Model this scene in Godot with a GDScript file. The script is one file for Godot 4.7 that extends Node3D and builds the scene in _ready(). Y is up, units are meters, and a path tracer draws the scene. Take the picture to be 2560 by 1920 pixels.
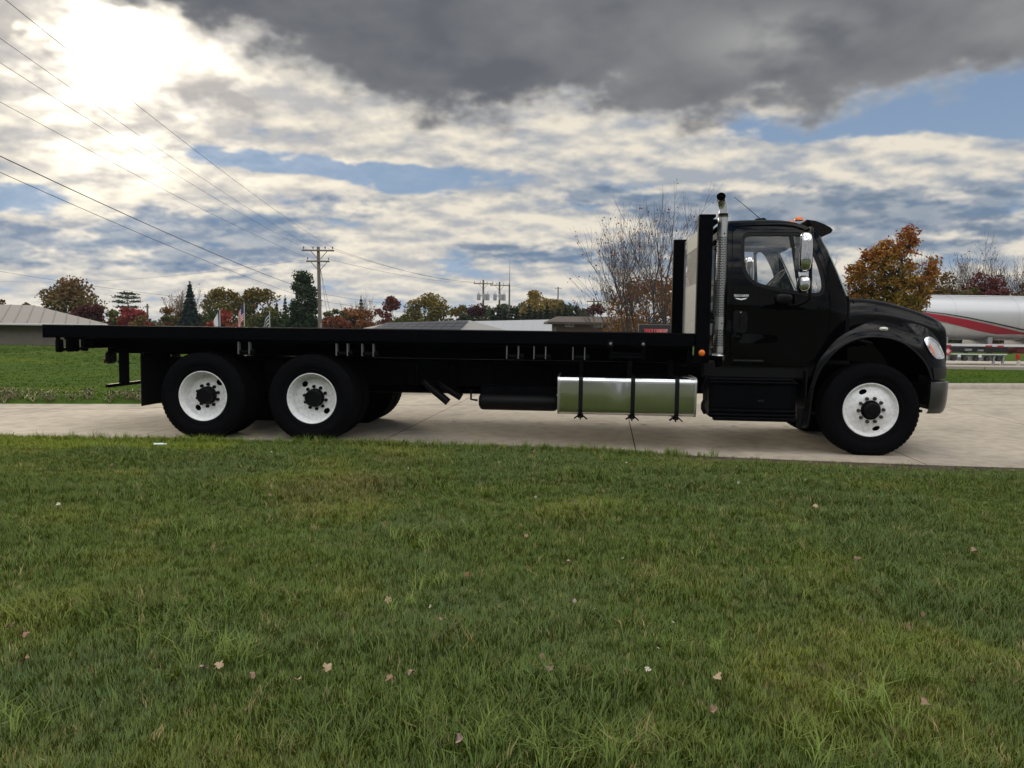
extends Node3D
# A black flatbed truck parked on a concrete drive, seen across a lawn on a cloudy autumn afternoon.

const SUN_AZ := -27.0
const SUN_EL := 16.5
const TAU_F := TAU
var used_names := {}
var mats := {}
var rng := RandomNumberGenerator.new()

# ------------------------------------------------------------------ naming
func numbered(called: String) -> String:
	var n: int = used_names.get(called, 0)
	used_names[called] = n + 1
	return called if n == 0 else "%s_%03d" % [called, n]

func tag(o: Node, label := "", category := "", group := "", kind := "") -> Node:
	if label != "":
		o.set_meta("label", label)
	if category != "":
		o.set_meta("category", category)
	if group != "":
		o.set_meta("group", group)
	if kind != "":
		o.set_meta("kind", kind)
	return o

func thing(called: String, label: String, category: String, at := Vector3.ZERO, turn := 0.0, group := "") -> Node3D:
	var o := Node3D.new()
	o.name = numbered(called)
	add_child(o)
	o.position = at
	o.rotation.y = turn
	tag(o, label, category, group)
	return o

func pivot(called: String, parent: Node3D, at := Vector3.ZERO) -> Node3D:
	var o := Node3D.new()
	o.name = called
	parent.add_child(o, true)
	o.position = at
	return o

func put(called: String, mesh: Mesh, m: Material, parent: Node = null) -> MeshInstance3D:
	var o := MeshInstance3D.new()
	o.mesh = mesh
	o.material_override = m
	if parent == null:
		o.name = numbered(called)
		add_child(o)
	else:
		o.name = called
		parent.add_child(o, true)
	return o

func obj(called: String, st: SurfaceTool, m: Material, parent: Node = null) -> MeshInstance3D:
	st.generate_normals()
	return put(called, st.commit(), m, parent)

func copy_of(o: Node3D, parent: Node = null) -> Node3D:
	var c: Node3D = o.duplicate()
	if parent == null:
		c.name = numbered(String(o.name).rstrip("0123456789_"))
		add_child(c)
	else:
		parent.add_child(c, true)
	return c

# ------------------------------------------------------------------ materials
func lin(r: float, g: float, b: float) -> Color:
	return Color(r, g, b).linear_to_srgb()

func mat(key: String, c := Color(0.5, 0.5, 0.5), rough := 0.7, metal := 0.0) -> StandardMaterial3D:
	if mats.has(key):
		return mats[key]
	var m := StandardMaterial3D.new()
	m.resource_name = key
	m.albedo_color = lin(c.r, c.g, c.b)
	m.roughness = rough
	m.metallic = metal
	mats[key] = m
	return m

func vmat(key: String, rough := 0.8) -> StandardMaterial3D:
	if mats.has(key):
		return mats[key]
	var m := mat(key, Color(1, 1, 1), rough)
	m.vertex_color_use_as_albedo = true
	return m

func noise(freq: float, oct := 4, sd := 1, kind := FastNoiseLite.TYPE_SIMPLEX_SMOOTH) -> FastNoiseLite:
	var n := FastNoiseLite.new()
	n.noise_type = kind
	n.frequency = freq
	n.fractal_type = FastNoiseLite.FRACTAL_FBM
	n.fractal_octaves = oct
	n.seed = sd
	return n

# a mottled grey-scale texture: tint multiplies between lo and hi
func mottle(size: int, freq: float, lo: Color, hi: Color, sd := 3, oct := 5) -> NoiseTexture2D:
	var t := NoiseTexture2D.new()
	t.width = size
	t.height = size
	t.seamless = true
	t.noise = noise(freq, oct, sd)
	var g := Gradient.new()
	g.set_color(0, lin(lo.r, lo.g, lo.b))
	g.set_color(1, lin(hi.r, hi.g, hi.b))
	g.set_offset(0, 0.2)
	g.set_offset(1, 0.8)
	t.color_ramp = g
	return t

func bumps(size: int, freq: float, strength: float, sd := 5, oct := 4) -> NoiseTexture2D:
	var t := NoiseTexture2D.new()
	t.width = size
	t.height = size
	t.seamless = true
	t.noise = noise(freq, oct, sd)
	t.as_normal_map = true
	t.bump_strength = strength
	return t

func tri(m: StandardMaterial3D, scale: float) -> StandardMaterial3D:
	m.uv1_triplanar = true
	m.uv1_world_triplanar = true
	m.uv1_scale = Vector3.ONE * scale
	return m

# ------------------------------------------------------------------ shape helpers
func surf(smooth := false) -> SurfaceTool:
	var st := SurfaceTool.new()
	st.begin(Mesh.PRIMITIVE_TRIANGLES)
	st.set_smooth_group(0 if smooth else 0xFFFFFFFF)
	return st

func tri3(st: SurfaceTool, a: Vector3, b: Vector3, c: Vector3) -> void:
	st.add_vertex(a)
	st.add_vertex(b)
	st.add_vertex(c)

func quad(st: SurfaceTool, a: Vector3, b: Vector3, c: Vector3, d: Vector3) -> void:
	tri3(st, a, b, c)
	tri3(st, a, c, d)

# box with chamfered edges, given by centre, size and turn
func box(st: SurfaceTool, at: Vector3, size: Vector3, bevel := 0.0, turn := Basis.IDENTITY) -> void:
	st.set_smooth_group(0xFFFFFFFF)
	var h := size * 0.5
	var b := minf(bevel, minf(h.x, minf(h.y, h.z)) * 0.9)
	if b <= 0.0:
		var k := []
		for sx in [-1, 1]:
			for sy in [-1, 1]:
				for sz in [-1, 1]:
					k.append(at + turn * Vector3(h.x * sx, h.y * sy, h.z * sz))
		for f in [[0, 1, 3, 2], [4, 6, 7, 5], [0, 4, 5, 1], [2, 3, 7, 6], [0, 2, 6, 4], [1, 5, 7, 3]]:
			quad(st, k[f[0]], k[f[1]], k[f[2]], k[f[3]])
		return
	# p(sx, sy, sz, axis): the corner's point on the face across that axis
	var p := func(sx, sy, sz, axis) -> Vector3:
		var q := Vector3(h.x * sx, h.y * sy, h.z * sz)
		var ins := Vector3(b * sx, b * sy, b * sz)
		ins[axis] = 0.0
		return at + turn * (q - ins)
	for axis in 3:
		var o1 := (axis + 1) % 3
		var o2 := (axis + 2) % 3
		for s in [-1, 1]:
			var c := []
			for ab in [[-1, -1], [1, -1], [1, 1], [-1, 1]]:
				var sg := [0, 0, 0]
				sg[axis] = s
				sg[o1] = ab[0]
				sg[o2] = ab[1]
				c.append(p.call(sg[0], sg[1], sg[2], axis))
			if s < 0:
				quad(st, c[0], c[1], c[2], c[3])
			else:
				quad(st, c[0], c[3], c[2], c[1])
		# edges running along axis
		for sa in [-1, 1]:
			for sb in [-1, 1]:
				var lo := [0, 0, 0]
				lo[axis] = -1
				lo[o1] = sa
				lo[o2] = sb
				var hi := lo.duplicate()
				hi[axis] = 1
				var a1: Vector3 = p.call(lo[0], lo[1], lo[2], o1)
				var a2: Vector3 = p.call(lo[0], lo[1], lo[2], o2)
				var b1: Vector3 = p.call(hi[0], hi[1], hi[2], o1)
				var b2: Vector3 = p.call(hi[0], hi[1], hi[2], o2)
				if sa * sb > 0:
					quad(st, a1, b1, b2, a2)
				else:
					quad(st, a1, a2, b2, b1)
	for sx in [-1, 1]:
		for sy in [-1, 1]:
			for sz in [-1, 1]:
				var c0: Vector3 = p.call(sx, sy, sz, 0)
				var c1: Vector3 = p.call(sx, sy, sz, 1)
				var c2: Vector3 = p.call(sx, sy, sz, 2)
				if sx * sy * sz > 0:
					tri3(st, c0, c2, c1)
				else:
					tri3(st, c0, c1, c2)

func boxes(size: Vector3, bevel := 0.0, at := Vector3.ZERO) -> SurfaceTool:
	var st := surf()
	box(st, at, size, bevel)
	return st

# tube through points, radius per point, with flat caps
func tube(st: SurfaceTool, pts: Array, rads: Array, sides := 8, caps := true, flat := false) -> void:
	var n := pts.size()
	var rings := []
	var ref := Vector3.UP
	for i in n:
		var t: Vector3 = (pts[mini(i + 1, n - 1)] - pts[maxi(i - 1, 0)]).normalized()
		if i == 0:
			ref = Vector3.UP if absf(t.y) < 0.9 else Vector3.RIGHT
		var x := ref.cross(t).normalized()
		var y := t.cross(x).normalized()
		ref = y
		var r: float = rads[mini(i, rads.size() - 1)]
		var ring := []
		for k in sides:
			var a := TAU * k / sides
			ring.append(pts[i] + (x * cos(a) + y * sin(a)) * r)
		rings.append(ring)
	st.set_smooth_group(0xFFFFFFFF if flat else 7)
	for i in n - 1:
		for k in sides:
			var k2 := (k + 1) % sides
			quad(st, rings[i][k], rings[i + 1][k], rings[i + 1][k2], rings[i][k2])
	if caps:
		st.set_smooth_group(0xFFFFFFFF)
		for k in range(1, sides - 1):
			tri3(st, rings[0][0], rings[0][k], rings[0][k + 1])
			tri3(st, rings[n - 1][0], rings[n - 1][k + 1], rings[n - 1][k])

# lathe round local z: profile of Vector2(radius, z); skip(angle, index) leaves a cell out; hard: indices of profile points where shading breaks
func lathe(st: SurfaceTool, prof: Array, segs := 48, skip = null, smooth := true) -> void:
	for i in prof.size() - 1:
		var p: Vector2 = prof[i]
		var q: Vector2 = prof[i + 1]
		st.set_smooth_group(3 if smooth else 20 + i)
		for k in segs:
			var a := TAU * k / segs
			var b := TAU * (k + 1) / segs
			if skip != null and skip.call((a + b) * 0.5, (p.x + q.x) * 0.5, (p.y + q.y) * 0.5):
				continue
			var pa := Vector3(cos(a) * p.x, sin(a) * p.x, p.y)
			var pb := Vector3(cos(b) * p.x, sin(b) * p.x, p.y)
			var qa := Vector3(cos(a) * q.x, sin(a) * q.x, q.y)
			var qb := Vector3(cos(b) * q.x, sin(b) * q.x, q.y)
			if p.x > 1e-5:
				tri3(st, pa, qa, pb)
			if q.x > 1e-5:
				tri3(st, pb, qa, qb)

# straight extrusion of a polygon (x, y) from z0 to z1, turned by t
func prism(st: SurfaceTool, poly: PackedVector2Array, z0: float, z1: float, t := Transform3D.IDENTITY, smooth_sides := false) -> void:
	var tris := Geometry2D.triangulate_polygon(poly)
	st.set_smooth_group(0xFFFFFFFF)
	for i in range(0, tris.size(), 3):
		var a := poly[tris[i]]
		var b := poly[tris[i + 1]]
		var c := poly[tris[i + 2]]
		tri3(st, t * Vector3(a.x, a.y, z1), t * Vector3(b.x, b.y, z1), t * Vector3(c.x, c.y, z1))
		tri3(st, t * Vector3(a.x, a.y, z0), t * Vector3(c.x, c.y, z0), t * Vector3(b.x, b.y, z0))
	if smooth_sides:
		st.set_smooth_group(9)
	var n := poly.size()
	for i in n:
		var a := poly[i]
		var b := poly[(i + 1) % n]
		quad(st, t * Vector3(a.x, a.y, z0), t * Vector3(b.x, b.y, z0), t * Vector3(b.x, b.y, z1), t * Vector3(a.x, a.y, z1))

# rounded outline through corner points: each corner cut by an arc-like curve of radius r
func rounded(pts: Array, r: float, steps := 4) -> PackedVector2Array:
	var out := PackedVector2Array()
	var n := pts.size()
	for i in n:
		var p: Vector2 = pts[i]
		var a: Vector2 = pts[(i + n - 1) % n]
		var b: Vector2 = pts[(i + 1) % n]
		var ra := minf(r, p.distance_to(a) * 0.48)
		var rb := minf(r, p.distance_to(b) * 0.48)
		var p0 := p + (a - p).normalized() * ra
		var p1 := p + (b - p).normalized() * rb
		for k in steps + 1:
			var t := float(k) / steps
			out.append(p0.lerp(p, t).lerp(p.lerp(p1, t), t))
	return out

# smooth closed or open curve through points
func curve2(pts: Array, per := 6, closed := false) -> PackedVector2Array:
	var out := PackedVector2Array()
	var n := pts.size()
	for i in (n if closed else n - 1):
		var p0: Vector2 = pts[(i - 1 + n) % n] if closed else pts[maxi(i - 1, 0)]
		var p1: Vector2 = pts[i]
		var p2: Vector2 = pts[(i + 1) % n]
		var p3: Vector2 = pts[(i + 2) % n] if closed else pts[mini(i + 2, n - 1)]
		for k in per:
			out.append(p1.cubic_interpolate(p2, p0, p3, float(k) / per))
	if not closed:
		out.append(pts[n - 1])
	return out

func densify(poly: PackedVector2Array, step: float) -> PackedVector2Array:
	var out := PackedVector2Array()
	for i in poly.size():
		var a := poly[i]
		var b := poly[(i + 1) % poly.size()]
		var k := maxi(1, int(ceil(a.distance_to(b) / step)))
		for j in k:
			out.append(a.lerp(b, float(j) / k))
	return out

# a sheet-metal panel: outline in (u, v), holes, the outward offset w(u, v); edges turn inward by thick; side 1 near, -1 mirrored
func panel(st: SurfaceTool, outline: PackedVector2Array, holes: Array, wf: Callable, thick: float, step: float, side := 1.0) -> void:
	var rim := densify(outline, step)
	var pts := PackedVector2Array(rim)
	var hole_rims := []
	for h in holes:
		var hr := densify(h, step)
		hole_rims.append(hr)
		pts.append_array(hr)
	var lo := rim[0]
	var hi := rim[0]
	for p in rim:
		lo = lo.min(p)
		hi = hi.max(p)
	var edge := PackedVector2Array(pts)
	var y := lo.y + step * 0.5
	var row := 0
	while y < hi.y:
		var x := lo.x + step * (0.5 if row % 2 == 0 else 1.0)
		while x < hi.x:
			var p := Vector2(x + step * 0.01 * sin(y * 91.0), y + step * 0.01 * sin(x * 77.0))
			if Geometry2D.is_point_in_polygon(p, rim):
				var ok := true
				for hr in hole_rims:
					if Geometry2D.is_point_in_polygon(p, hr):
						ok = false
				if ok:
					for e in edge:
						if e.distance_squared_to(p) < step * step * 0.2:
							ok = false
							break
				if ok:
					pts.append(p)
			x += step
		y += step
		row += 1
	var tris := Geometry2D.triangulate_delaunay(pts)
	st.set_smooth_group(1)
	for i in range(0, tris.size(), 3):
		var a := pts[tris[i]]
		var b := pts[tris[i + 1]]
		var c := pts[tris[i + 2]]
		var m := (a + b + c) / 3.0
		if not Geometry2D.is_point_in_polygon(m, rim):
			continue
		var inside := false
		for hr in hole_rims:
			if Geometry2D.is_point_in_polygon(m, hr):
				inside = true
		if inside:
			continue
		var wa: float = wf.call(a.x, a.y)
		var wb: float = wf.call(b.x, b.y)
		var wc: float = wf.call(c.x, c.y)
		var A := Vector3(a.x, a.y, wa * side)
		var B := Vector3(b.x, b.y, wb * side)
		var C := Vector3(c.x, c.y, wc * side)
		if ((b - a).cross(c - a) > 0.0) == (side > 0.0):
			tri3(st, A, C, B)
		else:
			tri3(st, A, B, C)
	if thick > 0.0:
		var loops := [rim]
		loops.append_array(hole_rims)
		for li in loops.size():
			var lp: PackedVector2Array = loops[li]
			st.set_smooth_group(2)
			var flip := (Geometry2D.is_polygon_clockwise(lp)) != (li > 0)
			if side < 0.0:
				flip = not flip
			for i in lp.size():
				var a := lp[i]
				var b := lp[(i + 1) % lp.size()]
				var wa: float = wf.call(a.x, a.y)
				var wb: float = wf.call(b.x, b.y)
				var A := Vector3(a.x, a.y, wa * side)
				var B := Vector3(b.x, b.y, wb * side)
				var D := Vector3(a.x, a.y, (wa - thick) * side)
				var E2 := Vector3(b.x, b.y, (wb - thick) * side)
				if flip:
					quad(st, A, D, E2, B)
				else:
					quad(st, A, B, E2, D)

# surface through rows of points
func skin(st: SurfaceTool, rows: Array, closed := false, flip := false, group := 4) -> void:
	st.set_smooth_group(group)
	for i in rows.size() - 1:
		var n: int = rows[i].size()
		for k in (n if closed else n - 1):
			var k2 := (k + 1) % n
			if flip:
				quad(st, rows[i][k], rows[i][k2], rows[i + 1][k2], rows[i + 1][k])
			else:
				quad(st, rows[i][k], rows[i + 1][k], rows[i + 1][k2], rows[i][k2])

func interp(pts: Array, x: float) -> float:
	if x <= pts[0].x:
		return pts[0].y
	for i in pts.size() - 1:
		if x <= pts[i + 1].x:
			return lerpf(pts[i].y, pts[i + 1].y, (x - pts[i].x) / (pts[i + 1].x - pts[i].x))
	return pts[pts.size() - 1].y

# ------------------------------------------------------------------ sky: air, two cloud decks and the glow of a veiled sun
const SKY_W := 4096
const SKY_H := 2048
var sky_rows := []
var n_cover := noise(1.0, 5, 21)
var n_cell := grainy(noise(1.0, 7, 34), 0.57)
var n_puff := cells()
func cells() -> FastNoiseLite:
	var n := noise(1.0, 4, 63, FastNoiseLite.TYPE_CELLULAR)
	n.cellular_return_type = FastNoiseLite.RETURN_DISTANCE
	n.cellular_distance_function = FastNoiseLite.DISTANCE_EUCLIDEAN
	n.fractal_gain = 0.5
	return n
var n_warp := noise(1.0, 3, 55)
var n_dark := noise(1.0, 5, 72)
var n_fine := noise(1.0, 4, 90)
# deck edge of the low dark cloud: (azimuth, elevation) and, higher up, its far end
const DECK := [Vector2(-60, 30), Vector2(-40, 26), Vector2(-31, 22.5), Vector2(-27.7, 19.9), Vector2(-24.4, 19.2), Vector2(-22.1, 18.4), Vector2(-18, 17.0), Vector2(-13.7, 16.4), Vector2(-9.5, 16.3), Vector2(-5.2, 16.4), Vector2(-0.5, 15.5), Vector2(6.3, 14.7), Vector2(11.2, 14.9), Vector2(15.9, 15.3), Vector2(19, 15.1), Vector2(24.7, 15.7), Vector2(30, 16.2), Vector2(33, 17.6), Vector2(40, 21), Vector2(55, 27), Vector2(80, 36)]

func grainy(n: FastNoiseLite, gain: float) -> FastNoiseLite:
	n.fractal_gain = gain
	return n

# heaped cloud: soft fractal swell plus rounded cells
func heap(x: float, y: float) -> float:
	return n_cell.get_noise_2d(x * 2.0, y * 2.4) * 0.95 - (n_puff.get_noise_2d(x * 2.6 + 5.0, y * 3.3) + 0.35) * 0.55

func blob(az: float, el: float, a0: float, e0: float, ra: float, re: float) -> float:
	var x := (az - a0) / ra
	var y := (el - e0) / re
	return exp(-(x * x + y * y))

func sky_color(az: float, el: float) -> Color:
	var e := deg_to_rad(el)
	var a := deg_to_rad(az)
	var d := Vector3(sin(a) * cos(e), sin(e), -cos(a) * cos(e))
	# clear air
	var up := clampf(d.y, 0.0, 1.0)
	var air := Color(0.36, 0.47, 0.60).lerp(Color(0.075, 0.160, 0.33), clampf(pow(up * 1.75, 0.85), 0.0, 1.0))
	# angle to the sun
	var se := deg_to_rad(SUN_EL)
	var sa := deg_to_rad(SUN_AZ)
	var sd := Vector3(sin(sa) * cos(se), sin(se), -cos(sa) * cos(se))
	var ang := rad_to_deg(acos(clampf(d.dot(sd), -1.0, 1.0)))
	# mid deck seen as a plane overhead
	var k := 1.0 / (maxf(d.y, 0.0) + 0.21)
	var p := Vector2(d.x, d.z) * k * 1.65
	var wx := n_warp.get_noise_2d(p.x * 1.3, p.y * 1.3)
	var wy := n_warp.get_noise_2d(p.x * 1.3 + 31.7, p.y * 1.3 - 12.0)
	var cov := n_cover.get_noise_2d(p.x * 0.8 + wx * 0.1, p.y * 1.0 + 3.0 + wy * 0.1) * 1.5
	var puff := heap(p.x, p.y)
	var lit := heap(p.x - 0.035, p.y - 0.11)
	var fine := n_fine.get_noise_2d(az * 0.22, el * 0.45)
	var curd := n_fine.get_noise_2d(p.x * 11.0, p.y * 12.0) * 0.8 - n_puff.get_noise_2d(p.x * 7.0, p.y * 8.5) * 0.5
	var bias := 0.45
	bias -= (1.5 + fine) * blob(az, el, 32.0, 14.6, 8.5, 2.3)
	bias -= 1.0 * blob(az, el, 21.0, 13.6, 7.0, 1.0)
	bias -= (1.15 + fine * 1.6 + curd * 0.5) * blob(az, el, -16.0, 11.2, 6.5, 0.65)
	bias -= (1.15 + fine * 1.6 + curd * 0.5) * blob(az, el, -8.8, 10.5, 3.6, 0.9)
	bias -= 0.75 * blob(az, el, -32.0, 7.6, 5.0, 1.0)
	bias -= 0.35 * blob(az, el, 6.0, 12.4, 5.0, 0.8)
	bias += 0.45 * blob(az, el, -2.0, 15.0, 12.0, 2.5)
	bias += 0.45 * blob(az, el, 20.0, 11.7, 14.0, 1.7)
	bias += 0.4 * blob(az, el, -27.0, 16.0, 12.0, 4.0)
	bias -= 0.12 * clampf((absf(az) - 50.0) / 60.0, 0.0, 1.0)
	var dens := cov * 0.5 + puff * 0.45 + fine * 0.15 + curd * 0.10 + bias
	var cover := smoothstep(0.0, 0.34, dens)
	# sunlit edges and grey-blue bodies
	var shade := 0.40 + 0.55 * cov + 0.42 * puff + (puff - lit) * 1.0 + curd * 0.30 + fine * 0.30
	var grey := 0.0
	grey += 1.9 * blob(az, el, -21.0, 5.6, 6.0, 1.9)
	grey += 0.8 * blob(az, el, -12.0, 8.6, 4.0, 0.8)
	grey += 0.8 * blob(az, el, -33.0, 4.8, 4.0, 1.4)
	grey += 1.25 * blob(az, el, 15.0, 8.6, 8.0, 1.3)
	grey += 1.2 * blob(az, el, 27.0, 7.4, 9.0, 1.9)
	grey += 0.8 * blob(az, el, 12.0, 5.4, 7.0, 1.2)
	grey += 0.6 * blob(az, el, 1.0, 5.6, 6.0, 0.9)
	grey += 0.5 * blob(az, el, 5.0, 9.8, 6.0, 0.7)
	grey += 0.45 * blob(az, el, 18.0, 3.0, 10.0, 1.2)
	grey = clampf(grey * 1.25 + (0.25 - puff * 1.1 + fine * 0.8 - curd * 0.35) * clampf(grey * 1.6, 0.0, 1.0) - 0.06 + 0.55 * (n_cover.get_noise_2d(az * 0.055 + 40.0, el * 0.17) + 0.05) * (1.0 - smoothstep(8.0, 12.0, el)), 0.0, 1.0)
	var warm := exp(-ang / 24.0)
	var away := maxf(clampf((ang - 60.0) / 70.0, 0.0, 1.0) * smoothstep(17.0, 30.0, el), smoothstep(40.0, 75.0, el))
	var hi := Color(0.72, 0.67, 0.585).lerp(Color(0.80, 0.73, 0.60), warm).lerp(Color(3.1, 3.0, 2.85), away)
	var lo := Color(0.315, 0.365, 0.43).lerp(Color(0.56, 0.52, 0.48), warm).lerp(Color(1.75, 1.78, 1.82), away)
	var cl := lo.lerp(hi, clampf(shade, 0.0, 1.15))
	# thin far haze towards the horizon
	cl = cl.lerp(Color(0.50, 0.55, 0.61).lerp(Color(0.80, 0.74, 0.64), warm), 0.40 * exp(-maxf(el, 0.0) / 3.0))
	var c := (air * (1.0 + 1.3 * away)).lerp(cl, cover)
	var slate := Color(0.118, 0.178, 0.262).lerp(Color(0.160, 0.250, 0.400), warm)
	slate = slate.lerp(Color(0.33, 0.375, 0.43), clampf(0.35 + 0.8 * fine + 0.9 * puff + 0.6 * curd + (puff - lit) * 1.2, 0.0, 1.0) * 0.8)
	c = c.lerp(slate, smoothstep(0.12, 0.95, grey) * (0.86 + 0.3 * fine))
	# glow of the sun through the veil
	var veil := clampf(0.75 + puff * 0.7 + cov * 0.4 + curd * 0.35, 0.15, 1.5)
	var glow := (9.0 * exp(-pow(ang / 1.5, 2.0)) + 0.66 * exp(-pow(ang / 5.2, 2.0)) * veil * veil + 0.34 * exp(-ang / 8.0) * veil) * veil
	c += Color(1.0, 0.90, 0.74) * glow
	# low dark deck
	var edge := interp(DECK, az)
	var rag := n_dark.get_noise_2d(az * 0.06, el * 0.12) * 3.2 + n_cell.get_noise_2d(az * 0.15, el * 0.24) * 1.8 - (n_puff.get_noise_2d(az * 0.16, el * 0.26) + 0.35) * 1.9 + fine * 1.0
	var deep := el - edge + rag + 0.5
	var dk := smoothstep(-0.9, 1.9, deep)
	var fade := 1.0 - smoothstep(50.0, 74.0, el + rag * 2.0)
	fade *= 1.0 - smoothstep(50.0, 92.0, absf(az - 4.0) + rag * 3.0)
	dk *= fade
	# torn scraps under the glow
	var scrap := smoothstep(0.05, 0.4, n_dark.get_noise_2d(az * 0.11 + 7.0, el * 0.20)) * blob(az, el, -20.0, 15.0, 5.0, 2.0)
	scrap = maxf(scrap, smoothstep(0.0, 0.35, n_dark.get_noise_2d(az * 0.15 + 3.0, el * 0.25 - 4.0)) * blob(az, el, -33.0, 16.6, 3.0, 2.6) * 1.3)
	var body := n_dark.get_noise_2d(az * 0.05 + 11.0, el * 0.09)
	var dc := Color(0.122, 0.130, 0.150).lerp(Color(0.20, 0.205, 0.215), clampf(0.35 + body * 1.2 + fine * 0.35, 0.0, 1.0))
	var pale := blob(az, el, 17.5, 19.3, 5.0, 1.8) * clampf(0.85 + body * 1.3 + puff * 0.4 + fine * 0.6, 0.0, 1.0)
	pale = maxf(pale, 0.5 * smoothstep(20.0, 34.0, az) * clampf(0.6 + body + puff * 0.6, 0.0, 1.0))
	dc = dc.lerp(Color(0.37, 0.37, 0.36), clampf(pale, 0.0, 1.0) * 0.85)
	# the deck thins and brightens towards its torn edge
	dc = dc.lerp(Color(0.50, 0.49, 0.47), exp(-pow(maxf(deep, 0.0) / 1.3, 2.0)) * (0.45 + 0.5 * clampf(curd + puff * 0.5, -0.5, 1.0)))
	c = c.lerp(dc, dk)
	c = c.lerp(Color(0.42, 0.40, 0.39), clampf(scrap, 0.0, 0.8) * (1.0 - dk))
	c *= 0.84 * lerpf(1.0, 0.68, smoothstep(48.0, 80.0, absf(az)) * (1.0 - smoothstep(18.0, 28.0, el)))
	c.a = 1.0
	return c

func sky_row(r: int) -> void:
	var row := PackedFloat32Array()
	row.resize(SKY_W * 3)
	var el := 90.0 - 180.0 * (r + 0.5) / SKY_H
	var x := 0
	while x < SKY_W:
		var az := fposmod(360.0 * (x + 0.5) / SKY_W + 180.0, 360.0) - 180.0  # a panorama's first column looks along -z
		var near := absf(az) < 52.0 and el < 45.0
		var run := 1 if near else 4
		var c := sky_color(az + (0.0 if near else 1.5 * 360.0 / SKY_W), el)
		for k in run:
			if x < SKY_W:
				row[x * 3] = c.r
				row[x * 3 + 1] = c.g
				row[x * 3 + 2] = c.b
			x += 1
	sky_rows[r] = row

func make_sky() -> Sky:
	var low := int(SKY_H * (90.0 + 1.0) / 180.0)
	sky_rows.resize(SKY_H)
	var task := WorkerThreadPool.add_group_task(sky_row, low, -1, true)
	WorkerThreadPool.wait_for_group_task_completion(task)
	var dull := PackedFloat32Array()
	dull.resize(SKY_W * 3)
	for i in SKY_W:
		dull[i * 3] = 0.13
		dull[i * 3 + 1] = 0.14
		dull[i * 3 + 2] = 0.12
	var all := PackedFloat32Array()
	for r in SKY_H:
		all.append_array(sky_rows[r] if r < low else dull)
	sky_rows.clear()
	var im := Image.create_from_data(SKY_W, SKY_H, false, Image.FORMAT_RGBF, all.to_byte_array())
	var pm := PanoramaSkyMaterial.new()
	pm.panorama = ImageTexture.create_from_image(im)
	var s := Sky.new()
	s.sky_material = pm
	return s

func make_view() -> void:
	var cam := Camera3D.new()
	cam.name = "camera"
	cam.fov = 53.06
	cam.near = 0.05
	cam.far = 4000.0
	cam.basis = Basis(Vector3.RIGHT, deg_to_rad(-4.167)) * Basis(Vector3.BACK, deg_to_rad(0.766))
	cam.position = Vector3(0, 1.357, 0)
	add_child(cam)
	cam.current = true
	var env := Environment.new()
	env.background_mode = Environment.BG_SKY
	env.sky = make_sky()
	env.tonemap_mode = Environment.TONE_MAPPER_LINEAR
	env.tonemap_exposure = 1.25
	env.fog_enabled = true
	env.fog_density = 0.0002
	env.fog_light_color = Color(0.78, 0.82, 0.88)
	env.sdfgi_enabled = true
	env.ssao_enabled = true
	env.ssil_enabled = true
	var we := WorldEnvironment.new()
	we.name = "world_environment"
	we.environment = env
	add_child(we)
	var sun := DirectionalLight3D.new()
	sun.name = "sun"
	sun.light_energy = 0.35
	sun.light_color = Color(1.0, 0.93, 0.82)
	sun.light_angular_distance = 22.0
	sun.shadow_enabled = true
	sun.rotation_degrees = Vector3(-SUN_EL, 180.0 - SUN_AZ, 0)
	add_child(sun)

# ------------------------------------------------------------------ ground, road, lawn
const NEAR_EDGE := [Vector2(-60, -12.9), Vector2(-30, -10.6), Vector2(-5.92, -8.90), Vector2(-1.61, -8.72), Vector2(0.5, -8.56), Vector2(1.9, -8.28), Vector2(2.9, -8.08), Vector2(4.26, -7.87), Vector2(5.3, -7.75), Vector2(30, -5.3), Vector2(60, -2.6)]
const FAR_EDGE := [Vector2(-60, -9.5 - 5.0), Vector2(-20, -12.6), Vector2(-8.4, -12.55), Vector2(-6.2, -12.8), Vector2(-4.0, -14.2), Vector2(-2.2, -15.3), Vector2(-0.7, -15.65), Vector2(4.0, -16.9), Vector2(10.7, -18.85), Vector2(12.8, -19.2), Vector2(30, -21.5), Vector2(60, -24)]
var n_lawn := noise(0.35, 3, 11)
var n_patch := noise(0.55, 4, 12)
var n_hill := noise(0.02, 3, 13)

func lawn_y(x: float, z: float) -> float:
	var e := interp(NEAR_EDGE, x)
	var d := z - e
	var y := 0.015 + 0.055 * smoothstep(0.0, 1.2, d) + (n_lawn.get_noise_2d(x * 0.8, z * 1.5) * 0.05 + n_lawn.get_noise_2d(x * 2.0 + 9.0, z * 4.0) * 0.018) * smoothstep(0.3, 2.0, d)
	y += maxf(0.0, z - 6.0) * 0.02
	return y

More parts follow.
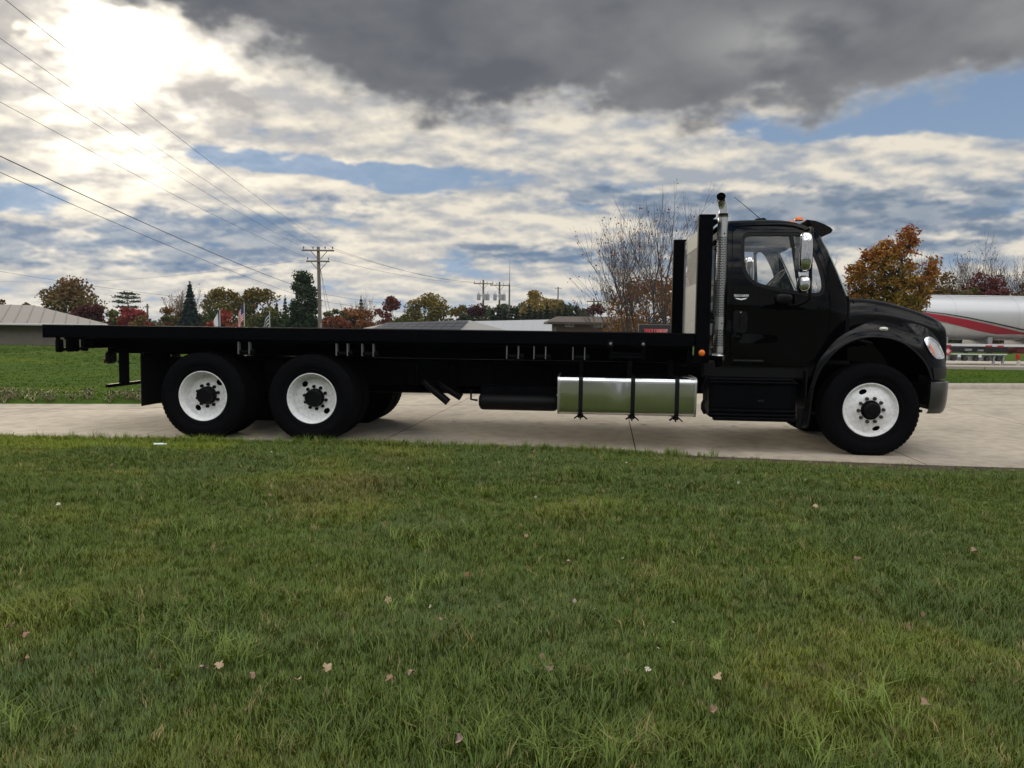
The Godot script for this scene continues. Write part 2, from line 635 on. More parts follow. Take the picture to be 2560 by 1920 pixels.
func land_y(x: float, z: float) -> float:
	# beyond the road: a low mound on the left, then ground that falls gently away to the hollow where the houses stand
	var e := interp(FAR_EDGE, x)
	var d := e - z
	var y := -0.03 + 0.08 * smoothstep(0.0, 0.25, d) + 0.04 * smoothstep(0.0, 2.0, d)
	var left := smoothstep(-9.0, -17.5, x + (z + 26.0) * 0.1)
	y += 0.32 * left * smoothstep(0.0, 12.0, d)
	y -= 0.25 * smoothstep(-13.0, -9.0, x) * (1.0 - smoothstep(8.0, 14.0, x)) * smoothstep(6.0, 16.0, d)
	var fall := smoothstep(-30.0, -52.0, z)
	y = lerpf(y, -1.6 + n_hill.get_noise_2d(x, z) * 0.5, fall * (1.0 - 0.75 * smoothstep(10.0, 22.0, x) * (1.0 - smoothstep(-48.0, -62.0, z))))
	y += 4.6 * smoothstep(-110.0, -150.0, z) * blob(x, z, 3.0, -160.0, 16.0, 40.0)
	y -= 3.0 * smoothstep(-180.0, -420.0, z)
	return y

# worn soil along the edge of the drive on the right
func bare_at(x: float, z: float) -> float:
	var d := z - interp(NEAR_EDGE, x)
	return smoothstep(0.85, 0.12, d) * smoothstep(1.2, 2.1, x) * smoothstep(-0.75, -0.05, n_patch.get_noise_2d(x * 2.0, z * 3.0))

func turf_tone(x: float, z: float) -> Color:
	var a := n_patch.get_noise_2d(x, z)
	var b := n_patch.get_noise_2d(x * 0.6 + 60.0, z * 0.6)
	var c := Color(0.108, 0.160, 0.036)
	c = c.lerp(Color(0.158, 0.196, 0.040), smoothstep(0.0, 0.45, a))
	c = c.lerp(Color(0.106, 0.156, 0.044), smoothstep(0.05, 0.4, b))
	c = c.lerp(Color(0.200, 0.165, 0.072), smoothstep(0.15, 0.55, -b) * 0.5)
	return c

func sheet(xs: Array, zs: Array, yf: Callable, cf: Callable) -> SurfaceTool:
	var st := surf(true)
	var nx := xs.size()
	for z in zs.size():
		for x in nx:
			var p: Vector3 = yf.call(xs[x], zs[z])
			st.set_color(cf.call(p.x, p.z))
			st.set_uv(Vector2(p.x, p.z))
			st.add_vertex(p)
	for z in zs.size() - 1:
		for x in nx - 1:
			var i := z * nx + x
			for k in [i, i + 1, i + nx + 1, i, i + nx + 1, i + nx]:
				st.add_index(k)
	return st

func spread(a: float, b: float, n: int, power := 1.0) -> Array:
	var out := []
	for i in n + 1:
		out.append(lerpf(a, b, pow(float(i) / n, power)))
	return out

func make_ground() -> void:
	var gm := vmat("soil", 0.95)
	gm.normal_enabled = true
	gm.normal_texture = bumps(512, 0.03, 6.0, 8)
	gm.albedo_texture = mottle(512, 0.02, Color(0.55, 0.55, 0.55), Color(1.3, 1.25, 1.15), 14)
	tri(gm, 0.35)
	# near lawn, between the viewer and the drive
	var xs := spread(0.0, 1.0, 130)
	for i in xs.size():
		var t: float = xs[i] * 2.0 - 1.0
		xs[i] = signf(t) * (absf(t) * 8.0 + pow(absf(t), 5.0) * 50.0)
	var rows := spread(0.0, 0.14, 100)
	rows.append_array([0.16, 0.19, 0.23, 0.28, 0.35, 0.45, 0.6, 0.8, 1.0])
	var st := sheet(xs, rows, func(x, r):
		var e := interp(NEAR_EDGE, x)
		var z := lerpf(e, 60.0, r)
		return Vector3(x, lawn_y(x, z) - 0.012, z), func(x, z):
		var c := turf_tone(x, z)
		c = Color(c.r * 0.50, c.g * 0.46, c.b * 0.50)
		return c.lerp(Color(0.052, 0.036, 0.026), clampf(bare_at(x, z) * 1.3, 0.0, 1.0)))
	st.generate_normals()
	tag(put("lawn", st.commit(), gm), "mown green lawn with rough tufts in front of the concrete drive", "", "", "structure")
	# land beyond the drive
	var xf := spread(0.0, 1.0, 110)
	for i in xf.size():
		var t: float = xf[i] * 2.0 - 1.0
		xf[i] = signf(t) * (absf(t) * 40.0 + pow(absf(t), 3.0) * 460.0)
	var rf := spread(0.0, 1.0, 90, 3.0)
	var fm := vmat("far_turf", 0.95)
	fm.metallic_specular = 0.05
	fm.albedo_texture = mottle(512, 0.03, Color(0.85, 0.86, 0.8), Color(1.12, 1.1, 1.1), 15)
	fm.normal_enabled = true
	fm.normal_texture = bumps(512, 0.05, 3.0, 9)
	tri(fm, 0.22)
	st = sheet(xf, rf, func(x, r):
		var e := interp(FAR_EDGE, x)
		var z := lerpf(e, -520.0, r)
		return Vector3(x, land_y(x, z), z), func(x, z):
		var c := turf_tone(x * 0.35, z * 0.35)
		return Color(c.r * 0.50, c.g * 0.58, c.b * 0.45))
	st.generate_normals()
	tag(put("far_lawn", st.commit(), fm), "grassy ground beyond the drive, a low green mound at the left", "", "", "structure")
	var base := PlaneMesh.new()
	base.size = Vector2(6000, 6000)
	var g := put("ground", base, mat("base_earth", Color(0.09, 0.10, 0.06), 0.95))
	g.position.y = -5.2
	tag(g, "ground reaching to the horizon", "", "", "structure")

	# concrete drive: slabs with sawn joints
	var cm := vmat("concrete", 0.82)
	cm.albedo_texture = mottle(1024, 0.012, Color(0.80, 0.80, 0.79), Color(1.10, 1.09, 1.08), 17, 6)
	cm.normal_enabled = true
	cm.normal_texture = bumps(512, 0.12, 2.0, 18)
	cm.normal_scale = 0.35
	tri(cm, 0.3)
	var bed := mat("joint_fill", Color(0.022, 0.020, 0.018), 0.95)
	st = surf()
	var ex := spread(-60.0, 60.0, 60)
	for i in ex.size() - 1:
		var a: float = ex[i]
		var b: float = ex[i + 1]
		quad(st, Vector3(a, -0.022, interp(NEAR_EDGE, a) + 0.3), Vector3(b, -0.022, interp(NEAR_EDGE, b) + 0.3), Vector3(b, -0.022, interp(FAR_EDGE, b) - 0.1), Vector3(a, -0.022, interp(FAR_EDGE, a) - 0.1))
	var road := obj("road", st, bed)
	tag(road, "pale concrete drive of jointed slabs under the truck", "", "", "structure")
	var n_st := noise(0.25, 4, 19)
	var joints := []
	for i in range(-14, 15):
		joints.append(1.47 + i * 3.0)
	joints.push_front(-60.0)
	joints.append(60.0)
	for i in joints.size() - 1:
		for row in 2:
			var j0: float = joints[i]
			var j1: float = joints[i + 1]
			var wide := j1 - j0 > 4.0
			var nu := 12 if not wide else 10
			var us := spread(0.0, 1.0, nu)
			var vs := spread(0.0, 1.0, 10)
			var tone := rng.randf_range(0.965, 1.035)
			st = sheet(us, vs, func(u, v):
				# joints lean 0.125 m per metre of depth
				var gap := 0.006
				var x0 := lerpf(j0 + gap, j1 - gap, u)
				var z := -10.0
				for pass_no in 3:
					var xx := x0 - (z + 9.12) * 0.125
					var zn := interp(NEAR_EDGE, xx) + 0.25
					var zf := interp(FAR_EDGE, xx) - 0.06
					var zm := clampf(-13.45 - (xx + 0.6) * 0.135, zf + 0.8, zn - 0.8)
					z = lerpf(zn, zm + gap, v) if row == 0 else lerpf(zm - gap, zf, v)
				return Vector3(x0 - (z + 9.12) * 0.125, -0.003 if row == 0 else 0.0, z), func(x, z):
				var n := n_st.get_noise_2d(x, z * 2.0)
				var c := Color(0.385, 0.338, 0.270) * tone * (1.0 + n * 0.22 - 0.25 * smoothstep(0.28, 0.5, n_st.get_noise_2d(x * 3.0 + 50.0, z * 5.0)))
				var track := exp(-pow((z + 10.7 - x * 0.093) / 0.35, 2.0)) + exp(-pow((z + 8.7 - x * 0.093) / 0.3, 2.0)) * 0.7
				c = c.lerp(Color(0.30, 0.27, 0.235), track * 0.22)
				var grit := smoothstep(0.45, 0.0, interp(NEAR_EDGE, x) - z)
				return c.lerp(Color(0.16, 0.13, 0.09), grit * 0.45))
			st.generate_normals()
			put("slab", st.commit(), cm, road)
	# small dark patches where dowels were filled, in a row
	st = surf()
	for i in 12:
		var x := -2.4 + i * 0.72 + rng.randf_range(-0.2, 0.2)
		var z := -11.0 + x * 0.02
		var w := rng.randf_range(0.02, 0.07)
		var pts := []
		for k in 8:
			pts.append(Vector3(x + cos(k * TAU / 8) * w, 0.0035, z + sin(k * TAU / 8) * 0.022))
		for k in range(1, 7):
			tri3(st, pts[0], pts[k], pts[k + 1])
	tag(obj("drain_patch", st, mat("patch", Color(0.12, 0.10, 0.085), 0.9), road), "", "", "", "stuff")

	# kerb along the far side, from the bend to the right
	st = surf()
	var km := vmat("kerb_concrete", 0.85)
	km.albedo_texture = cm.albedo_texture
	tri(km, 0.4)
	var cut := -4.4
	while cut < 56.0:
		var seg := 3.0
		var ks := surf()
		ks.set_smooth_group(1)
		var prof := [Vector2(0.0, -0.02), Vector2(0.02, 0.07), Vector2(0.06, 0.125), Vector2(0.12, 0.135), Vector2(0.2, 0.135), Vector2(0.22, 0.0)]
		var rws := []
		for k in 7:
			var x := minf(cut + 0.01 + (seg - 0.02) * k / 6.0, 58.0)
			var z := interp(FAR_EDGE, x)
			var z2 := interp(FAR_EDGE, x + 0.2)
			var nrm := Vector2(z2 - z, -0.2).normalized()
			var r := []
			for q in prof:
				r.append(Vector3(x + nrm.x * q.x, q.y * smoothstep(-4.4, -1.5, x), z + nrm.y * q.x))
			rws.append(r)
		ks.set_color(Color(0.36, 0.315, 0.26) * rng.randf_range(0.92, 1.05))
		skin(ks, rws, false, true)
		var kb := obj("kerb", ks, km)
		tag(kb, "", "", "", "structure")
		cut += seg
	# paved lot in front of the tanker
	st = surf(true)
	var lot := sheet(spread(6.0, 70.0, 24), spread(-27.9, -58.0, 12), func(x, z):
		return Vector3(x, land_y(x, z) + 0.025, z), func(x, z):
		return Color(0.40, 0.36, 0.31) * (1.0 + n_st.get_noise_2d(x, z) * 0.15))
	lot.generate_normals()
	tag(put("parking_lot", lot.commit(), cm), "pale concrete lot under the silver tank trailer", "", "", "structure")
	ks_line()

func ks_line() -> void:
	var st := surf()
	for i in 16:
		box(st, Vector3(8.0 + i * 3.6, land_y(8.0 + i * 3.6, -27.75) + 0.05, -27.75), Vector3(3.58, 0.14, 0.2), 0.02)
	var o := obj("lot_kerb", st, mat("lot_kerb", Color(0.33, 0.29, 0.24), 0.9))
	tag(o, "", "", "", "structure")

# ------------------------------------------------------------------ grass
func tuft_mesh(blades: int, h: float, w: float, spread_r: float, lean: float, sd: int, flop := 0.0) -> ArrayMesh:
	var r := RandomNumberGenerator.new()
	r.seed = sd
	var st := SurfaceTool.new()
	st.begin(Mesh.PRIMITIVE_TRIANGLES)
	for i in blades:
		var a := r.randf() * TAU
		var base := Vector3(cos(a), 0, sin(a)) * spread_r * sqrt(r.randf())
		var dir := Vector3.RIGHT.rotated(Vector3.UP, a + r.randf_range(-0.9, 0.9))
		var hh := h * r.randf_range(0.5, 1.1)
		var out := hh * lean * r.randf_range(0.3, 1.4)
		var drop := flop * hh * r.randf()
		var side := dir.cross(Vector3.UP).rotated(Vector3.UP, r.randf_range(-0.7, 0.7)) * w * r.randf_range(0.6, 1.15) * 0.5
		var p1 := base + Vector3(0, hh * 0.55, 0) + dir * out * 0.28
		var p2 := base + Vector3(0, hh - drop, 0) + dir * out
		var n := (side.normalized().cross((p1 - base).normalized()) + Vector3.UP * 1.2).normalized()
		var tone := r.randf_range(0.6, 1.4)
		var col := Color(tone, tone, tone * 0.95)
		if r.randf() < 0.06:
			col = Color(1.7, 1.2, 1.3) * r.randf_range(0.7, 1.2)
		st.set_color(col)
		st.set_normal(n)
		var b0 := base - side
		var b1 := base + side
		var m0 := p1 - side * 0.8
		var m1 := p1 + side * 0.8
		for v in [b0, m0, b1, b1, m0, m1, m0, p2, m1]:
			st.add_vertex(v)
	return st.commit()

func scatter(called: String, mesh: Mesh, m: Material, xf: Array, cols: Array, parent: Node = null) -> MultiMeshInstance3D:
	var mm := MultiMesh.new()
	mm.transform_format = MultiMesh.TRANSFORM_3D
	mm.use_colors = true
	mm.mesh = mesh
	mm.instance_count = xf.size()
	for i in xf.size():
		mm.set_instance_transform(i, xf[i])
		mm.set_instance_color(i, cols[i])
	var o := MultiMeshInstance3D.new()
	o.multimesh = mm
	o.material_override = m
	if parent == null:
		o.name = numbered(called)
		add_child(o)
	else:
		o.name = called
		parent.add_child(o, true)
	o.set_meta("kind", "stuff")
	return o

func make_grass() -> void:
	var gm := vmat("grass_blade", 0.62)
	gm.backlight_enabled = true
	gm.backlight = Color(0.7, 0.7, 0.4)
	gm.metallic_specular = 0.35
	var kinds := []
	for k in 5:
		kinds.append(tuft_mesh(17, 0.042, 0.0040, 0.050, 0.50, 100 + k, 0.12))
	for k in 3:
		kinds.append(tuft_mesh(14, 0.070, 0.0043, 0.055, 0.70, 120 + k, 0.25))
	var xfs := []
	var cols := []
	for k in kinds.size():
		xfs.append([])
		cols.append([])
	var n_high := noise(0.9, 3, 44)
	var r := RandomNumberGenerator.new()
	r.seed = 99
	var total := 200000
	for i in total:
		# density per metre falls with distance from the viewer
		var z := -lerpf(1.75, 9.6, pow(r.randf(), 1.15))
		var half := 0.74 * -z + 2.6
		var x := r.randf_range(-half, half)
		var e := interp(NEAR_EDGE, x)
		if z < e - 0.03 * r.randf() or r.randf() > 0.25 + (-z) / 9.0:
			continue
		var bare := bare_at(x, z)
		if r.randf() < bare * 0.90:
			continue
		var hn := n_high.get_noise_2d(x * 0.7, z * 1.5)
		var tall := r.randf() < smoothstep(0.05, 0.5, hn) * 0.45 + 0.02 and bare < 0.3
		var k := r.randi_range(5, 7) if tall else r.randi_range(0, 4)
		var s := r.randf_range(0.7, 1.2) * (1.0 + 0.35 * hn) * (1.0 - 0.45 * bare)
		if z - e < 0.25 and x < 1.9:
			s *= 1.25
		var b := Basis(Vector3.UP, r.randf() * TAU) * Basis(Vector3.RIGHT, r.randf_range(-0.18, 0.18))
		b = b.scaled(Vector3(s, s * r.randf_range(0.75, 1.15), s))
		xfs[k].append(Transform3D(b, Vector3(x, lawn_y(x, z) - 0.014, z)))
		var c := turf_tone(x, z)
		var v := r.randf_range(0.82, 1.34)
		c = Color(c.r * v * r.randf_range(0.9, 1.12), c.g * v * 0.95, c.b * v * r.randf_range(0.95, 1.4))
		if r.randf() < 0.05 + 0.25 * bare:
			c = Color(0.30, 0.25, 0.12) * r.randf_range(0.6, 1.2)
		if x < -3.0 and z < -7.8:
			c = c.lerp(Color(0.220, 0.270, 0.034), 0.6)
		cols[k].append(c)
	for k in kinds.size():
		var o := scatter("grass", kinds[k], gm, xfs[k], cols[k])
		tag(o, "short green lawn grass in front of the truck", "grass")
	# long coarse tufts that stand out of the lawn
	gm.metallic_specular = 0.15
	var long := []
	for k in 3:
		long.append(tuft_mesh(30, 0.15, 0.0055, 0.07, 0.95, 140 + k, 0.40))
	var lx := [[], [], []]
	var lc := [[], [], []]
	var spots := [[-1.15, -2.72, 1.15], [-1.35, -2.95, 0.9], [-0.95, -2.85, 1.0], [-0.55, -3.4, 0.7], [-1.65, -3.3, 0.8], [0.02, -2.25, 1.2], [0.35, -2.35, 1.0], [-0.2, -2.4, 0.8], [-0.55, -4.5, 0.9], [-0.25, -4.7, 0.9], [0.95, -4.35, 0.8], [1.45, -3.6, 0.7], [1.2, -2.5, 1.1], [1.5, -2.7, 1.0], [-0.1, -5.9, 0.8], [0.6, -5.4, 0.8], [1.9, -4.9, 0.8], [-1.9, -4.6, 0.9], [-2.4, -5.3, 0.8], [-0.35, -3.75, 0.8], [0.7, -3.0, 0.7], [1.65, -3.1, 0.9], [0.95, -2.2, 0.9], [-1.6, -2.4, 0.9], [2.3, -3.9, 0.8]]
	for s in spots:
		for j in 3:
			var x: float = s[0] + r.randf_range(-0.12, 0.12)
			var z: float = s[1] + r.randf_range(-0.1, 0.1)
			var k := r.randi_range(0, 2)
			var sc: float = s[2] * r.randf_range(0.6, 1.0)
			lx[k].append(Transform3D(Basis(Vector3.UP, r.randf() * TAU).scaled(Vector3.ONE * sc), Vector3(x, lawn_y(x, z) - 0.01, z)))
			lc[k].append(Color(0.170, 0.230, 0.060) * r.randf_range(0.85, 1.2))
	for i in 240:
		var x := r.randf_range(-5.5, 2.2)
		var z := interp(NEAR_EDGE, x) + r.randf_range(-0.02, 0.25)
		var k := r.randi_range(0, 2)
		var sc := r.randf_range(0.45, 0.95)
		lx[k].append(Transform3D(Basis(Vector3.UP, r.randf() * TAU).scaled(Vector3(sc * 0.7, sc, sc * 0.7)), Vector3(x, lawn_y(x, z) - 0.01, z)))
		lc[k].append(Color(0.140, 0.200, 0.040) * r.randf_range(0.8, 1.2))
	for k in 3:
		tag(scatter("tall_grass", long[k], gm, lx[k], lc[k]), "long coarse grass tufts standing out of the lawn", "grass")
	# grass on the far bank and on the strip before the lot
	var fx := []
	var fc := []
	var big := tuft_mesh(10, 0.045, 0.012, 0.16, 0.5, 160, 0.1)
	for i in 30000:
		var x: float
		var z: float
		if i % 3 > 0:
			x = r.randf_range(-22.0, -5.0)
			z = lerpf(-12.6, -34.0, pow(r.randf(), 1.5))
		else:
			x = r.randf_range(-5.0, 24.0)
			z = interp(FAR_EDGE, x) - 0.35 - pow(r.randf(), 1.3) * 11.0
		if z > interp(FAR_EDGE, x) - 0.25 or (x > 5.5 and z < -27.5):
			continue
		fx.append(Transform3D(Basis(Vector3.UP, r.randf() * TAU).scaled(Vector3.ONE * r.randf_range(0.7, 1.3)), Vector3(x, land_y(x, z) - 0.02, z)))
		fc.append(turf_tone(x * 0.35, z * 0.35) * Color(0.66, 0.76, 0.56) * r.randf_range(0.9, 1.1))
	tag(scatter("bank_grass", big, gm, fx, fc), "mown grass on the bank beyond the drive", "grass")
	# dry weeds with pale seed heads along the far edge at the left
	var ws := SurfaceTool.new()
	ws.begin(Mesh.PRIMITIVE_TRIANGLES)
	for i in 12:
		var a := r.randf() * TAU
		var top := Vector3(r.randf_range(-0.14, 0.14), r.randf_range(0.08, 0.20), r.randf_range(-0.14, 0.14))
		var sd := Vector3(cos(a), 0, sin(a)) * 0.006
		ws.set_color(Color(0.36, 0.31, 0.17))
		ws.set_normal(Vector3.UP)
		for v in [-sd, top, sd]:
			ws.add_vertex(v)
		for j in 8:
			var c := top + Vector3(r.randf_range(-1, 1), r.randf_range(-1.5, 0.6), r.randf_range(-1, 1)) * 0.028
			var u := Vector3(r.randf_range(-1, 1), r.randf_range(-1, 1), r.randf_range(-1, 1)).normalized() * 0.017
			var v2 := u.cross(Vector3(r.randf_range(-1, 1), 1, r.randf_range(-1, 1))).normalized() * 0.013
			ws.set_color(Color(0.78, 0.68, 0.46) * r.randf_range(0.6, 1.15))
			for v in [c - u, c + v2, c + u]:
				ws.add_vertex(v)
	var weed := ws.commit()
	var wx := []
	var wc := []
	for i in 80:
		var x := r.randf_range(-9.8, -4.9)
		var z := interp(FAR_EDGE, x) - 0.12 - absf(r.randfn(0.0, 0.28))
		if n_patch.get_noise_2d(x * 1.5, 8.0) < -0.25 and r.randf() < 0.7:
			continue
		wx.append(Transform3D(Basis(Vector3.UP, r.randf() * TAU).scaled(Vector3.ONE * r.randf_range(0.5, 1.15)), Vector3(x, land_y(x, z) - 0.02, z)))
		wc.append(Color.WHITE * r.randf_range(0.7, 1.1))
	tag(scatter("dry_weeds", weed, vmat("dry_weed", 0.9), wx, wc), "dry pale weeds along the far edge of the drive", "weeds", "", "stuff")

# ------------------------------------------------------------------ the truck
# local axes: x forward, y up, z towards the near (kerb) side
var LIP := curve2([Vector2(-0.69, 0.30), Vector2(-0.665, 0.45), Vector2(-0.655, 0.60), Vector2(-0.635, 0.76), Vector2(-0.575, 0.93), Vector2(-0.48, 1.08), Vector2(-0.35, 1.205), Vector2(-0.18, 1.29), Vector2(0.02, 1.312), Vector2(0.20, 1.285), Vector2(0.34, 1.22), Vector2(0.46, 1.12), Vector2(0.55, 1.00), Vector2(0.605, 0.86)], 4)
var FENDER_TOP := curve2([Vector2(-0.74, 0.30), Vector2(-0.715, 0.50), Vector2(-0.69, 0.66), Vector2(-0.655, 0.80), Vector2(-0.60, 1.00), Vector2(-0.515, 1.14), Vector2(-0.385, 1.29), Vector2(-0.225, 1.39), Vector2(-0.04, 1.47), Vector2(0.16, 1.51), Vector2(0.37, 1.50), Vector2(0.57, 1.43), Vector2(0.72, 1.32), Vector2(0.82, 1.20), Vector2(0.875, 1.08), Vector2(0.89, 0.97)], 4)

func crease(u: float) -> float:
	return 1.69 - 0.047 * (u + 1.54)

func cab_w(u: float, v: float) -> float:
	var h := v - crease(u)
	var w := 1.072
	if h > 0.0:
		w -= 0.105 * h * smoothstep(0.0, 0.05, h) + 0.085 * h * h
	else:
		w += 0.030 * h
	# ledge below the door handle
	var line := interp([Vector2(-1.53, 1.42), Vector2(-1.505, 1.34), Vector2(-1.475, 1.295), Vector2(-1.42, 1.275), Vector2(-0.90, 1.245)], u)
	w += 0.008 * smoothstep(0.014, -0.004, v - line) * smoothstep(-0.80, -1.35, u) * smoothstep(-0.45, -0.05, v - line)
	# the cab narrows towards the cowl
	w -= 0.16 * pow(clampf((u + 0.62) / 0.42, 0.0, 1.0), 2.0)
	return w

func fender_w(u: float, v: float) -> float:
	var d := 9.0
	var p := Vector2(u, v)
	for i in LIP.size() - 1:
		d = minf(d, p.distance_to(Geometry2D.get_closest_point_to_segment(p, LIP[i], LIP[i + 1])))
	d /= 0.21
	var k := lerpf(0.25, 0.035, smoothstep(0.30, 0.60, u))
	var w := 1.175 - 0.03 * d - k * pow(d, 2.4)
	# a second, smaller swell where the flare meets the bonnet
	w += 0.022 * exp(-pow((d - 0.72) / 0.12, 2.0)) * smoothstep(0.65, 0.35, u)
	w -= 0.19 * pow(clampf((u - 0.46) / 0.44, 0.0, 1.0), 1.8)
	return w

func truck_materials() -> void:
	var p := mat("black_paint", Color(0.0014, 0.0015, 0.0022), 0.16)
	p.clearcoat_enabled = true
	p.clearcoat = 0.34
	p.clearcoat_roughness = 0.015
	p.roughness = 0.5
	p.metallic_specular = 0.0
	var fp := mat("frame_paint", Color(0.0026, 0.0028, 0.0040), 0.55)
	fp.albedo_texture = mottle(512, 0.02, Color(0.6, 0.6, 0.6), Color(1.9, 1.75, 1.5), 31)
	fp.roughness_texture = mottle(256, 0.03, Color(0.55, 0.55, 0.55), Color(1, 1, 1), 32)
	tri(fp, 0.8)
	var rb := mat("bed_paint", Color(0.0020, 0.0022, 0.0034), 0.5)
	rb.albedo_texture = mottle(512, 0.015, Color(0.65, 0.65, 0.65), Color(1.8, 1.6, 1.35), 33)
	tri(rb, 1.1)
	var ru := mat("rubber", Color(0.0048, 0.0049, 0.0060), 0.75)
	ru.albedo_texture = mottle(512, 0.03, Color(0.75, 0.75, 0.75), Color(1.4, 1.35, 1.25), 35)
	tri(ru, 2.0)
	mat("plastic", Color(0.0045, 0.0045, 0.0055), 0.5).metallic_specular = 0.3
	fp.metallic_specular = 0.15
	rb.metallic_specular = 0.13
	ru.metallic_specular = 0.1
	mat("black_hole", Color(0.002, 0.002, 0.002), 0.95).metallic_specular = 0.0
	var w := mat("wheel_white", Color(0.82, 0.83, 0.85), 0.38)
	w.albedo_texture = mottle(512, 0.012, Color(0.80, 0.78, 0.74), Color(1.06, 1.06, 1.06), 36)
	tri(w, 3.0)
	mat("hub_black", Color(0.0035, 0.0035, 0.0045), 0.55).metallic_specular = 0.25
	mat("nut_brown", Color(0.030, 0.022, 0.018), 0.55)
	var ch := mat("chrome", Color(0.66, 0.67, 0.69), 0.05, 1.0)
	ch.roughness = 0.045
	var st := mat("stainless", Color(0.60, 0.60, 0.61), 0.32, 1.0)
	st.albedo_texture = mottle(256, 0.05, Color(0.9, 0.9, 0.88), Color(1.05, 1.05, 1.05), 38)
	tri(st, 3.0)
	var al := mat("polished_tank", Color(0.68, 0.69, 0.69), 0.15, 1.0)
	al.roughness_texture = mottle(256, 0.02, Color(0.75, 0.75, 0.75), Color(1, 1, 1), 39)
	al.normal_enabled = true
	al.normal_texture = bumps(512, 0.006, 1.2, 41, 2)
	al.normal_scale = 0.3
	tri(al, 0.7)
	var ap := mat("rack_plate", Color(0.30, 0.315, 0.325), 0.6, 0.25)
	ap.albedo_texture = mottle(512, 0.02, Color(0.82, 0.82, 0.8), Color(1.06, 1.06, 1.04), 42)
	tri(ap, 1.3)
	mat("bumper_grey", Color(0.088, 0.087, 0.083), 0.33, 0.7)
	mat("amber", Color(0.75, 0.16, 0.01), 0.25)
	mat("red_lens", Color(0.20, 0.01, 0.01), 0.25)
	mat("lamp_reflector", Color(0.75, 0.76, 0.78), 0.22, 0.9)
	mat("marker_white", Color(0.62, 0.62, 0.55), 0.3)
	mat("interior", Color(0.020, 0.020, 0.022), 0.95).metallic_specular = 0.0
	mat("interior_dark", Color(0.008, 0.008, 0.009), 0.9).metallic_specular = 0.1
	mat("wheel_rim_grey", Color(0.16, 0.16, 0.165), 0.5)
	mat("decal_white", Color(0.78, 0.79, 0.80), 0.3)
	var g := mat("glass", Color(0.10, 0.14, 0.14), 0.02)
	g.transparency = BaseMaterial3D.TRANSPARENCY_ALPHA
	g.albedo_color.a = 0.14
	g.metallic_specular = 0.5
	var lens := mat("lens", Color(0.95, 0.96, 0.97), 0.03)
	lens.transparency = BaseMaterial3D.TRANSPARENCY_ALPHA
	lens.albedo_color.a = 0.08

var M: Dictionary:
	get:
		return mats

# a front (steer) or rear (dual) wheel; local z outward, origin at the wheel's centre on the outer flange plane
func tyre_profile(inner: float, width: float) -> Array:
	# from outer bead round the tread to the inner bead; z = 0 at the rim flange plane, outer side +
	var o := 0.030
	var r := 0.522
	var p := [Vector2(0.300, 0.0), Vector2(0.315, 0.016), Vector2(0.345, 0.026), Vector2(0.352, 0.024), Vector2(0.360, 0.030), Vector2(0.395, 0.040), Vector2(0.42, 0.042), Vector2(0.448, 0.039), Vector2(0.454, 0.035), Vector2(0.460, 0.037), Vector2(0.482, 0.026), Vector2(0.500, 0.012), Vector2(0.507, 0.004), Vector2(0.517, -0.008)]
	var z0 := -0.012
	var tread := width - 0.0
	var grooves := 4
	var rib := (tread - 0.012 * grooves) / (grooves + 1)
	var z := z0
	for i in grooves + 1:
		p.append(Vector2(r, z))
		p.append(Vector2(r, z - rib))
		if i < grooves:
			p.append(Vector2(r - 0.013, z - rib - 0.002))
			p.append(Vector2(r - 0.013, z - rib - 0.010))
		z -= rib + 0.012
	var back := z0 - tread
	p.append(Vector2(0.512, back - 0.006))
	p.append(Vector2(0.48, back - 0.03))
	p.append(Vector2(0.42, back - 0.045))
	p.append(Vector2(0.34, back - 0.03))
	p.append(Vector2(0.300, back - 0.005))
	p.append(Vector2(inner, back))
	return p

func tread_blocks(st: SurfaceTool, width: float, r: float) -> void:
	# shoulder lugs standing on the outer edge of the tread
	st.set_smooth_group(0xFFFFFFFF)
	for k in 60:
		var a := TAU * k / 60.0
		for s in 2:
			var z := -0.004 if s == 0 else -0.012 - width + 0.002
			var b := Basis(Vector3.BACK, a)
			box(st, b * Vector3(r - 0.0035, 0, z - (0.016 if s == 0 else -0.014)), Vector3(0.014, 0.040, 0.030), 0.0, b)

func ellipse_hole(a0: float, r0: float, da: float, dr: float, a: float, r: float) -> bool:
	var d := wrapf(a - a0, -PI, PI) / da
	var e := (r - r0) / dr
	return d * d + e * e < 1.0

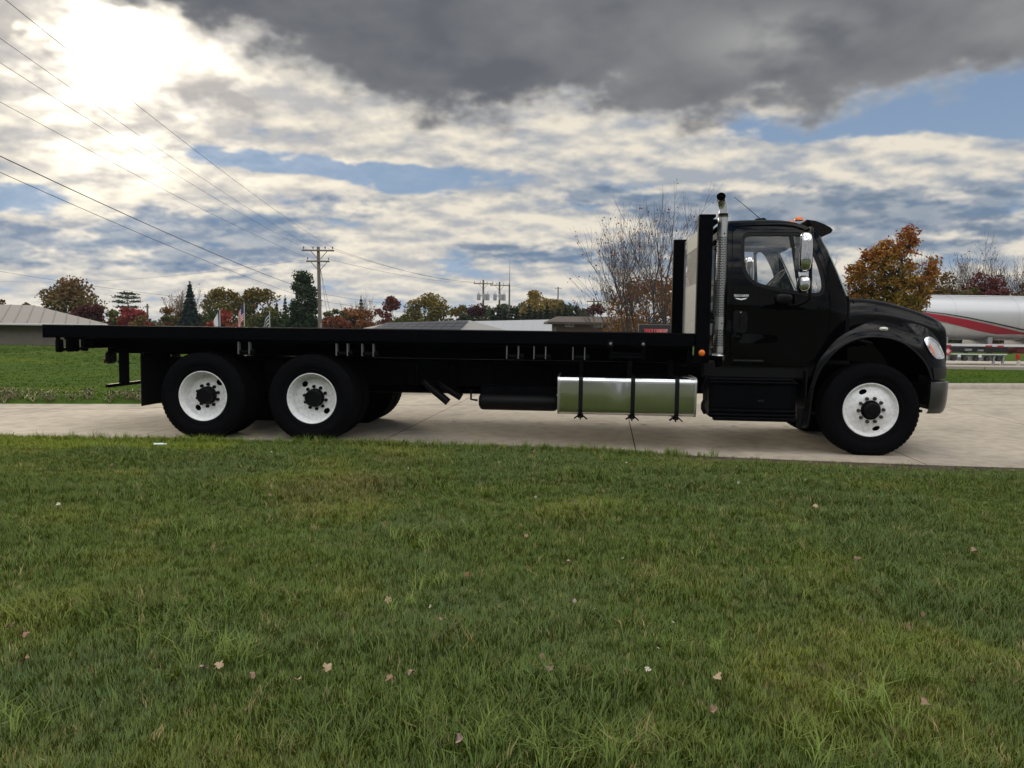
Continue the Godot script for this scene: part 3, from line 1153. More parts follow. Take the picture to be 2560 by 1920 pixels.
func make_wheel(called: String, parent: Node3D, rear: bool, spin: float) -> Node3D:
	var w := pivot(called, parent)
	var st := surf()
	lathe(st, tyre_profile(0.27, 0.235), 84)
	tread_blocks(st, 0.235, 0.522)
	obj("tyre", st, M["rubber"], w)
	st = surf()
	var prof := []
	if rear:
		prof = [Vector2(0.278, -0.02), Vector2(0.298, -0.012), Vector2(0.300, 0.004), Vector2(0.294, 0.010), Vector2(0.287, 0.006), Vector2(0.280, -0.012), Vector2(0.274, -0.030), Vector2(0.262, -0.048), Vector2(0.257, -0.075), Vector2(0.256, -0.105), Vector2(0.250, -0.130), Vector2(0.236, -0.146)]
		for i in 21:
			prof.append(Vector2(0.228 - i * 0.0035, -0.150 + i * 0.0004))
		prof.append_array([Vector2(0.158, -0.136), Vector2(0.150, -0.130), Vector2(0.108, -0.130)])
	else:
		prof = [Vector2(0.278, -0.03), Vector2(0.298, -0.012), Vector2(0.300, 0.004), Vector2(0.294, 0.010), Vector2(0.287, 0.007), Vector2(0.279, -0.006), Vector2(0.272, -0.020), Vector2(0.262, -0.026)]
		for i in 25:
			prof.append(Vector2(0.255 - i * 0.0030, -0.027 + i * 0.0011))
		prof.append_array([Vector2(0.180, 0.004), Vector2(0.172, 0.010), Vector2(0.108, 0.010)])
	var holes := [[2.15, 0.222], [2.15 + PI, 0.222]] if not rear else [[0.0, 0.205], [PI, 0.205]]
	if not rear:
		holes = [[1.98, 0.217], [-1.22, 0.217]]
	lathe(st, prof, 220, func(a, r, z):
		for h in holes:
			if ellipse_hole(h[0], h[1], 0.20 if not rear else 0.19, 0.026 if not rear else 0.032, a, r):
				return true
		return false)
	var rim := obj("rim", st, M["wheel_white"], w)
	rim.rotation.z = spin
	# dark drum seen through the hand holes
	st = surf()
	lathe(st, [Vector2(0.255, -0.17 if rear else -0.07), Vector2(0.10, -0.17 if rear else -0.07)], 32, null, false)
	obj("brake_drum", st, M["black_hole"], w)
	# hub and nuts
	st = surf()
	var zf := -0.130 if rear else 0.010
	if rear:
		lathe(st, [Vector2(0.110, zf - 0.03), Vector2(0.110, zf + 0.018), Vector2(0.106, zf + 0.030), Vector2(0.098, zf + 0.036), Vector2(0.096, zf + 0.105), Vector2(0.088, zf + 0.118), Vector2(0.078, zf + 0.120), Vector2(0.074, zf + 0.112), Vector2(0.030, zf + 0.112), Vector2(0.0, zf + 0.114)], 32, null, false)
		for k in 8:
			var a := TAU * k / 8.0
			var b := Basis(Vector3.BACK, a)
			box(st, b * Vector3(0.100, 0, zf + 0.040), Vector3(0.018, 0.022, 0.016), 0.004, b)
	else:
		lathe(st, [Vector2(0.101, zf - 0.03), Vector2(0.101, zf + 0.014), Vector2(0.097, zf + 0.02), Vector2(0.088, zf + 0.02), Vector2(0.084, zf + 0.060), Vector2(0.072, zf + 0.068), Vector2(0.050, zf + 0.069), Vector2(0.046, zf + 0.076), Vector2(0.0, zf + 0.078)], 32, null, false)
	obj("hub", st, M["hub_black"], w)
	var nut := surf()
	lathe(nut, [Vector2(0.0205, 0.0), Vector2(0.0205, 0.006), Vector2(0.0175, 0.010)], 12, null, false)
	lathe(nut, [Vector2(0.0175, 0.004), Vector2(0.0172, 0.030), Vector2(0.010, 0.034), Vector2(0.0, 0.035)], 6, null, false)
	nut.generate_normals()
	var nm := nut.commit()
	for k in 10:
		var a := TAU * k / 10.0 + spin + 0.05
		var n := put("lug_nut", nm, M["nut_brown"] if not rear else M["hub_black"], w)
		n.position = Vector3(cos(a) * 0.133, sin(a) * 0.133, zf)
	return w

func wheel_at(proto: Node3D, parent: Node3D, at: Vector3, far: bool) -> void:
	proto.position = at
	if far:
		proto.rotation.y = PI

func make_truck() -> void:
	truck_materials()
	var T := thing("flatbed_truck", "black three axle flatbed truck with white wheels parked on the concrete drive", "truck", Vector3(4.072, 0, -9.584), deg_to_rad(-5.317))
	var paint: Material = M["black_paint"]
	var frame: Material = M["frame_paint"]
	var st: SurfaceTool
	# ---- frame
	for s in [1, -1]:
		st = surf()
		box(st, Vector3(-3.98, 0.775, 0.43 * s), Vector3(9.1, 0.30, 0.012), 0.0)
		box(st, Vector3(-3.98, 0.922, 0.395 * s), Vector3(9.1, 0.012, 0.075), 0.0)
		box(st, Vector3(-3.98, 0.630, 0.395 * s), Vector3(9.1, 0.012, 0.075), 0.0)
		for i in 32:
			box(st, Vector3(-8.45 + i * 0.28, 0.70 + 0.14 * (i % 2), 0.440 * s), Vector3(0.026, 0.026, 0.012), 0.004)
		obj("frame_rail", st, frame, T)
	for u in [-8.45, -7.0, -5.3, -4.6, -2.6, -1.4, 0.3]:
		obj("frame_crossmember", boxes(Vector3(0.12, 0.22, 0.84), 0.01, Vector3(u, 0.77, 0)), frame, T)
	# brackets on the near frame rail
	for u in [-5.30, -4.78, -4.30, -3.60]:
		obj("frame_bracket", boxes(Vector3(0.10, 0.26, 0.05), 0.01, Vector3(u, 0.76, 0.46)), frame, T)
	# suspension, axles
	for u in [-6.337, -7.669]:
		st = surf()
		tube(st, [Vector3(u, 0.50, -0.95), Vector3(u, 0.50, 0.95)], [0.075], 14)
		var d := surf()
		lathe(d, [Vector2(0.0, 0.17), Vector2(0.12, 0.15), Vector2(0.20, 0.06), Vector2(0.20, -0.06), Vector2(0.12, -0.15), Vector2(0, -0.17)], 20)
		obj("rear_axle", st, frame, T)
		var dd := obj("differential", d, frame, T)
		dd.position = Vector3(u, 0.52, 0.0)
		dd.rotation.y = PI / 2
		for s in [1, -1]:
			obj("brake_chamber", boxes(Vector3(0.16, 0.16, 0.2), 0.04, Vector3(u + 0.28, 0.60, 0.52 * s)), frame, T)
	for s in [1, -1]:
		st = surf()
		tube(st, [Vector3(-8.05, 0.60, 0.47 * s), Vector3(-7.0, 0.45, 0.47 * s), Vector3(-5.95, 0.60, 0.47 * s)], [0.05, 0.085, 0.05], 8)
		box(st, Vector3(-7.0, 0.62, 0.47 * s), Vector3(0.5, 0.34, 0.10), 0.03)
		obj("walking_beam", st, frame, T)
		obj("torque_box", boxes(Vector3(0.28, 0.20, 0.22), 0.03, Vector3(-7.0, 0.84, 0.56 * s)), frame, T)
	obj("front_axle", boxes(Vector3(0.12, 0.13, 1.72), 0.02, Vector3(0, 0.44, 0)), frame, T)
	for s in [1, -1]:
		st = surf()
		for j in 4:
			tube(st, [Vector3(-0.85, 0.62 + j * 0.013, 0.43 * s), Vector3(0, 0.50 + j * 0.02, 0.43 * s), Vector3(0.62, 0.62 + j * 0.013, 0.43 * s)], [0.02], 4, true, true)
		obj("leaf_spring", st, frame, T)
	st = surf()
	tube(st, [Vector3(-1.4, 0.62, 0), Vector3(-3.8, 0.55, 0), Vector3(-6.1, 0.54, 0)], [0.055], 10)
	obj("drive_shaft", st, frame, T)
	obj("engine_block", boxes(Vector3(1.3, 0.62, 0.62), 0.05, Vector3(-0.05, 0.86, 0)), M["interior_dark"], T)
	obj("gearbox", boxes(Vector3(0.9, 0.4, 0.45), 0.06, Vector3(-1.15, 0.66, 0)), M["interior_dark"], T)
	# ---- wheels
	var fw := make_wheel("front_wheel", T, false, 0.0)
	fw.position = Vector3(0, 0.505, 1.12)
	var f2: Node3D = fw.duplicate()
	T.add_child(f2, true)
	f2.position = Vector3(0, 0.505, -1.12)
	f2.rotation.y = PI
	var rw := make_wheel("rear_wheel", T, true, 2.27)
	rw.position = Vector3(-6.337, 0.50, 1.19)
	var r1: Node3D = make_wheel("rear_wheel", T, true, 3.99)
	r1.position = Vector3(-7.669, 0.50, 1.19)
	for u in [-6.337, -7.669]:
		var r2: Node3D = rw.duplicate()
		T.add_child(r2, true)
		r2.position = Vector3(u, 0.50, -1.19)
		r2.rotation.y = PI
		for s in [1, -1]:
			st = surf()
			lathe(st, tyre_profile(0.25, 0.235), 72)
			tread_blocks(st, 0.235, 0.522)
			var t := obj("inner_tyre", st, M["rubber"], T)
			t.position = Vector3(u, 0.50, 0.855 * s)
			if s < 0:
				t.rotation.y = PI
	# mud flaps
	for s in [1, -1]:
		st = surf()
		box(st, Vector3(-8.40, 0.675, 0.925 * s), Vector3(0.014, 0.61, 0.66), 0.005)
		obj("mud_flap", st, M["plastic"], T)
		obj("flap_hanger", boxes(Vector3(0.04, 0.04, 0.72), 0.006, Vector3(-8.38, 0.985, 0.90 * s)), frame, T)
	# ---- flatbed
	var bed: Material = M["bed_paint"]
	for s in [1, -1]:
		st = surf()
		box(st, Vector3(-5.65, 1.052, 0.45 * s), Vector3(7.35, 0.175, 0.016), 0.0)
		box(st, Vector3(-5.65, 0.972, 0.41 * s), Vector3(7.35, 0.014, 0.09), 0.0)
		obj("bed_sill", st, bed, T)
		# outer rail: a channel with lips
		st = surf()
		var ch := rounded([Vector2(1.16, 1.178), Vector2(1.255, 1.178), Vector2(1.255, 1.322), Vector2(1.16, 1.322), Vector2(1.16, 1.308), Vector2(1.243, 1.308), Vector2(1.243, 1.192), Vector2(1.16, 1.192)], 0.006, 2)
		# prism runs along local z; turn it to lie along x
		var tt := Transform3D(Basis(Vector3(0, 0, s), Vector3(0, 1, 0), Vector3(1, 0, 0)), Vector3.ZERO)
		prism(st, ch, -9.62, -1.95, tt)
		obj("side_rail", st, bed, T)
		st = surf()
		box(st, Vector3(-5.3, 1.160, 1.185 * s), Vector3(6.4, 0.034, 0.03), 0.004)
		obj("winch_track", st, bed, T)
		for u in [-8.40, -7.47]:
			obj("rail_weld", boxes(Vector3(0.012, 0.138, 0.005), 0.002, Vector3(u, 1.25, 1.256 * s)), frame, T)
	for i in 19:
		obj("bed_crossmember", boxes(Vector3(0.075, 0.11, 2.42), 0.0, Vector3(-9.35 + i * 0.405, 1.20, 0)), bed, T)
	for i in 11:
		var bw := 2.40 / 11
		var plank := obj("deck_plank", boxes(Vector3(7.62, 0.035, bw - 0.006), 0.004, Vector3(-5.785, 1.299, -1.2 + bw * (i + 0.5))), M["interior_dark"], T)
	obj("front_bolster", boxes(Vector3(0.06, 0.34, 2.36), 0.006, Vector3(-1.99, 1.13, 0)), bed, T)
	obj("tail_plate", boxes(Vector3(0.02, 0.16, 2.5), 0.004, Vector3(-9.625, 1.245, 0)), bed, T)
	obj("tail_beam", boxes(Vector3(0.14, 0.12, 2.0), 0.01, Vector3(-9.22, 1.10, 0)), bed, T)
	# strap winches under the near rail (and the far one)
	for s in [1, -1]:
		for u in [-7.14, -5.96, -5.655, -3.975, -3.665, -3.225]:
			var wn := pivot("strap_winch", T, Vector3(u, 1.08, 1.20 * s))
			for e in [-1, 1]:
				obj("winch_plate", boxes(Vector3(0.010, 0.145, 0.075), 0.002, Vector3(0.066 * e, 0, 0)), M["wheel_rim_grey"] if s > 0 else frame, wn)
			st = surf()
			tube(st, [Vector3(-0.075, -0.045, 0), Vector3(0.115, -0.045, 0)], [0.024], 10)
			tube(st, [Vector3(0.085, -0.045, 0), Vector3(0.12, -0.045, 0)], [0.034], 10)
			obj("winch_spool", st, frame, wn)
	# bar rack below the front of the rail
	for u in [-2.875, -2.515]:
		obj("rack_lug", boxes(Vector3(0.075, 0.085, 0.02), 0.006, Vector3(u, 1.19, 1.266)), frame, T)
		st = surf()
		lathe(st, [Vector2(0.018, 0.0), Vector2(0.018, 0.010), Vector2(0.012, 0.016), Vector2(0, 0.017)], 10)
		var bo := obj("rack_bolt", st, M["wheel_rim_grey"], T)
		bo.position = Vector3(u, 1.195, 1.275)
		obj("rack_drop", boxes(Vector3(0.03, 0.13, 0.02), 0.004, Vector3(u + 0.01, 1.09, 1.23)), frame, T)
	obj("rack_bar", boxes(Vector3(0.36, 0.03, 0.025), 0.006, Vector3(-2.69, 1.05, 1.23)), frame, T)
	obj("rack_bar", boxes(Vector3(0.36, 0.02, 0.025), 0.006, Vector3(-2.69, 1.085, 1.23)), frame, T)
	# tow lugs hanging at the tail
	for w in [1.0, 0.81, 0.70, 0.52, -1.0, -0.81, -0.70, -0.52]:
		st = surf()
		var pl := rounded([Vector2(-0.048, 0.16), Vector2(-0.048, 0.0), Vector2(0.048, 0.0), Vector2(0.048, 0.16)], 0.03, 3)
		prism(st, pl, -0.02, 0.02, Transform3D(Basis(Vector3.UP, -PI / 2), Vector3(-9.60, 0.985, w)), true)
		obj("tow_lug", st, frame, T)
	for s in [1, -1]:
		st = surf()
		tube(st, [Vector3(-9.60, 1.02, 1.02 * s), Vector3(-9.60, 1.02, 0.5 * s)], [0.022], 10)
		obj("lug_rod", st, frame, T)
	obj("hook_plate", boxes(Vector3(0.05, 0.12, 0.03), 0.008, Vector3(-9.50, 1.12, 1.16)), frame, T)
	# underride guard and tail lamps
	for s in [1, -1]:
		obj("guard_upright", boxes(Vector3(0.07, 0.46, 0.13), 0.008, Vector3(-9.0, 0.80, 0.63 * s)), frame, T)
		var lamp := obj("tail_lamp_box", boxes(Vector3(0.10, 0.16, 0.15), 0.03, Vector3(-9.18, 0.915, 0.62 * s)), M["plastic"], T)
		obj("tail_lens", boxes(Vector3(0.02, 0.05, 0.12), 0.008, Vector3(-9.235, 0.865, 0.62 * s)), M["red_lens"], lamp)
	obj("guard_bar", boxes(Vector3(0.06, 0.04, 1.96), 0.006, Vector3(-9.0, 0.578, 0)), frame, T)
	st = surf()
	tube(st, [Vector3(-9.16, 0.86, 0.5), Vector3(-9.03, 0.77, 0.58)], [0.014], 6)
	obj("guard_brace", st, frame, T)
	# ---- headache rack
	for s in [1, -1]:
		obj("rack_post", boxes(Vector3(0.155, 1.62, 0.10), 0.008, Vector3(-1.865, 1.81, 1.20 * s)), bed, T)
		obj("post_cap", boxes(Vector3(0.18, 0.035, 0.11), 0.006, Vector3(-1.852, 2.607, 1.20 * s)), bed, T)
		obj("post_shoe", boxes(Vector3(0.13, 0.18, 0.06), 0.006, Vector3(-1.87, 1.08, 1.22 * s)), frame, T)
		st = surf()
		lathe(st, [Vector2(0.036, 0.0), Vector2(0.034, 0.012), Vector2(0.02, 0.018), Vector2(0, 0.02)], 16)
		var am := obj("amber_marker", st, M["amber"], T)
		am.position = Vector3(-1.87, 1.11, 1.252 * s)
		if s < 0:
			am.rotation.y = PI
	var plate: Material = M["rack_plate"]
	obj("rack_panel", boxes(Vector3(0.012, 0.62, 2.30), 0.0, Vector3(-1.785, 1.63, 0)), plate, T)
	obj("rack_panel", boxes(Vector3(0.012, 0.20, 2.30), 0.0, Vector3(-1.785, 2.49, 0)), plate, T)
	for s in [1, -1]:
		obj("rack_strip", boxes(Vector3(0.016, 0.46, 0.10), 0.0, Vector3(-1.785, 2.165, 1.10 * s)), plate, T)
	obj("rack_label", boxes(Vector3(0.004, 0.06, 0.16), 0.0, Vector3(-1.794, 2.49, -0.95)), M["decal_white"], T)
	st = surf()
	# expanded-metal window: crossing strips
	for i in 74:
		var z := -1.5 + i * 0.04
		for dgn in [1.0, -1.0]:
			var a := Vector3(-1.787, 1.935, z)
			var b := Vector3(-1.787, 2.395, z + 0.46 * dgn)
			if b.z > 1.06 or b.z < -1.06 or a.z > 1.06 or a.z < -1.06:
				continue
			var sd := Vector3(0, 0.007, -0.007 * dgn)
			quad(st, a - sd, b - sd, b + sd, a + sd)
	var em := obj("rack_mesh", st, mat("mesh_grey", Color(0.13, 0.13, 0.13), 0.6, 0.4), T)
	tag(em, "", "", "", "stuff")
	obj("rack_top_bar", boxes(Vector3(0.06, 0.05, 2.3), 0.01, Vector3(-1.75, 2.56, 0)), bed, T)
	# ---- exhaust stack behind the cab, near side
	make_exhaust(T)
	make_tank(T)
	make_cab(T)
	make_front(T)

func make_exhaust(T: Node3D) -> void:
	var ex := pivot("exhaust_stack", T, Vector3(-1.645, 0, 1.0))
	var st := surf()
	# perforated heat shield: rows of staggered slots
	var r_at := func(v: float) -> float:
		return lerpf(0.066, 0.056, clampf((v - 1.10) / 1.5, 0.0, 1.0))
	var segs := 60
	st.set_smooth_group(6)
	var v := 1.10
	var rows := []
	while v < 2.62:
		var slot := (v > 1.185 and v < 1.36) or (v > 1.515 and v < 2.405)
		if slot:
			rows.append([v, v + 0.0100, true])
			rows.append([v + 0.0100, v + 0.0190, false])
			v += 0.0190
		else:
			rows.append([v, v + 0.0142, false])
			v += 0.0142
	var n := 0
	for rw in rows:
		var ra: float = r_at.call(rw[0])
		var rb: float = r_at.call(rw[1])
		if rw[2]:
			n += 1
		for k in segs:
			if rw[2] and (k + 3 * (n % 2)) % 6 < 5:
				continue
			var a := TAU * k / segs
			var b := TAU * (k + 1) / segs
			quad(st, Vector3(cos(a) * ra, rw[0], sin(a) * ra), Vector3(cos(b) * ra, rw[0], sin(b) * ra), Vector3(cos(b) * rb, rw[1], sin(b) * rb), Vector3(cos(a) * rb, rw[1], sin(a) * rb))
	# flared ends
	for e in [[1.10, 1.075, 0.066, 0.073], [2.62, 2.635, 0.056, 0.060]]:
		for k in segs:
			var a := TAU * k / segs
			var b := TAU * (k + 1) / segs
			quad(st, Vector3(cos(a) * e[2], e[0], sin(a) * e[2]), Vector3(cos(b) * e[2], e[0], sin(b) * e[2]), Vector3(cos(b) * e[3], e[1], sin(b) * e[3]), Vector3(cos(a) * e[3], e[1], sin(a) * e[3]))
	obj("heat_shield", st, M["stainless"], ex)
	st = surf()
	tube(st, [Vector3(0, 0.95, 0), Vector3(0, 2.66, 0)], [0.043], 20)
	obj("inner_pipe", st, M["black_hole"], ex)
	st = surf()
	tube(st, [Vector3(0, 2.63, 0), Vector3(0, 2.665, 0)], [0.056], 24)
	obj("clamp", st, M["plastic"], ex)
	st = surf()
	var path := [Vector3(0, 2.64, 0), Vector3(0, 2.70, 0), Vector3(-0.004, 2.74, 0.002), Vector3(-0.014, 2.78, 0.006), Vector3(-0.026, 2.810, 0.022), Vector3(-0.036, 2.832, 0.048), Vector3(-0.042, 2.842, 0.082)]
	tube(st, path, [0.048, 0.048, 0.048, 0.0485, 0.049, 0.049, 0.049], 28, false)
	obj("stack_tip", st, M["chrome"], ex)
	st = surf()
	tube(st, [path[4], path[5], path[6] + Vector3(0.001, -0.001, -0.002)], [0.046], 20, true)
	obj("stack_bore", st, M["black_hole"], ex)
	for yv in [2.44, 1.44]:
		for a in [1.35, 0.1, 2.9]:
			st = surf()
			lathe(st, [Vector2(0.009, 0), Vector2(0.008, 0.006), Vector2(0, 0.008)], 10)
			var b := obj("shield_bolt", st, M["hub_black"], ex)
			var r: float = r_at.call(yv)
			b.position = Vector3(cos(a) * r, yv, sin(a) * r)
			b.rotation.y = PI / 2 - a
	for yv in [2.30, 1.50, 1.15]:
		obj("stack_bracket", boxes(Vector3(0.10, 0.05, 0.14), 0.01, Vector3(-0.02, yv, -0.09)), M["plastic"], ex)
	st = surf()
	tube(st, [Vector3(0, 1.08, 0), Vector3(0.0, 0.96, -0.01), Vector3(0.06, 0.86, -0.12)], [0.045], 12)
	obj("lower_pipe", st, M["nut_brown"], ex)

func make_tank(T: Node3D) -> void:
	var tk := pivot("fuel_tank", T)
	var st := surf()
	# section in (w, v), rounded corners
	var sec := rounded([Vector2(0.56, 0.385), Vector2(1.20, 0.385), Vector2(1.20, 0.825), Vector2(0.56, 0.825)], 0.072, 8)
	var rows := []
	var stations := spread(-3.45, -1.91, 36)
	for u in stations:
		var r := []
		for p in sec:
			var w := p.x
			var y := p.y
			# pressed-in hollow round the filler
			if y > 0.5 and w > 0.9:
				var dv := exp(-pow((u + 2.74) / 0.10, 2.0)) * smoothstep(0.62, 0.80, y)
				w -= 0.010 * dv
			r.append(Vector3(u, y, w))
		rows.append(r)
	skin(st, rows, true, false)
	var body := obj("tank_body", st, M["polished_tank"], tk)
	for u in [-3.445, -1.915]:
		st = surf()
		var s2 := PackedVector2Array()
		for p in sec:
			s2.append(p * 1.0 + (p - Vector2(0.88, 0.605)).normalized() * 0.004)
		prism(st, s2, -0.012, 0.012, Transform3D(Basis(Vector3(0, 0, 1), Vector3(0, 1, 0), Vector3(1, 0, 0)), Vector3(u, 0, 0)), true)
		obj("tank_end", st, M["stainless"], tk)
	for u in [-3.195, -2.61, -2.12]:
		st = surf()
		var rws := []
		for x in [-0.024, 0.024]:
			var r := []
			for p in sec:
				var q := p + (p - Vector2(0.88, 0.605)).normalized() * 0.008
				r.append(Vector3(u + x, q.y, q.x))
			rws.append(r)
		skin(st, rws, true, false)
		var sb := obj("tank_strap", st, M["plastic"], tk)
		st = surf()
		box(st, Vector3(u, 0.365, 1.08), Vector3(0.07, 0.045, 0.16), 0.012)
		box(st, Vector3(u - 0.045, 0.352, 1.12), Vector3(0.06, 0.014, 0.05), 0.002, Basis(Vector3.BACK, 0.6))
		box(st, Vector3(u + 0.05, 0.350, 1.12), Vector3(0.07, 0.014, 0.05), 0.002, Basis(Vector3.BACK, -0.7))
		box(st, Vector3(u, 0.345, 1.13), Vector3(0.016, 0.05, 0.02), 0.002)
		obj("strap_foot", st, M["plastic"], tk)
		obj("strap_bracket", boxes(Vector3(0.06, 0.62, 0.10), 0.01, Vector3(u, 0.68, 0.50)), M["plastic"], tk)
	st = surf()
	lathe(st, [Vector2(0.052, -0.03), Vector2(0.052, 0.02), Vector2(0.045, 0.028)], 24, null, false)
	lathe(st, [Vector2(0.045, 0.0), Vector2(0.047, 0.055), Vector2(0.038, 0.065), Vector2(0, 0.066)], 24)
	var cap := obj("filler_cap", st, M["chrome"], tk)
	cap.position = Vector3(-2.74, 0.775, 1.10)
	cap.rotation.x = -PI / 2 + 0.75
	# air tank and parts ahead of the rear wheels
	st = surf()
	lathe(st, [Vector2(0, 0.475), Vector2(0.06, 0.47), Vector2(0.095, 0.45), Vector2(0.105, 0.42), Vector2(0.105, -0.42), Vector2(0.095, -0.45), Vector2(0.06, -0.47), Vector2(0, -0.475)], 28)
	var at := obj("air_tank", st, M["plastic"], T)
	at.position = Vector3(-3.93, 0.485, 0.85)
	at.rotation.y = PI / 2
	obj("air_tank_bracket", boxes(Vector3(0.9, 0.10, 0.26), 0.01, Vector3(-3.93, 0.615, 0.78)), M["frame_paint"], T)
	st = surf()
	tube(st, [Vector3(-4.50, 0.61, 0.85), Vector3(-4.50, 0.50, 0.85), Vector3(-4.42, 0.49, 0.85)], [0.014], 6)
	obj("air_line", st, M["plastic"], T)
	for k in 2:
		st = surf()
		var o := 0.13 * k
		tube(st, [Vector3(-5.13 + o, 0.69, 0.6 - 0.2 * k), Vector3(-4.98 + o, 0.563 + 0.012 * k, 0.6 - 0.2 * k), Vector3(-4.82 + o, 0.435 + 0.045 * k, 0.6 - 0.2 * k)], [0.036, 0.047, 0.047], 14)
		obj("tail_pipe", st, M["plastic"], T)
	st = surf()
	tube(st, [Vector3(-4.86, 0.655, 0.4), Vector3(-4.71, 0.56, 0.4), Vector3(-4.76, 0.52, 0.4), Vector3(-4.88, 0.62, 0.4)], [0.010], 5)
	obj("pipe_hanger", st, M["plastic"], T)
	# battery and step box under the cab
	var sb := pivot("step_box", T)
	obj("box_body", boxes(Vector3(0.95, 0.44, 0.5), 0.02, Vector3(-1.275, 0.60, 0.86)), M["frame_paint"], sb)
	for sp in [[0.815, 0.03, 1.135, -1.295, 0.93], [0.785, 0.016, 1.160, -1.275, 0.96], [0.460, 0.03, 1.13, -1.275, 0.95], [0.415, 0.022, 1.150, -1.265, 0.93], [0.372, 0.04, 1.165, -1.245, 0.92]]:
		obj("step_tread", boxes(Vector3(sp[4], sp[1], 0.11), 0.007, Vector3(sp[3], sp[0], sp[2] - 0.055)), M["frame_paint"], sb)
	obj("box_lid", boxes(Vector3(0.88, 0.27, 0.02), 0.006, Vector3(-1.285, 0.625, 1.112)), M["frame_paint"], sb)
	obj("box_latch", boxes(Vector3(0.07, 0.03, 0.02), 0.006, Vector3(-1.19, 0.575, 1.128)), M["plastic"], sb)
	st = surf()
	var hose := []
	for i in 9:
		hose.append(Vector3(-1.80 + 0.02 * sin(i * 1.7), 0.86 - i * 0.055, 1.05 + 0.02 * cos(i)))
	tube(st, hose, [0.022], 8)
	obj("air_hose", st, M["hub_black"], T)
	obj("under_cab_fairing", boxes(Vector3(1.25, 0.20, 0.08), 0.02, Vector3(-1.20, 0.92, 0.98)), M["plastic"], T)
	obj("under_cab_fairing", boxes(Vector3(1.25, 0.20, 0.08), 0.02, Vector3(-1.20, 0.92, -0.98)), M["plastic"], T)

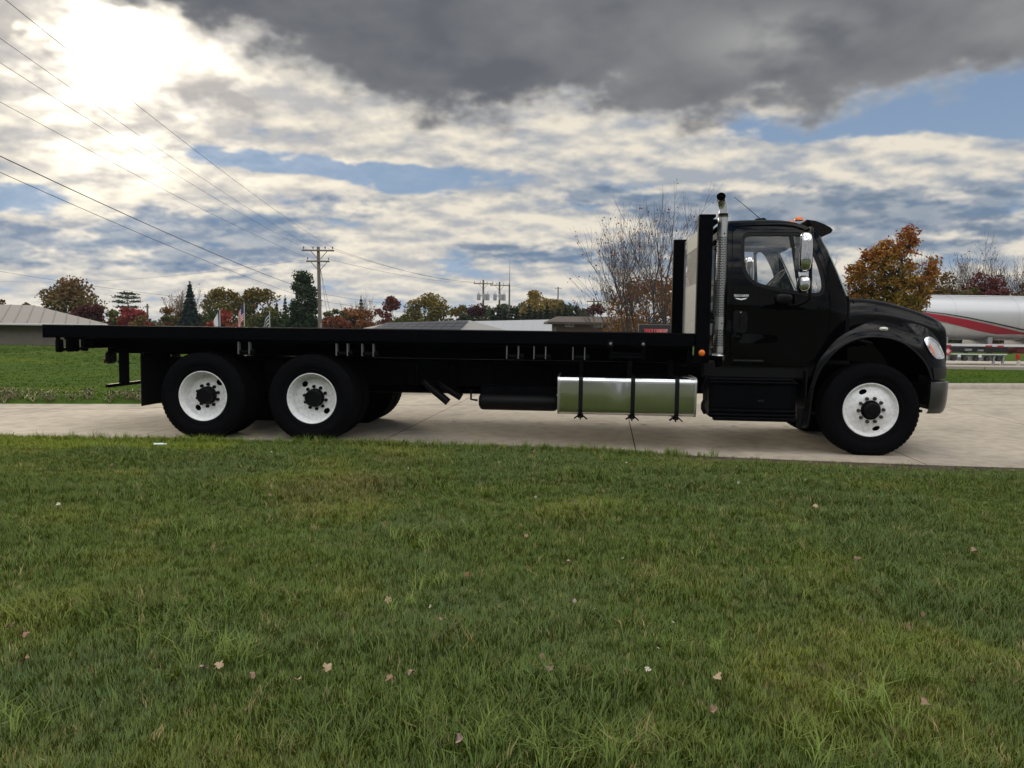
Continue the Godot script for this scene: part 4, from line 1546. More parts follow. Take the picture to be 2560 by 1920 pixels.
func make_cab(T: Node3D) -> void:
	var paint: Material = M["black_paint"]
	var st: SurfaceTool
	var shell := PackedVector2Array([Vector2(-1.585, 0.97), Vector2(-0.70, 0.97), Vector2(-0.60, 1.02), Vector2(-0.20, 1.30), Vector2(-0.20, 1.725), Vector2(-0.26, 1.76), Vector2(-0.385, 2.04), Vector2(-0.49, 2.26), Vector2(-0.585, 2.445), Vector2(-0.66, 2.52), Vector2(-0.76, 2.56), Vector2(-0.90, 2.575), Vector2(-1.54, 2.575), Vector2(-1.58, 2.54)])
	var door := rounded([Vector2(-1.525, 1.02), Vector2(-1.525, 2.495), Vector2(-0.72, 2.495), Vector2(-0.625, 2.415), Vector2(-0.535, 2.19), Vector2(-0.475, 1.93), Vector2(-0.455, 1.60), Vector2(-0.47, 1.30), Vector2(-0.60, 1.06), Vector2(-0.66, 1.02)], 0.05, 3)
	var gap := Geometry2D.offset_polygon(door, 0.007)[0]
	var win := curve2([Vector2(-1.392, 2.30), Vector2(-1.388, 2.38), Vector2(-1.36, 2.423), Vector2(-1.28, 2.432), Vector2(-1.05, 2.432), Vector2(-0.84, 2.432), Vector2(-0.775, 2.415), Vector2(-0.71, 2.335), Vector2(-0.63, 2.19), Vector2(-0.575, 2.03), Vector2(-0.55, 1.90), Vector2(-0.56, 1.82), Vector2(-0.60, 1.793), Vector2(-0.70, 1.793), Vector2(-0.84, 1.813), Vector2(-1.04, 1.85), Vector2(-1.20, 1.885), Vector2(-1.31, 1.94), Vector2(-1.37, 2.03), Vector2(-1.39, 2.15)], 3, true)
	var seal_out := Geometry2D.offset_polygon(win, 0.040, Geometry2D.JOIN_ROUND)[0]
	for s in [1.0, -1.0]:
		st = surf()
		panel(st, shell, [gap], cab_w, 0.03, 0.055, s)
		obj("cab_side", st, paint, T)
		st = surf()
		panel(st, door, [seal_out], cab_w, 0.04, 0.05, s)
		var dr := obj("door", st, paint, T)
		st = surf()
		panel(st, seal_out, [win], func(u, v): return cab_w(u, v) - 0.006, 0.03, 0.05, s)
		obj("window_seal", st, M["plastic"], dr)
		st = surf()
		panel(st, win, [], func(u, v): return cab_w(u, v) - 0.022, 0.0, 0.12, s)
		obj("window_pane", st, M["glass"], dr)
		# division bar
		st = surf()
		var rr := []
		for k in 7:
			var v := lerpf(2.43, 1.81, k / 6.0)
			var u := lerpf(-0.875, -0.80, k / 6.0)
			rr.append([Vector3(u - 0.020, v, (cab_w(u, v) - 0.008) * s), Vector3(u + 0.020, v, (cab_w(u, v) - 0.008) * s)])
		skin(st, rr)
		obj("division_bar", st, M["plastic"], dr)
		# handle
		st = surf()
		var hp := rounded([Vector2(-1.505, 1.345), Vector2(-1.355, 1.335), Vector2(-1.350, 1.575), Vector2(-1.505, 1.595)], 0.05, 4)
		panel(st, hp, [], func(u, v): return cab_w(u, v) + 0.003 - 0.0, 0.010, 0.05, s)
		var hd := obj("door_handle", st, M["plastic"], dr)
		obj("handle_grip", boxes(Vector3(0.028, 0.15, 0.02), 0.008, Vector3(-1.425, 1.465, (cab_w(-1.425, 1.465) + 0.016) * s)), M["plastic"], dr)
		st = surf()
		lathe(st, [Vector2(0.008, 0), Vector2(0.007, 0.004), Vector2(0, 0.005)], 10)
		var lk := obj("door_lock", st, M["stainless"], dr)
		lk.position = Vector3(-1.428, 1.565, (cab_w(-1.428, 1.565) + 0.004) * s)
		if s < 0:
			lk.rotation.y = PI
		# dealer badge with lettering over a winged bar
		var tm := TextMesh.new()
		tm.text = "TRUCK COUNTRY"
		var f := SystemFont.new()
		f.font_names = PackedStringArray(["Droid Sans"])
		f.font_weight = 700
		tm.font = f
		tm.font_size = 24
		tm.pixel_size = 0.00098
		tm.depth = 0.004
		var bd := put("dealer_badge", tm, M["decal_white"], dr)
		bd.position = Vector3(-1.428, 1.752, (cab_w(-1.43, 1.752) + 0.004) * s)
		bd.scale = Vector3(0.86, 1.55, 1)
		bd.rotation.x = -0.10 * s
		if s < 0:
			bd.rotation.y = PI
		st = surf()
		var wing := PackedVector2Array([Vector2(-1.498, 1.726), Vector2(-1.475, 1.712), Vector2(-1.445, 1.706), Vector2(-1.43, 1.702), Vector2(-1.412, 1.706), Vector2(-1.385, 1.712), Vector2(-1.362, 1.728), Vector2(-1.415, 1.722), Vector2(-1.43, 1.716), Vector2(-1.446, 1.722)])
		panel(st, wing, [], func(u, v): return cab_w(u, v) + 0.004, 0.003, 0.03, s)
		obj("badge_wing", st, M["decal_white"], dr)
		make_mirror(T, s)
	# roof
	st = surf()
	var rows := []
	for e in [[-1.585, -0.03, 0.96], [-1.56, 0.0, 0.985], [-1.50, 0.012, 1.0], [-1.30, 0.022, 1.0], [-1.10, 0.025, 1.0], [-0.95, 0.02, 1.0], [-0.85, 0.008, 1.0], [-0.76, -0.018, 1.0], [-0.69, -0.052, 0.995], [-0.635, -0.095, 0.985], [-0.60, -0.135, 0.975]]:
		var r := []
		for k in 25:
			var sx := 1.0 - k / 12.0
			var a := signf(sx) * pow(absf(sx), 0.8)
			var bulge := (1.0 - a * a) * 0.11 * smoothstep(-1.0, -0.6, e[0])
			r.append(Vector3(e[0] + bulge, 2.555 + e[1] + 0.095 * (1.0 - pow(absf(a), 3.4)) - 0.028 * pow(absf(a), 14.0), a * 0.935 * e[2]))
		rows.append(r)
	skin(st, rows)
	obj("cab_roof", st, paint, T)
	# back wall with a small window
	st = surf()
	var bw := rounded([Vector2(-1.02, 0.97), Vector2(1.02, 0.97), Vector2(1.05, 1.70), Vector2(0.92, 2.56), Vector2(-0.92, 2.56), Vector2(-1.05, 1.70)], 0.08, 3)
	prism(st, bw, -1.575, -1.545, Transform3D(Basis(Vector3(0, 0, 1), Vector3(0, 1, 0), Vector3(1, 0, 0)), Vector3.ZERO))
	obj("cab_back_wall", st, paint, T)
	# inside: floor, headliner, dash, seats, wheel
	obj("cab_floor", boxes(Vector3(1.35, 0.04, 1.98), 0.0, Vector3(-0.88, 1.02, 0)), M["interior_dark"], T)
	st = surf()
	var hr := []
	for e in [[-1.53, 2.50], [-1.0, 2.535], [-0.75, 2.50], [-0.62, 2.42]]:
		var r := []
		for k in 9:
			var a := 1.0 - k / 4.0
			r.append(Vector3(e[0], e[1] + 0.05 * (1.0 - a * a), a * 0.90))
		hr.append(r)
	skin(st, hr)
	obj("headliner", st, M["interior"], T)
	st = surf()
	var dash := PackedVector2Array([Vector2(-0.66, 1.25), Vector2(-0.66, 1.66), Vector2(-0.60, 1.76), Vector2(-0.45, 1.80), Vector2(-0.22, 1.76), Vector2(-0.22, 1.25)])
	prism(st, dash, -0.94, 0.94)
	obj("dashboard", st, M["interior_dark"], T)
	obj("instrument_hood", boxes(Vector3(0.22, 0.10, 0.46), 0.04, Vector3(-0.62, 1.82, -0.45)), M["interior_dark"], T)
	for z in [0.52, -0.52]:
		var seat := pivot("seat", T, Vector3(-1.2, 1.04, z))
		obj("seat_cushion", boxes(Vector3(0.50, 0.16, 0.50), 0.05, Vector3(0.05, 0.38, 0)), M["interior_dark"], seat)
		obj("seat_back", boxes(Vector3(0.12, 0.42, 0.46), 0.05, Vector3(-0.24, 0.60, 0)), M["interior_dark"], seat)
	var sw := pivot("steering_wheel", T, Vector3(-0.74, 1.99, -0.45))
	st = surf()
	var ring := []
	for k in 33:
		var a := TAU * k / 32.0
		ring.append(Vector3(cos(a) * 0.215, 0, sin(a) * 0.215))
	tube(st, ring, [0.014], 8, false)
	obj("wheel_rim", st, M["wheel_rim_grey"], sw)
	st = surf()
	lathe(st, [Vector2(0.06, -0.02), Vector2(0.05, 0.015), Vector2(0, 0.02)], 16)
	for a in [0.5, 2.64, 4.71]:
		tube(st, [Vector3.ZERO, Vector3(cos(a) * 0.21, sin(a) * 0.21, 0)], [0.012], 6)
	var hub := obj("wheel_spokes", st, M["wheel_rim_grey"], sw)
	hub.rotation.x = -PI / 2
	sw.rotation.z = 0.85
	st = surf()
	tube(st, [Vector3(-0.72, 1.97, -0.45), Vector3(-0.55, 1.72, -0.45)], [0.03], 8)
	obj("steering_column", st, M["interior_dark"], T)
	# windscreen between the pillars
	st = surf()
	rows = []
	for i in 9:
		var t := i / 8.0
		var r := []
		for k in 21:
			var a := 1.0 - k / 10.0
			var edge := Vector3(lerpf(-0.592, -0.262, t), lerpf(2.452, 1.765, t), 0)
			var half := lerpf(0.875, 0.885, t)
			var b := (1.0 - pow(absf(a), 2.6)) * lerpf(0.10, 0.20, t)
			r.append(Vector3(edge.x + b, edge.y + 0.03 * (1.0 - a * a) * (1.0 - t), a * half))
		rows.append(r)
	skin(st, rows)
	obj("windscreen", st, M["glass"], T)
	st = surf()
	for z in [0.45, -0.35]:
		tube(st, [Vector3(-0.055, 1.80, z), Vector3(-0.075, 1.835, z + 0.3), Vector3(-0.13, 1.86, z + 0.5 if z < 0 else z + 0.3)], [0.008], 5)
	tag(obj("wiper", st, M["plastic"], T), "", "", "", "")
	# added strip along each glass edge, reflected sky painted into its pale colour
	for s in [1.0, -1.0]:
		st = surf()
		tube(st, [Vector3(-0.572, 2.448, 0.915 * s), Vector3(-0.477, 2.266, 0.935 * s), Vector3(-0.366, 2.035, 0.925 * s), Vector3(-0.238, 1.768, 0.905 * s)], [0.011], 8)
		obj("windscreen_sheen_strip", st, mat("painted_sky_sheen", Color(0.34, 0.40, 0.40), 0.25), T)
	# cowl
	st = surf()
	rows = []
	for e in [[0.0, 1.765], [0.5, 1.772], [1.0, 1.745]]:
		var r := []
		for k in 17:
			var a := 1.0 - k / 8.0
			var b := (1.0 - pow(absf(a), 2.6)) * 0.20
			var u0 := -0.265 + b
			r.append(Vector3(lerpf(u0, maxf(-0.19, u0 + 0.02), e[0]), e[1] - 0.03 * pow(absf(a), 6.0), a * lerpf(0.90, 0.84, e[0])))
		rows.append(r)
	skin(st, rows)
	obj("cowl", st, M["plastic"], T)
	st = surf()
	tube(st, [Vector3(-0.20, 1.75, 0.72), Vector3(-0.18, 1.785, 0.70), Vector3(-0.17, 1.81, 0.70)], [0.018, 0.016, 0.008], 8)
	obj("washer_jet", st, M["plastic"], T)
	# roof fittings
	var lm := surf()
	lathe(lm, [Vector2(0.050, 0.0), Vector2(0.048, 0.018), Vector2(0.036, 0.034), Vector2(0.018, 0.041), Vector2(0, 0.042)], 16)
	lm.generate_normals()
	var lmesh := lm.commit()
	for z in [0.72, 0.36, 0.0, -0.36, -0.72]:
		var l := put("roof_marker_lamp", lmesh, M["amber"], T)
		l.position = Vector3(-0.745, 2.628 if absf(z) > 0.6 else 2.634, z)
		l.rotation.x = -PI / 2
	st = surf()
	var ap := PackedVector2Array([Vector2(-1.17, 2.665), Vector2(-1.15, 2.70), Vector2(-1.05, 2.712), Vector2(-1.03, 2.695), Vector2(-1.0, 2.67)])
	prism(st, ap, 0.24, 0.36)
	obj("antenna_base", st, M["plastic"], T)
	st = surf()
	tube(st, [Vector3(-1.09, 2.71, 0.3), Vector3(-1.25, 2.845, 0.3), Vector3(-1.40, 2.965, 0.3)], [0.005, 0.004, 0.003], 5)
	obj("whip_antenna", st, M["plastic"], T)
	# sun visor over the windscreen
	st = surf()
	rows = []
	var prof := [Vector2(-0.715, 2.612), Vector2(-0.62, 2.598), Vector2(-0.53, 2.565), Vector2(-0.462, 2.53), Vector2(-0.436, 2.505), Vector2(-0.440, 2.480), Vector2(-0.465, 2.465), Vector2(-0.55, 2.50), Vector2(-0.65, 2.56), Vector2(-0.712, 2.600)]
	for k in 21:
		var a := 1.0 - k / 10.0
		var r := []
		for p in prof:
			r.append(Vector3(p.x + 0.10 * (1.0 - a * a), p.y + 0.045 * (1.0 - a * a), a * 0.93))
		rows.append(r)
	skin(st, rows, true, true)
	obj("sun_visor", st, M["plastic"], T)
	for s in [1.0, -1.0]:
		st = surf()
		var e := PackedVector2Array([Vector2(-0.70, 2.605), Vector2(-0.53, 2.562), Vector2(-0.455, 2.522), Vector2(-0.43, 2.495), Vector2(-0.45, 2.462), Vector2(-0.55, 2.415), Vector2(-0.60, 2.47)])
		panel(st, e, [], func(u, v): return 0.945 - 0.02 * (2.6 - v), 0.012, 0.08, s)
		obj("visor_end", st, M["plastic"], T)

func blobby(st: SurfaceTool, at: Vector3, size: Vector3, pw: float, n := 24) -> void:
	# superellipsoid
	var rows := []
	var sg := func(x: float) -> float: return signf(x) * pow(absf(x), pw)
	for i in n + 1:
		var p := -PI / 2 + PI * i / n
		var r := []
		for k in n * 2:
			var a := TAU * k / (n * 2)
			r.append(at + Vector3(size.x * sg.call(cos(p)) * sg.call(cos(a)), size.y * sg.call(sin(p)), size.z * sg.call(cos(p)) * sg.call(sin(a))) * 0.5)
		rows.append(r)
	skin(st, rows, true, false, 5)

func make_mirror(T: Node3D, s: float) -> void:
	var m := pivot("side_mirror", T)
	var st := surf()
	blobby(st, Vector3(-0.855, 2.20, 1.40 * s), Vector3(0.135, 0.42, 0.24), 0.55)
	obj("mirror_shell", st, M["chrome"], m)
	obj("mirror_glass", boxes(Vector3(0.004, 0.36, 0.19), 0.001, Vector3(-0.9235, 2.20, 1.40 * s)), M["chrome"], m)
	st = surf()
	blobby(st, Vector3(-0.850, 1.865, 1.39 * s), Vector3(0.125, 0.185, 0.20), 0.72)
	obj("convex_mirror_shell", st, M["chrome"], m)
	st = surf()
	tube(st, [Vector3(-0.73, 2.475, 0.95 * s), Vector3(-0.76, 2.48, 1.25 * s), Vector3(-0.775, 2.455, 1.37 * s), Vector3(-0.78, 2.42, 1.385 * s), Vector3(-0.78, 2.2, 1.385 * s), Vector3(-0.775, 1.80, 1.385 * s), Vector3(-0.772, 1.72, 1.38 * s), Vector3(-0.79, 1.675, 1.34 * s), Vector3(-0.85, 1.645, 1.20 * s), Vector3(-0.90, 1.64, 1.06 * s)], [0.016, 0.017, 0.018, 0.018, 0.018, 0.018, 0.017, 0.016, 0.016, 0.02], 10)
	obj("mirror_arm", st, M["plastic"], m)
	for v in [2.24, 1.87]:
		obj("mirror_clamp", boxes(Vector3(0.05, 0.05, 0.05), 0.012, Vector3(-0.79, v, 1.385 * s)), M["plastic"], m)
	st = surf()
	blobby(st, Vector3(-0.97, 1.72, 1.085 * s), Vector3(0.19, 0.11, 0.09), 0.7, 14)
	obj("lower_mount", st, M["plastic"], m)

func make_front(T: Node3D) -> void:
	var paint: Material = M["black_paint"]
	var st: SurfaceTool
	# bonnet: one lofted skin
	var top := [Vector2(-0.20, 1.735), Vector2(-0.10, 1.748), Vector2(0.01, 1.752), Vector2(0.12, 1.745), Vector2(0.27, 1.725), Vector2(0.41, 1.692), Vector2(0.55, 1.655), Vector2(0.69, 1.612), Vector2(0.82, 1.562), Vector2(0.90, 1.520), Vector2(0.94, 1.475)]
	var halfw := [Vector2(-0.20, 0.885), Vector2(0.1, 0.86), Vector2(0.4, 0.81), Vector2(0.7, 0.765), Vector2(0.86, 0.735), Vector2(0.94, 0.71)]
	st = surf()
	var rows := []
	var us := spread(-0.195, 0.94, 26)
	for u in us:
		var vt := interp(top, u)
		var hw := interp(halfw, u)
		var nose := smoothstep(0.70, 0.94, u)
		var half := curve2([Vector2(hw, 0.90), Vector2(hw * 1.0, vt - 0.42), Vector2(hw * 0.985, vt - 0.24), Vector2(hw * 0.955, vt - 0.13), Vector2(hw * 0.88, vt - 0.05), Vector2(hw * 0.74, vt - 0.008), Vector2(hw * 0.60, vt + 0.004), Vector2(hw * 0.35, vt + 0.016), Vector2(0.0, vt + 0.022)], 4)
		var r := []
		for p in half:
			r.append(Vector3(u + 0.05 * nose * (1.0 - pow(p.x / hw, 2.0)), p.y, p.x))
		for i in range(half.size() - 2, -1, -1):
			var p: Vector2 = half[i]
			r.append(Vector3(u + 0.05 * nose * (1.0 - pow(p.x / hw, 2.0)), p.y, -p.x))
		rows.append(r)
	skin(st, rows)
	var bon := obj("bonnet", st, paint, T)
	# nose panel with grille
	st = surf()
	var front := []
	var last: Array = rows[rows.size() - 1]
	for e in [[0.0, 0.0, 1.0], [0.018, -0.012, 0.985], [0.026, -0.035, 0.955]]:
		var r := []
		for p in last:
			r.append(Vector3(p.x + e[0], maxf(p.y + e[1], 0.86), p.z * e[2]))
		front.append(r)
	skin(st, front)
	obj("nose_edge", st, paint, T)
	st = surf()
	var f: Array = front[2]
	st.set_smooth_group(0xFFFFFFFF)
	for i in range(1, f.size() - 1):
		tri3(st, f[0], f[i], f[i + 1])
	obj("nose_panel", st, paint, T)
	var gr := pivot("grille", T)
	obj("grille_surround", boxes(Vector3(0.03, 0.50, 1.06), 0.012, Vector3(0.985, 1.14, 0)), M["chrome"], gr)
	for i in 7:
		obj("grille_bar", boxes(Vector3(0.02, 0.03, 0.98), 0.006, Vector3(1.005, 0.95 + i * 0.064, 0)), M["plastic"], gr)
	# fender with its flare, near and far
	var out := PackedVector2Array()
	for p in FENDER_TOP:
		out.append(p)
	out.append(Vector2(0.885, 0.865))
	out.append(Vector2(0.70, 0.85))
	for i in range(LIP.size() - 1, -1, -1):
		out.append(LIP[i])
	for s in [1.0, -1.0]:
		st = surf()
		panel(st, out, [], fender_w, 0.03, 0.032, s)
		obj("fender", st, paint, T)
		# rolled lip
		st = surf()
		var rr := []
		for p in LIP:
			rr.append(Vector3(p.x, p.y, 1.172 * s))
		tube(st, rr, [0.011], 6)
		obj("flare_lip", st, M["plastic"], T)
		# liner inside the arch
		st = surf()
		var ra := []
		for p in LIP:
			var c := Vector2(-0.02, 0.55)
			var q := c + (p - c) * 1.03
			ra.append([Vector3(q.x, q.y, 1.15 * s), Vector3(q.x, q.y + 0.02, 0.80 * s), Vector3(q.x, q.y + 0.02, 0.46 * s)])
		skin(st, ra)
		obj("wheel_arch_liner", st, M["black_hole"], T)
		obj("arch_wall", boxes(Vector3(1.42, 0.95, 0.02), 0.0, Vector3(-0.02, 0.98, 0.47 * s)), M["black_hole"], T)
		# seam strap across the flare
		# marker lamp
		st = surf()
		blobby(st, Vector3(0.095, 1.400, (fender_w(0.095, 1.40) + 0.004) * s), Vector3(0.095, 0.045, 0.035), 0.85, 12)
		var ml := obj("marker_lamp", st, M["marker_white"], T)
		st = surf()
		blobby(st, Vector3(0.095, 1.400, (fender_w(0.095, 1.40) + 0.016) * s), Vector3(0.034, 0.026, 0.018), 0.9, 8)
		obj("marker_bulb", st, M["stainless"], ml)
		# headlamp: bezel, reflector, lens
		var hl := pivot("headlight", T)
		var shape := curve2([Vector2(0.530, 1.29), Vector2(0.585, 1.322), Vector2(0.655, 1.308), Vector2(0.75, 1.245), Vector2(0.82, 1.16), Vector2(0.845, 1.11), Vector2(0.825, 1.086), Vector2(0.75, 1.078), Vector2(0.67, 1.088), Vector2(0.605, 1.14), Vector2(0.555, 1.215)], 4, true)
		var inner := Geometry2D.offset_polygon(shape, -0.020)[0]
		var hw := func(u, v): return fender_w(u, v) + 0.016
		st = surf()
		panel(st, shape, [inner], hw, 0.03, 0.03, s)
		obj("bezel", st, M["chrome"], hl)
		st = surf()
		panel(st, inner, [], func(u, v): return fender_w(u, v) + 0.006, 0.0, 0.04, s)
		obj("reflector", st, M["lamp_reflector"], hl)
		st = surf()
		panel(st, PackedVector2Array([Vector2(0.585, 1.22), Vector2(0.600, 1.245), Vector2(0.665, 1.15), Vector2(0.675, 1.12), Vector2(0.650, 1.12), Vector2(0.610, 1.17)]), [], func(u, v): return fender_w(u, v) + 0.0085, 0.0, 0.03, s)
		obj("turn_signal", st, M["amber"], hl)
		st = surf()
		panel(st, inner, [], func(u, v): return fender_w(u, v) + 0.017, 0.0, 0.04, s)
		obj("lens", st, M["lens"], hl)
		# valance below the headlamp
		st = surf()
		panel(st, rounded([Vector2(0.625, 0.985), Vector2(0.885, 0.985), Vector2(0.875, 0.865), Vector2(0.655, 0.855)], 0.015, 2), [], func(u, v): return fender_w(u, v) + 0.010, 0.04, 0.04, s)
		obj("valance", st, M["plastic"], T)
		# bumper mount and tow hook
		obj("bumper_mount", boxes(Vector3(0.12, 0.10, 0.12), 0.01, Vector3(0.70, 0.83, 0.80 * s)), M["plastic"], T)
		st = surf()
		tube(st, [Vector3(0.55, 0.50, 0.75 * s), Vector3(0.60, 0.47, 0.75 * s), Vector3(0.70, 0.47, 0.75 * s)], [0.016], 8)
		obj("tow_hook", st, M["plastic"], T)
		# mud guard behind the wheel, inside the flare
		obj("inner_guard", boxes(Vector3(0.02, 0.62, 0.55), 0.005, Vector3(-0.70, 0.62, 0.86 * s)), M["plastic"], T)
		obj("guard_tip", boxes(Vector3(0.10, 0.24, 0.04), 0.012, Vector3(-0.73, 0.40, 1.10 * s)), M["plastic"], T)
	# bumper wrapping the front, rounded ends
	st = surf()
	var plan := curve2([Vector2(0.655, 1.05), Vector2(0.72, 1.055), Vector2(0.80, 1.03), Vector2(0.865, 0.97), Vector2(0.915, 0.86), Vector2(0.95, 0.6), Vector2(0.965, 0.3), Vector2(0.97, 0.0)], 5)
	var line := []
	for p in plan:
		line.append(p)
	for i in range(plan.size() - 2, -1, -1):
		line.append(Vector2(plan[i].x, -plan[i].y))
	rows = []
	for e in [[0.815, -0.045], [0.828, -0.018], [0.826, -0.004], [0.815, 0.0], [0.70, 0.0], [0.60, -0.006], [0.53, -0.018], [0.485, -0.036], [0.468, -0.055], [0.468, -0.09]]:
		var r := []
		for p in line:
			var c := Vector2(0.55, 0.0)
			var dirn := Vector2(p.x - 0.55, p.y * 0.3).normalized()
			r.append(Vector3(p.x + dirn.x * e[1], e[0], p.y + signf(p.y) * absf(dirn.y) * e[1]))
		rows.append(r)
	skin(st, rows)
	obj("bumper", st, M["bumper_grey"], T)
	obj("bumper_beam", boxes(Vector3(0.10, 0.24, 1.9), 0.01, Vector3(0.72, 0.66, 0)), M["plastic"], T)
	obj("radiator", boxes(Vector3(0.08, 0.6, 0.9), 0.01, Vector3(0.78, 1.05, 0)), M["black_hole"], T)
# ------------------------------------------------------------------ trees
func leaf_mat() -> StandardMaterial3D:
	var m := vmat("leaf", 0.7)
	m.backlight_enabled = true
	m.backlight = Color(0.7, 0.7, 0.5)
	m.metallic_specular = 0.3
	return m

func bark_mat() -> StandardMaterial3D:
	return mat("bark", Color(0.075, 0.062, 0.052), 0.92)

func leaf_quad(st: SurfaceTool, at: Vector3, size: float, c: Color, r: RandomNumberGenerator, long := 1.6) -> void:
	var u := Vector3(r.randf_range(-1, 1), r.randf_range(-1, 1), r.randf_range(-1, 1)).normalized()
	var w := u.cross(Vector3(r.randf_range(-1, 1), r.randf_range(-1, 1), r.randf_range(-1, 1))).normalized()
	st.set_color(c)
	st.set_normal(u.cross(w).normalized())
	u *= size * long * 0.5
	w *= size * 0.5
	var t := at + u
	var b := at - u
	for v in [b, at + w, t, b, t, at - w]:
		st.add_vertex(v)

func limb(st: SurfaceTool, a: Vector3, b: Vector3, ra: float, rb: float, r: RandomNumberGenerator, sides := 5, bend := 0.12) -> void:
	var d := b - a
	var k := d.length() * bend
	var m1 := a.lerp(b, 0.35) + Vector3(r.randf_range(-k, k), r.randf_range(-k, k) * 0.5, r.randf_range(-k, k))
	var m2 := a.lerp(b, 0.7) + Vector3(r.randf_range(-k, k), r.randf_range(-k, k) * 0.5, r.randf_range(-k, k))
	tube(st, [a, m1, m2, b], [ra, lerpf(ra, rb, 0.35), lerpf(ra, rb, 0.7), rb], sides, false)

# broad-leaved tree: base at ground, crown of leaf clumps inside an ellipsoid; cols: [colour, share] from low to high
func leafy(called: String, label: String, at: Vector3, height: float, width: float, low: float, cols: Array, leaves: int, leaf: float, sd: int, clumps := 34, group := "", gapy := 0.35, peak := 0.0) -> Node3D:
	var r := RandomNumberGenerator.new()
	r.seed = sd
	var t := thing(called, label, "tree", at, 0.0, group)
	var trunk := surf()
	var crown := SurfaceTool.new()
	crown.begin(Mesh.PRIMITIVE_TRIANGLES)
	low = maxf(0.0, low - 0.5)
	var mid := (height + low) * 0.5
	var hh := (height - low) * 0.5
	var fork := Vector3(0, low + hh * 0.35, 0)
	tube(trunk, [Vector3(0, -0.3, 0), Vector3(0.02, low * 0.5, 0), fork, Vector3(0, low + hh * 1.2, 0)], [height * 0.028, height * 0.022, height * 0.018, height * 0.008], 7, false)
	var list := []
	for i in clumps:
		var y := r.randf_range(-0.95, 0.95)
		var rr := sqrt(maxf(0.05, 1.0 - y * y)) * lerpf(1.0, 1.0 - peak, (y + 1) * 0.5)
		var a := r.randf() * TAU
		var q := rr * lerpf(0.35, 0.95, sqrt(r.randf()))
		var c := Vector3(cos(a) * q * width * 0.5, mid + y * hh * 0.93, sin(a) * q * width * 0.5)
		var cr := width * r.randf_range(0.14, 0.25)
		list.append([c, cr])
		if i % 2 == 0:
			limb(trunk, fork.lerp(Vector3(0, c.y, 0), 0.4), c, height * 0.009, height * 0.002, r, 4)
	for i in int(leaves * 1.7):
		var cl: Array = list[r.randi() % list.size()]
		var dv := Vector3(r.randfn(), r.randfn(), r.randfn()).normalized() * pow(r.randf(), gapy)
		var p: Vector3 = cl[0] + dv * float(cl[1]) * Vector3(1, 0.8, 1)
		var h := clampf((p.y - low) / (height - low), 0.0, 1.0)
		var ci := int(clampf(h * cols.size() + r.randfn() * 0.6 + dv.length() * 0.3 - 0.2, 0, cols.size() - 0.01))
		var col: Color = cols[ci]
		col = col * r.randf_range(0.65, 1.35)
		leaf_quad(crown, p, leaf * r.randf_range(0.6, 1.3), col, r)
	obj("trunk", trunk, bark_mat(), t)
	tag(put("crown", crown.commit(), leaf_mat(), t), "", "", "", "stuff")
	return t

# conifer with drooping tiers
func conifer(called: String, label: String, at: Vector3, height: float, width: float, col: Color, sd: int, tiers := 18, needle := 0.22, group := "", blunt := 0.0) -> Node3D:
	var r := RandomNumberGenerator.new()
	r.seed = sd
	var t := thing(called, label, "tree", at, 0.0, group)
	var trunk := surf()
	tube(trunk, [Vector3(0, -0.3, 0), Vector3(0, height * 0.5, 0), Vector3(0, height, 0)], [height * 0.02, height * 0.012, 0.01], 6, false)
	obj("trunk", trunk, bark_mat(), t)
	var st := SurfaceTool.new()
	st.begin(Mesh.PRIMITIVE_TRIANGLES)
	for k in tiers:
		var f := float(k) / tiers
		var y := height * (0.06 + 0.93 * f)
		var rad := width * 0.5 * lerpf(pow(1.0 - f, 0.9), sqrt(maxf(0.0, 1.0 - f * f)) , blunt) + 0.03
		var n := int(lerpf(15, 6, f))
		for b in n:
			var a := TAU * (b + r.randf()) / n
			var ln := rad * r.randf_range(0.72, 1.1)
			var steps := maxi(3, int(ln / (needle * 0.32)))
			for s in steps:
				var g := (s + 0.5) / steps
				var spread_w := ln * 0.24 * (1.0 - g * 0.7)
				for j in 3:
					var p := Vector3(cos(a) * ln * g, y - ln * 0.28 * g * g + 0.06 * ln * g + r.randf_range(-0.5, 0.5) * height * 0.03, sin(a) * ln * g) + Vector3(-sin(a), 0, cos(a)) * r.randf_range(-spread_w, spread_w)
					leaf_quad(st, p, needle * r.randf_range(0.5, 1.1), col * r.randf_range(0.6, 1.4), r, 2.0)
	for j in 6:
		leaf_quad(st, Vector3(0, height * (0.96 + 0.01 * j), 0), needle * 0.5, col, r, 3.0)
	tag(put("crown", st.commit(), leaf_mat(), t), "", "", "", "stuff")
	return t

func grow(st: SurfaceTool, tips: Array, a: Vector3, dir: Vector3, ln: float, rad: float, depth: int, r: RandomNumberGenerator, up: float, thin: float) -> void:
	var pts := [a]
	var rads := [rad]
	var d := dir.normalized()
	var n := 4
	for i in n:
		d = (d + Vector3(r.randf_range(-1, 1), r.randf_range(-1, 1), r.randf_range(-1, 1)) * 0.13 + Vector3.UP * up).normalized()
		pts.append(pts[i] + d * ln / n)
		rads.append(lerpf(rad, rad * 0.55, float(i + 1) / n))
	tube(st, pts, rads, 5 if rad > 0.03 else 3, false)
	if depth <= 0:
		tips.append(pts[n])
		tips.append(pts[2])
		return
	var kids := 2 if depth > 3 else 3
	for i in kids + 1:
		var at: Vector3 = pts[r.randi_range(1, n)] if i > 0 else pts[n]
		var out := Vector3(r.randf_range(-1, 1), r.randf_range(-0.2, 0.6), r.randf_range(-1, 1)).normalized()
		var nd := (d + out * (0.52 if i > 0 else 0.2)).normalized()
		grow(st, tips, at, nd, ln * r.randf_range(0.58, 0.82), maxf(rads[n] * (0.9 if i == 0 else 0.62), thin), depth - 1, r, up, thin)

